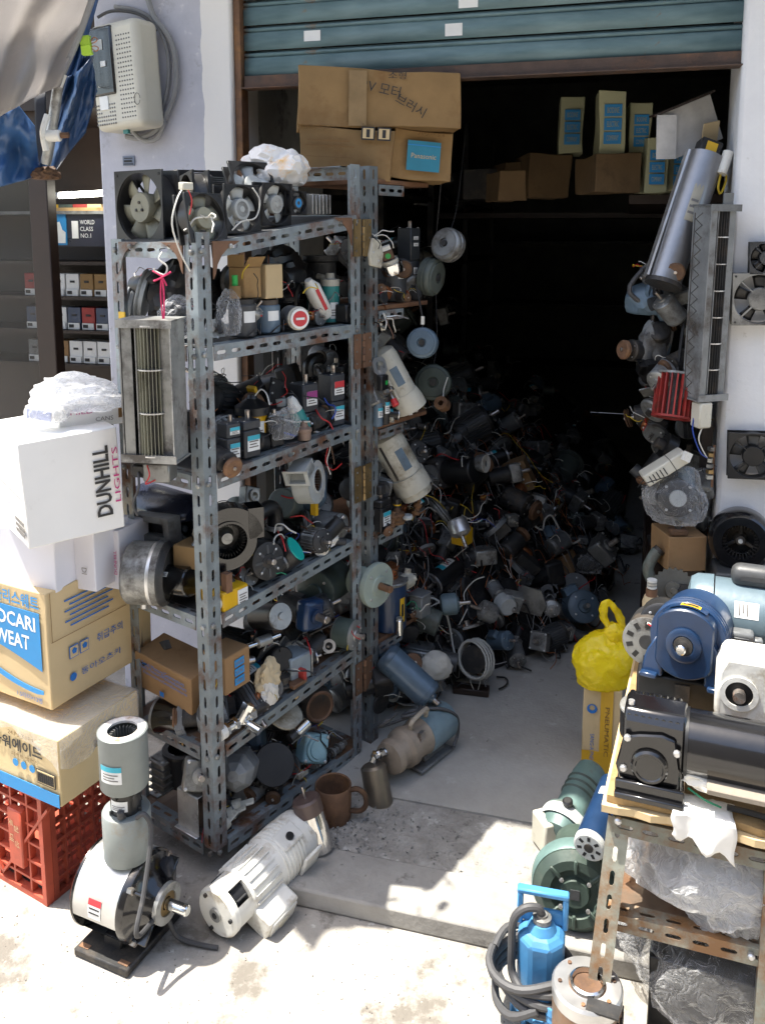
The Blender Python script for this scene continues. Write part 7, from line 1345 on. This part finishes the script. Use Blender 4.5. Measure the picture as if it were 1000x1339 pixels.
t = ii('chrome_can', 'small chrome can standing on fourth wooden board', 'can', fr(IN(4, 522, -.03), Z, rd)); part('can', MB().cyl(.012, 0, .05, 18, None, .002), chrome, t); part('cap', MB().cyl(.010, .05, .056, 14), alu_dull, t)
ri = random.Random(77)
for k in (1, 2, 3, 4):
    for i in range(12):
        p = H0 + rd * (.02 + .29 * (i + .5) / 12) + rw * ri.uniform(.05, .24) + Z * (IZ[k] + .035 + (.065 if i % 2 else 0) + (.06 if i % 4 == 3 else 0)); scrap(ri.choice((0, 2, 4, 6, 7, 10, 11, 12, 13, 1)), rndM(p, ri), 'at back of the %s wooden board' % ('highest', 'second', 'third', 'fourth')[k - 1], 'machines at the back of the inner boards', ri.uniform(.6, .95))
    for i in range(5):
        p = H0 + rd * (.03 + .26 * (i + .5) / 5) + rw * ri.uniform(.0, .05) + Z * (IZ[k] + .018); scrap(ri.choice((6, 11, 13, 7)), rndM(p, ri), 'at front of the %s wooden board' % ('highest', 'second', 'third', 'fourth')[k - 1], 'small parts at the front of the inner boards', ri.uniform(.35, .55))
for i in range(26):
    p = H0 + rd * ri.uniform(.02, .42) + rw * ri.uniform(-.02, .24) + Z * (SLAB + ri.uniform(.03, .26)); scrap(ri.choice((0, 1, 2, 4, 7, 9, 10, 3)), rndM(p, ri), 'piled on the floor under the inner boards', 'motors piled under the inner boards', ri.uniform(.7, 1.0))
# floor beneath the leaf
gf = lambda u, v, dz=0: GP(u, v, SLAB) + Z * dz
a_, b_ = gf(505, 880, .16), gf(548, 918, .07); t = ii('steel_blue_motor', 'long steel blue motor lying on floor beneath inner boards', 'motor', fr(RP(502, 855, -.02), RP(545, 895, -.12) - RP(502, 855, -.02), Z)); can_motor(t, .19, .045, mk_once('steel_blue_gloss', (.075, .115, .16), .3, .1, .15, 16, .15, (.08, .08, .08)), MATS['steel_blue_gloss'], .3, .2)
t = ii('brass_can', 'brass bottomed black can standing on floor by lowest hinge', 'can', fr(gf(507, 918), Z, rd)); part('brass', MB().cyl(.034, 0, .065, 26, None, .003), brass, t); part('top', MB().lathe([(.065, .036), (.10, .036), (.104, .03), (.104, 0)], 26), dark_cast, t)
for k in range(8): part('stud', MB().cyl(.004, .104, .109, 8, T(0, .024 * math.cos(k * .785), .024 * math.sin(k * .785))), alu_dull, t)
crumpled('white_rag', 'off white rag wrapped round a motor near floor', 'rag', fr(P(570, 872, 2.62), (1, .2, 0), Z), (.11, .08, .10), 111, mk_once('rag_white', (.55, .53, .47), .9, 0, .08, 14, .2, (.35, .32, .26)), .2)
t = ii('cable_coil', 'coil of white cable standing on floor at foot of heap', 'coil', fr(P(622, 862, 2.72), (-.5, -.8, .3), (-.5, .3, 1))); c = MB()
for k in range(9): c.tube([(-.03 + .007 * k + .002 * math.sin(j), (.052 + .004 * math.sin(k * 2.1)) * math.cos(j * math.pi / 8), (.062 + .003 * math.cos(k)) * math.sin(j * math.pi / 8)) for j in range(17)], .0036, 6, 1)
part('cable', c, mk_once('dirty_white_cable', (.42, .42, .39), .6), t); part('core', MB().cyl(.045, -.02, .02, 20), dark_cast, t)
t = ii('wooden_block', 'dark wooden block lying flat at foot of heap', 'block', fr(gf(616, 906, .012), (.9, -.2, 0), Z)); part('plank', MB().box((.12, .045, .022)), dark_wood, t, bevel=.002); part('loop_wire', MB().tube([(.01, -.02, .012), (.0, -.03, .05), (.03, -.02, .05), (.025, -.02, .013)], .0012, 5), wire_w, t)

# two cartons on top of the inner leaf
def wcart(name, label, u, v, Yd, xd, d, m, seed, z=None, tilt=0):
    c = P(u, v, Yd); 
    if z is not None: c.z = z
    x = Vector((xd[0], xd[1], 0)).normalized(); y = Vector((-x.y, x.x, 0)); t = thing(name, label, 'carton', fr(c - x * d[0] / 2 + y * d[1] / 2, x, Z) @ RY(tilt), 'cartons stored under the ceiling'); carton(t, *d, m, .010, seed); return t
def LFo(d, x, z): return LFc(d, x, z) @ T(0, 0, .007)
d = (.265, .20, .138); t = wcart('old_carton', 'old brown carton with black care icons on top of inner rack', 512, 226, 2.50, (.99, -.02), d, card_old, 121, IZ[0] + .004, 3)
lettering(t, 'ユニットタイプ', LFo(d, -.075, .135), .09, .016, ink_brown); patch(t, 'print_line', LFo(d, -.05, .10), .12, .004, ink_brown); patch(t, 'print_line', LFo(d, -.045, .085), .14, .003, ink_brown); patch(t, 'print_line', LFo(d, -.045, .055), .13, .002, ink_brown)
for k in range(2): ic = patch(t, 'care_icon', LFo(d, .060 + .045 * k, .125), .038, .036, ink); patch(ic, 'icon_ground', T(0, 0, .0009), .030, .028, card_tan); patch(ic, 'icon_mark', T(0, 0, .0018), .010, .022, ink)
d = (.18, .18, .140); t = wcart('old_carton', 'brown carton with blue square logo at end of inner rack top', 588, 240, 2.60, (.97, .24), d, card_old, 123, IZ[0] + .004, 4)
bp_ = patch(t, 'logo_square', LFo(d, .0, .065) @ T(0, 0, .004), .10, .085, ink_teal); lettering(bp_, 'Panasonic', T(0, .0, .0018), .075, .014, card_tan); patch(bp_, 'logo_stripe', T(0, .03, .0014), .10, .003, ink_sky); lettering(t, 'パワー 5.4', LFo(d, .02, .130), .08, .012, ink_brown)
d = (.46, .24, .155); t = wcart('old_carton', 'long old tan carton with handwritten marks, uppermost on inner rack', 600, 172, 2.53, (.995, .08), d, card_old, 122, IZ[0] + .146, 1)
lettering(t, '12V 모터', LFo(d, -.0, .105) @ RZ(-12), .12, .034, ink); lettering(t, '브러시', LFo(d, .09, .06) @ RZ(-28), .09, .03, ink); lettering(t, '소형', LFo(d, .05, .14), .05, .02, ink); patch(t, 'tape', LFo(d, -.06, .075), .05, .15, mk_once('dull_tape', (.25, .17, .085), .3))

dim_card = mk('shaded_cardboard', (.13, .085, .045), .85, 0, .2, 7, .3, (.07, .045, .025), 5, .15, 40, spec=.2)  # brown cardboard with the dimness of the shop depths put into its colour
# high shelf at the right with cream cartons
hs_ = thing('high_shelf', 'dark wooden shelf high at the back of the shop', 'shelf', WM); zsh = 1.70
part('shelf_board', MB().box((.75, 1.9, .03), (1.55, 1.5, zsh)), dark_wood, hs_); part('bracket', MB().box((.6, .04, .2), (1.60, .65, zsh - .12)), dark_wood, hs_); part('shelf_board', MB().box((1.3, .5, .03), (.75, 2.75, zsh - .02)), dark_wood, hs_)
def bodine(u, v, Yd, xd, d, m, seed, lb, z, side='L'):
    t = wcart('motor_carton', lb, u, v, Yd, xd, d, m, seed, z)
    for i, s in enumerate(('BODINE', 'ELECTRIC', 'COMPANY')):
        L_ = LFc(d, 0, d[2] * (.68 - .22 * i)) if side == 'L' else RFc(d, 0, d[2] * (.68 - .22 * i)); pp = patch(t, 'print_panel', L_ @ T(0, 0, .003), d[0] * .66 if side == 'L' else d[1] * .6, d[2] * .19, ink_sky); lettering(pp, s, T(0, 0, .0018), (d[0] if side == 'L' else d[1]) * .45, d[2] * .09, card_cream)
    return t
zc_ = zsh + .018
bodine(818, 168, 2.82, (.97, -.16), (.082, .20, .195), card_cream, 131, 'cream carton with three blue panels and black marker scribble', zc_ + .124)
bodine(852, 180, 2.86, (.97, -.1), (.07, .20, .16), card_cream, 132, 'cream carton with three blue panels beside the scribbled carton', zc_ + .124)
bodine(764, 145, 3.28, (.97, -.15), (.085, .20, .20), card_cream, 133, 'dim cream carton with blue panels deeper in shop', zc_ + .165)
bodine(872, 245, 2.80, (.97, -.12), (.07, .20, .17), card_cream, 134, 'cream carton with blue panels low at end of high shelf', zc_)
bodine(905, 245, 2.84, (.97, -.12), (.075, .20, .16), card_cream, 135, 'cream carton with blue panels half hidden by silver tube', zc_)
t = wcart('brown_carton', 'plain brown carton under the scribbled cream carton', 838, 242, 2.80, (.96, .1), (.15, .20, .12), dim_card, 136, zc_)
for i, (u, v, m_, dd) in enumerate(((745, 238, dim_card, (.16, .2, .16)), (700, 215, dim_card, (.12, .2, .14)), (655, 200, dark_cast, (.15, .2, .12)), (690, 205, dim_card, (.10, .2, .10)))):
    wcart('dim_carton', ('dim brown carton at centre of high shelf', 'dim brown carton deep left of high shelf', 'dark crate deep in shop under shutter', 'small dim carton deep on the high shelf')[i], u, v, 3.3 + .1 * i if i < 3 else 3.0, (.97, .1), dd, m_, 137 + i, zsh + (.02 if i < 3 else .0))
t = thing('open_carton', 'folded white open carton with hanging flaps under shutter corner', 'carton', fr(P(905, 165, 2.52), (.85, .2, .35), Z)); part('panel', MB().box((.16, .004, .13), (0, 0, 0)), mk_once('grey_white_card', (.5, .49, .47), .7), t); part('flap', MB().box((.06, .004, .12), (-.09, -.015, -.03), RY(20)), MATS['grey_white_card'], t); part('flap', MB().box((.05, .004, .13), (.04, -.03, -.05), RY(10) @ RX(25)), card_tan, t); part('rim_edge', MB().box((.20, .03, .006), (-.01, .0, .07)), dark_wood, t)
# side wall things by the right jamb
G_J = 'things hung by the right jamb'
a_, b_ = P(868, 368, 2.36), P(922, 205, 2.44); t = thing('duct_tube', 'long silver metal duct tube hung slanting by right jamb', 'tube', fr(a_, b_ - a_, CAMW), G_J); L_ = (b_ - a_).length; part('tube', MB().lathe([(0, .040), (0, .046), (L_, .052), (L_, .046)], 32), mk_once('dark_silver', (.34, .34, .35), .35, .8, .12, 12, .15, (.15, .15, .15)), t); part('side_flange', MB().box((L_, .006, .03), (L_ / 2, .052, .0)), alu, t); part('bottom_cap', MB().lathe([(-.012, .05), (0, .05), (0, .03)], 24), dark_cast, t)
cyl_label(t, .0495, L_ * .45, L_ * .75, 70, 100, None, mk_once('aged_label', (.50, .46, .36), .5)); part('motor', MB().box((.05, .06, .05), (L_ + .02, 0, 0)), dark_cast, t, bevel=.004); part('warning_plate', MB().box((.03, .03, .002), (L_ + .02, 0, .027)), label_y, t); part('capacitor', MB().cyl(.014, L_ - .045, L_ + .02, 16, T(0, -.045, .035)), white_en, t); lead(t, [(L_ - .04, -.045, .03), (L_ - .08, -.05, .03), (L_ - .09, -.065, .02), (L_ - .05, -.068, .02), (L_ - .02, -.05, .03)], wire_y, .003)
cb_ = P(920, 520, 2.30); t = thing('crossflow_blower', 'tall grey crossflow blower standing by right jamb', 'blower', fr(cb_, (.95, .3, 0), Z + Vector((.06, 0, 0))), G_J); Hc = P(935, 268, 2.30).z - cb_.z; crossflow(t, Hc, .085, .075, mid_grey, dark_cast, 8, 22, False); part('motor_block', MB().box((.04, .04, .07), (-.02, -.02, -.04)), cream, t, bevel=.004); lead(t, [(-.02, -.03, -.07), (-.035, -.035, -.10), (-.02, -.03, -.13), (.0, -.03, -.16)], wire_w, .002); lead(t, [(-.03, -.01, -.03), (-.045, -.02, -.08), (-.025, -.03, -.14), (.0, -.03, -.16)], wire_b, .002); part('connector', MB().box((.022, .012, .025), (.005, -.03, -.165), RY(25)), white_en, t)
gm = MB(); n_ = 30
for k in range(n_): gm.tube([(-.065 - .02 * (k % 2), -.03, .02 + (Hc - .04) * k / n_), (-.085 + .02 * (k % 2) + .0, -.03, .02 + (Hc - .04) * (k + 1) / n_)], .0012, 4, 1)
gm.tube([(-.088, -.03, .01), (-.088, -.03, Hc - .02)], .0015, 5, 1); gm = part('wire_guard', gm, dark_cast, t); gm['kind'] = 'stuff'; part('top_tab', MB().box((.03, .004, .03), (.01, -.03, Hc + .016)), mid_grey, t)
for i, (u0, v0, u1, v1, r) in enumerate(((878, 545, 885, 490, .048),)):
    a_, b_ = P(u0, v0, 2.33), P(u1, v1, 2.36); t = thing('red_impeller', 'red squirrel cage impeller hung by right jamb', 'impeller', fr(a_, b_ - a_, CAMW), G_J); L_ = (b_ - a_).length
    for k in range(22): part('vane', MB().box((L_, .004, .012), (L_ / 2, 0, r * 1.0), RX(360 / 22 * k) @ T(0, 0, 0) @ RX(0)), red_m, t)
    part('end_ring', MB().holed(circ(28, r * 1.14), circ(28, r * .85), -.004, .002), red_m, t); part('end_ring', MB().holed(circ(28, r * 1.14), circ(28, r * .85), L_ - .002, L_ + .004), alu_dull, t); part('core', MB().cyl(r * .5, 0, L_, 18), dark_cast, t); part('shaft', MB().cyl(.005, L_, L_ + .16, 8), dark_cast, t)
t = thing('cable_bundle', 'hanging bundle of dark cables and blue tape by right jamb', 'cables', fr(P(850, 395, 2.5), (1, 0, 0), Z), G_J)
for k in range(7):
    rq = random.Random(200 + k); part('cable', MB().tube([(rq.uniform(-.03, .05), rq.uniform(-.03, .03), .10), (rq.uniform(-.07, .05), rq.uniform(-.05, .03), .03), (rq.uniform(-.05, .06), -.02, -.04), (rq.uniform(-.02, .06), -.01, -.12), (rq.uniform(0, .07), 0, -.22)], .007, 7), (wire_k, rubber, steel_blue, rubber, wire_k, navy, wire_grey)[k], t)
part('blue_cover', crumple((.14, .10, .11), 141, .3, 3), None, t).data.materials.append(steel_blue); part('rag', crumple((.08, .06, .20), 142, .35, 3), None, t).data.materials.append(mid_grey); t.children[-1].location = (0, -.02, -.15)
bc_ = P(868, 610, 2.3); t = thing('cream_ballast', 'cream vented plastic box dangling slanted by right jamb', 'box', fr(bc_, (.80, -.05, .55), CAMW), G_J); part('case', MB().box((.13, .035, .065), (0, 0, 0)), cream_pl, t, bevel=.004, seg=2)
t['note'] = ''; del t['note']
for k in range(5): part('slot', MB().box((.003, .022, .002), (-.05 + .011 * k, -.002, .033)), dark_cast, t)
part('lid_seam', MB().box((.002, .036, .066), (.02, 0, 0)), dark_cast, t); part('wire', MB().tube([(-.06, 0, .0), (-.09, .0, .03), (-.07, .02, .10), (.0, .02, .16)], .0015, 5), wire_k, t)
rj = random.Random(61)
for k in range(56):
    u, v = rj.uniform(848, 925), 330 + 7.7 * k + rj.uniform(-8, 8); u = min(u, 945 - (v - 540) * .06 - 18)
    scrap(rj.choice((0, 6, 7, 10, 11, 12, 13, 6, 5)), rndM(P(u, v, rj.uniform(2.40, 2.62)), rj), 'hung %s by the right jamb' % ('high' if v < 450 else 'midway' if v < 600 else 'low'), 'small machines hung by the right jamb', rj.uniform(.6, .9))
bench = thing('side_bench', 'dark wooden bench along the right wall behind pillar', 'bench', WM); bq = WM.inverted() @ P(890, 800, 2.30); bz = bq.z
part('bench_top', MB().box((.16, 1.1, .03), (bq.x - .005, bq.y + .48, bz)), dark_wood, bench, bevel=.003)
for sx in (-.06, .05):
    for sy in (-.03, .98): part('leg', MB().box((.04, .04, bz - .06), (bq.x + sx, bq.y + sy, (bz - .015 + SLAB) / 2)), dark_wood, bench)
part('upright', MB().box((.03, .03, .5), (bq.x + .055, bq.y + .14, bz + .26)), dark_wood, bench)
bz0 = bz + .016; cq = P(893, 745, 2.30); d = (.11, .12, .10); t = thing('small_carton', 'small brown carton carrying the bagged fan by right jamb', 'carton', fr(Vector((cq.x, cq.y + .05, cq.z)), (.97, .1, 0), Z)); carton(t, *d, card_brown, .003, 151); t2_ = thing('carton_block', 'dark wooden block under the small brown carton', 'block', fr(Vector((cq.x, cq.y + .05, bz0)), (.97, .1, 0), Z)); part('block', MB().box((.10, .10, max(.01, cq.z - bz0 - .003)), (0, 0, (cq.z - bz0 - .003) / 2)), dark_wood, t2_)
fc = P(888, 655, 2.30); t = thing('bagged_fan', 'round black fan with white hub inside clear bag on brown carton', 'fan', fr(fc + Vector((0, .03, 0)), (-.1, -.95, .2), Z)); part('case', MB().lathe([(-.03, .05), (.0, .056), (.02, .052), (.026, .04), (.026, 0)], 30), black_pl, t); part('hub', MB().lathe([(.026, .024), (.03, .022), (.03, 0)], 24), lite_grey, t); part('duct', MB().cyl(.022, .03, .085, 20, T(-.005, .03, 0) @ RY(-90) @ RX(0)), steel_blue, t); bolts(t, .028, .045, .004, 4)
crumpled('clear_bag', 'clear plastic bag wrapped round the black fan by right jamb', 'bag', fr(fc + Vector((-.005, .02, -.005)), (1, 0, 0), Z), (.165, .14, .19), 152, film_m, .22)
t = thing('rusty_valve', 'small rusty valve lying on edge of brown carton', 'valve', fr(Vector((cq.x - .02, cq.y - .0, cq.z + .112)), (1, 0, 0), Z)); part('body', MB().box((.05, .03, .018)), rusty, t, bevel=.004); part('boss', MB().cyl(.010, 0, .02, 12, T(0, 0, .008) @ RY(-90)), dark_cast, t)
sp_c = P(880, 772, 2.24); t = thing('sprocket', 'dusty toothed sprocket wheel leaning under brown carton', 'sprocket', fr(sp_c, (-.1, -.97, .22), Z)); pts = []
for k in range(48):
    r = .062 if k % 2 else .055; pts.append((r * math.cos(2 * math.pi * k / 48), r * math.sin(2 * math.pi * k / 48)))
sm_ = mk_once('dusty_iron', (.13, .125, .105), .7, .2, .25, 20, .3, (.06, .05, .04)); part('toothed_disc', MB().prism(pts, -.008, .0), sm_, t); part('hub', MB().lathe([(0, .024), (.008, .022), (.008, .010), (.014, .008), (.014, 0)], 22), sm_, t); part('side_cam', MB().cyl(.022, .001, .012, 6, T(0, .03, .0)), dark_cast, t)
t = thing('thread_bobbin', 'white ringed bobbin on wrapped tan bottle by sprocket', 'bobbin', fr(P(851, 788, 2.22), Z, CAMW)); part('wrapped_base', MB().lathe([(-.03, .022), (0, .024), (.02, .018)], 12), paper_tan, t); part('neck', MB().cyl(.015, .02, .04, 16), gusset_m, t)
for k in range(3): part('ring', MB().cyl(.013, .042 + .009 * k, .048 + .009 * k, 16), white_en, t)
t = thing('grey_elbow', 'grey green pipe elbow beside the small brown carton', 'pipe', fr(P(852, 735, 2.32), (1, 0, 0), Z)); part('elbow', MB().tube([(.015, 0, .035), (.0, 0, .01), (-.01, 0, -.02), (.0, 0, -.05)], .016, 12), grey_green, t); part('mouth', MB().cyl(.017, .0, .012, 14, T(.015, 0, .03) @ RY(-50)), dark_cast, t)
t = thing('chain_terminals', 'column of small cream terminals on upright behind pillar', 'terminals', fr(P(928, 610, 2.31), (1, 0, 0), Z))
for k in range(6): part('terminal', MB().box((.016, .012, .010), (0, 0, -.03 + .016 * k), RZ(20 * k)), (cream, brass, alu_dull)[k % 3], t)
part('strip', MB().box((.006, .004, .12), (.010, .004, 0)), gusset_m, t)
# heap of motors
def xf(y):
    pl = ((-.1, .50), (.05, .52), (.205, .66), (.61, .99), (1.2, 1.2), (3.2, 1.3))
    for (a, b), (c, d_) in zip(pl, pl[1:]):
        if y <= c: return b + (d_ - b) * (y - a) / (c - a)
    return pl[-1][1]
def hp(x, y):
    H = .22 + .58 * min(1, max(0, (y + .05) / .9)); q = max(0, min(1, x / xf(y))); return H * (1 - q ** 2.2)
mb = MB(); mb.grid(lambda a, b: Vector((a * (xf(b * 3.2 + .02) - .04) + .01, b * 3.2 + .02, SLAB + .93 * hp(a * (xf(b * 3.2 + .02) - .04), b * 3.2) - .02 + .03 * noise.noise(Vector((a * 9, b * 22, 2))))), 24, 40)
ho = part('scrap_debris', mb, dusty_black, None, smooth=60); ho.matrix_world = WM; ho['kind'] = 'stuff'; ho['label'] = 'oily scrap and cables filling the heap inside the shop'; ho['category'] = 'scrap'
def heap_where(x, y):
    q = x / xf(y); a = 'near' if y < .45 else 'middle' if y < 1.0 else 'far' if y < 1.8 else 'darkest far'; b = 'crest' if q < .35 else 'upper slope' if q < .6 else 'lower slope' if q < .85 else 'foot'
    return 'on the %s %s of the shop heap' % (a, b)
rh = random.Random(17); y = .03
while y < 3.0:
    step = .075 if y < 1.1 else (.105 if y < 1.9 else .2); x = .08 if y > .3 else .30
    while x < xf(y) + .01:
        px_, py_ = x + rh.uniform(-.025, .025), y + rh.uniform(-.025, .025); zz = SLAB + hp(px_, py_) + .022
        M = rndM(WM @ Vector((px_, py_, max(zz, SLAB + .045))), rh)
        scrap(rh.choice((0, 1, 2, 3, 4, 5, 6, 7, 9, 10, 11, 12, 13, 2, 4, 10, 6, 13, 0, 1)), M, heap_where(px_, py_), 'motors heaped inside the shop', rh.choice((rh.uniform(.45, .65), rh.uniform(.6, .95), rh.uniform(.7, 1.0), rh.uniform(1.1, 1.4))))
        x += step + rh.uniform(0, .02)
    y += step * .95
for k in range(46):
    y_ = rh.uniform(.1, 1.9) if k > 12 else rh.uniform(.05, .6); x_ = rh.uniform(.25, .95) * xf(y_); ang = rh.uniform(0, 6.28); pts = []
    for i in range(7):
        x_ += .045 * math.cos(ang); y_ += .045 * math.sin(ang); ang += rh.uniform(-.9, .9); pts.append(WM @ Vector((x_, y_, SLAB + hp(x_, y_) + rh.uniform(.05, .10))))
    mm = (wire_k, rubber, wire_w, wire_k, wire_grey, wire_y, rubber, wire_r, wire_k, wire_w)[k % 10]
    one('loose_cable', MB().tube(pts, rh.choice((.0016, .0022, .004)), 5), mm, 'loose %s lead draped over the %s part of the heap' % ({'black_wire': 'black', 'grey_rubber': 'dark', 'white_wire': 'white', 'grey_cable': 'grey', 'yellow_wire': 'yellow', 'red_wire': 'red'}[mm.name], 'near' if y_ < .6 else 'middle' if y_ < 1.2 else 'far'), 'cable', None, 'loose leads draped over the heap')
for nm, lb, mm, cnt, rad in (('cable_tangle', 'matted dark cables tangled through the heap inside the shop', wire_k, 300, .0032), ('wire_tangle', 'thin coloured lead wires tangled through the heap', copper, 170, .0014), ('lead_tangle', 'thin pale lead wires tangled through the heap', wire_grey, 120, .0014)):
    mb = MB()
    for k in range(cnt):
        y_ = rh.uniform(.04, 1.7); x_ = rh.uniform(.2, 1.0) * xf(y_); ang = rh.uniform(0, 6.28); pts = []
        for i in range(5):
            x_ += .03 * math.cos(ang); y_ += .03 * math.sin(ang); ang += rh.uniform(-1.3, 1.3); pts.append(WM @ Vector((x_, y_, SLAB + max(.01, hp(x_, y_) + rh.uniform(-.01, .075)))))
        mb.tube(pts, rad, 4, 3)
    o = part(nm, mb, mm, None); o['kind'] = 'stuff'; o['label'] = lb; o['category'] = 'cables'
t = thing('yellow_transformer', 'yellow transformer block on the heap of motors', 'transformer', fr(P(604, 700, 2.95), (.8, -.5, 0), Z)); part('block', MB().box((.06, .055, .06)), yellow_m, t, bevel=.003); part('nub', MB().box((.02, .02, .02), (0, 0, .04)), dark_cast, t); wires(t, (.0, 0, .04), 4, .09, (wire_w, wire_b, wire_w), 161)
t = thing('heap_carton', 'brown wrapped carton resting on top of the heap', 'carton', fr(P(686, 640, 3.5), (.8, -.2, .35), Z)); carton(t, .10, .10, .13, card_brown, .004, 162)
t = thing('heap_carton', 'torn orange brown carton low on the far heap', 'carton', fr(P(742, 750, 3.4), (.7, -.5, .5), Z)); carton(t, .10, .08, .08, card_brown, .006, 163)
crumpled('clear_bag', 'clear plastic bag beside the torn carton on far heap', 'bag', fr(P(772, 738, 3.35), (1, 0, 0), Z), (.10, .08, .10), 164, film_m, .3)
t = thing('white_rim_disc', 'disc with white rim on top of the heap', 'disc', fr(P(633, 606, 3.2), (.8, -.55, .1), Z)); part('rim', MB().lathe([(-.03, .03), (0, .036), (.006, .036), (.006, 0)], 26), mid_grey, t); part('face', MB().holed(circ(24, .034), circ(24, .012), .006, .009), white_en, t)
for i, (u, v, y_, m_) in enumerate(((600, 690, 2.85, alu), (660, 790, 2.95, lite_grey), (588, 790, 2.75, lite_blue), (530, 870, 2.6, steel_blue), (637, 800, 2.85, alu_dull))):
    t = thing('heap_part', ('bright alloy bracket on near slope of heap', 'pale grey plate standing low on heap', 'pale blue motor shell on near slope of heap', 'blue gear casing near floor at heap foot', 'alloy end plate low on near slope of heap')[i], 'casting', rndM(P(u, v, y_), random.Random(300 + i))); part('shell', MB().lathe([(-.03, .03), (-.02, .036), (.02, .036), (.03, .022)], 18), m_, t); shaft(t, .02, .07, .007); bolts(t, .025, .024, .004)
# shelving on the far left wall, lost in the dark
sh = thing('inner_shelving', 'dark steel shelving deep inside the shop', 'shelving', WM)
for z in (1.05, 1.40, 1.75): part('shelf_board', MB().box((.42, 3.2, .02), (.0, 2.5, z)), dark_cast, sh)
for y_ in (.95, 1.9, 2.9, 4.0): part('upright', MB().box((.03, .03, 2.2), (.20, y_, 1.15)), dark_cast, sh)
for z in (.5, 1.0, 1.5): part('back_board', MB().box((1.9, .4, .02), (1.1, 4.75, z)), dark_cast, sh)
rs_ = random.Random(23)
for z in (1.06, 1.41, 1.76):
    for k in range(13): scrap(rs_.randrange(14), rndM(WM @ Vector((rs_.uniform(.02, .18), 1.0 + .2 * k, z + .05)), rs_), 'on the dark inner shelving', 'motors on the dark inner shelving', rs_.uniform(.9, 1.3))
tl_ = thing('skylight_glow', 'bright sliver of daylight as a glowing panel under dark ceiling by jamb', 'lamp', WM @ T(1.45, 1.0, 2.30)); part('panel', MB().box((.09, .02, .012)), emit('dim_panel', (.8, .95, .9), 1.2), tl_)  # glowing panel stands in for a gap that lets daylight in
for i, tt in enumerate(PROTO):
    if i not in USED:
        for ch in list(tt[0].children_recursive): bpy.data.objects.remove(ch)
        bpy.data.objects.remove(tt[0])
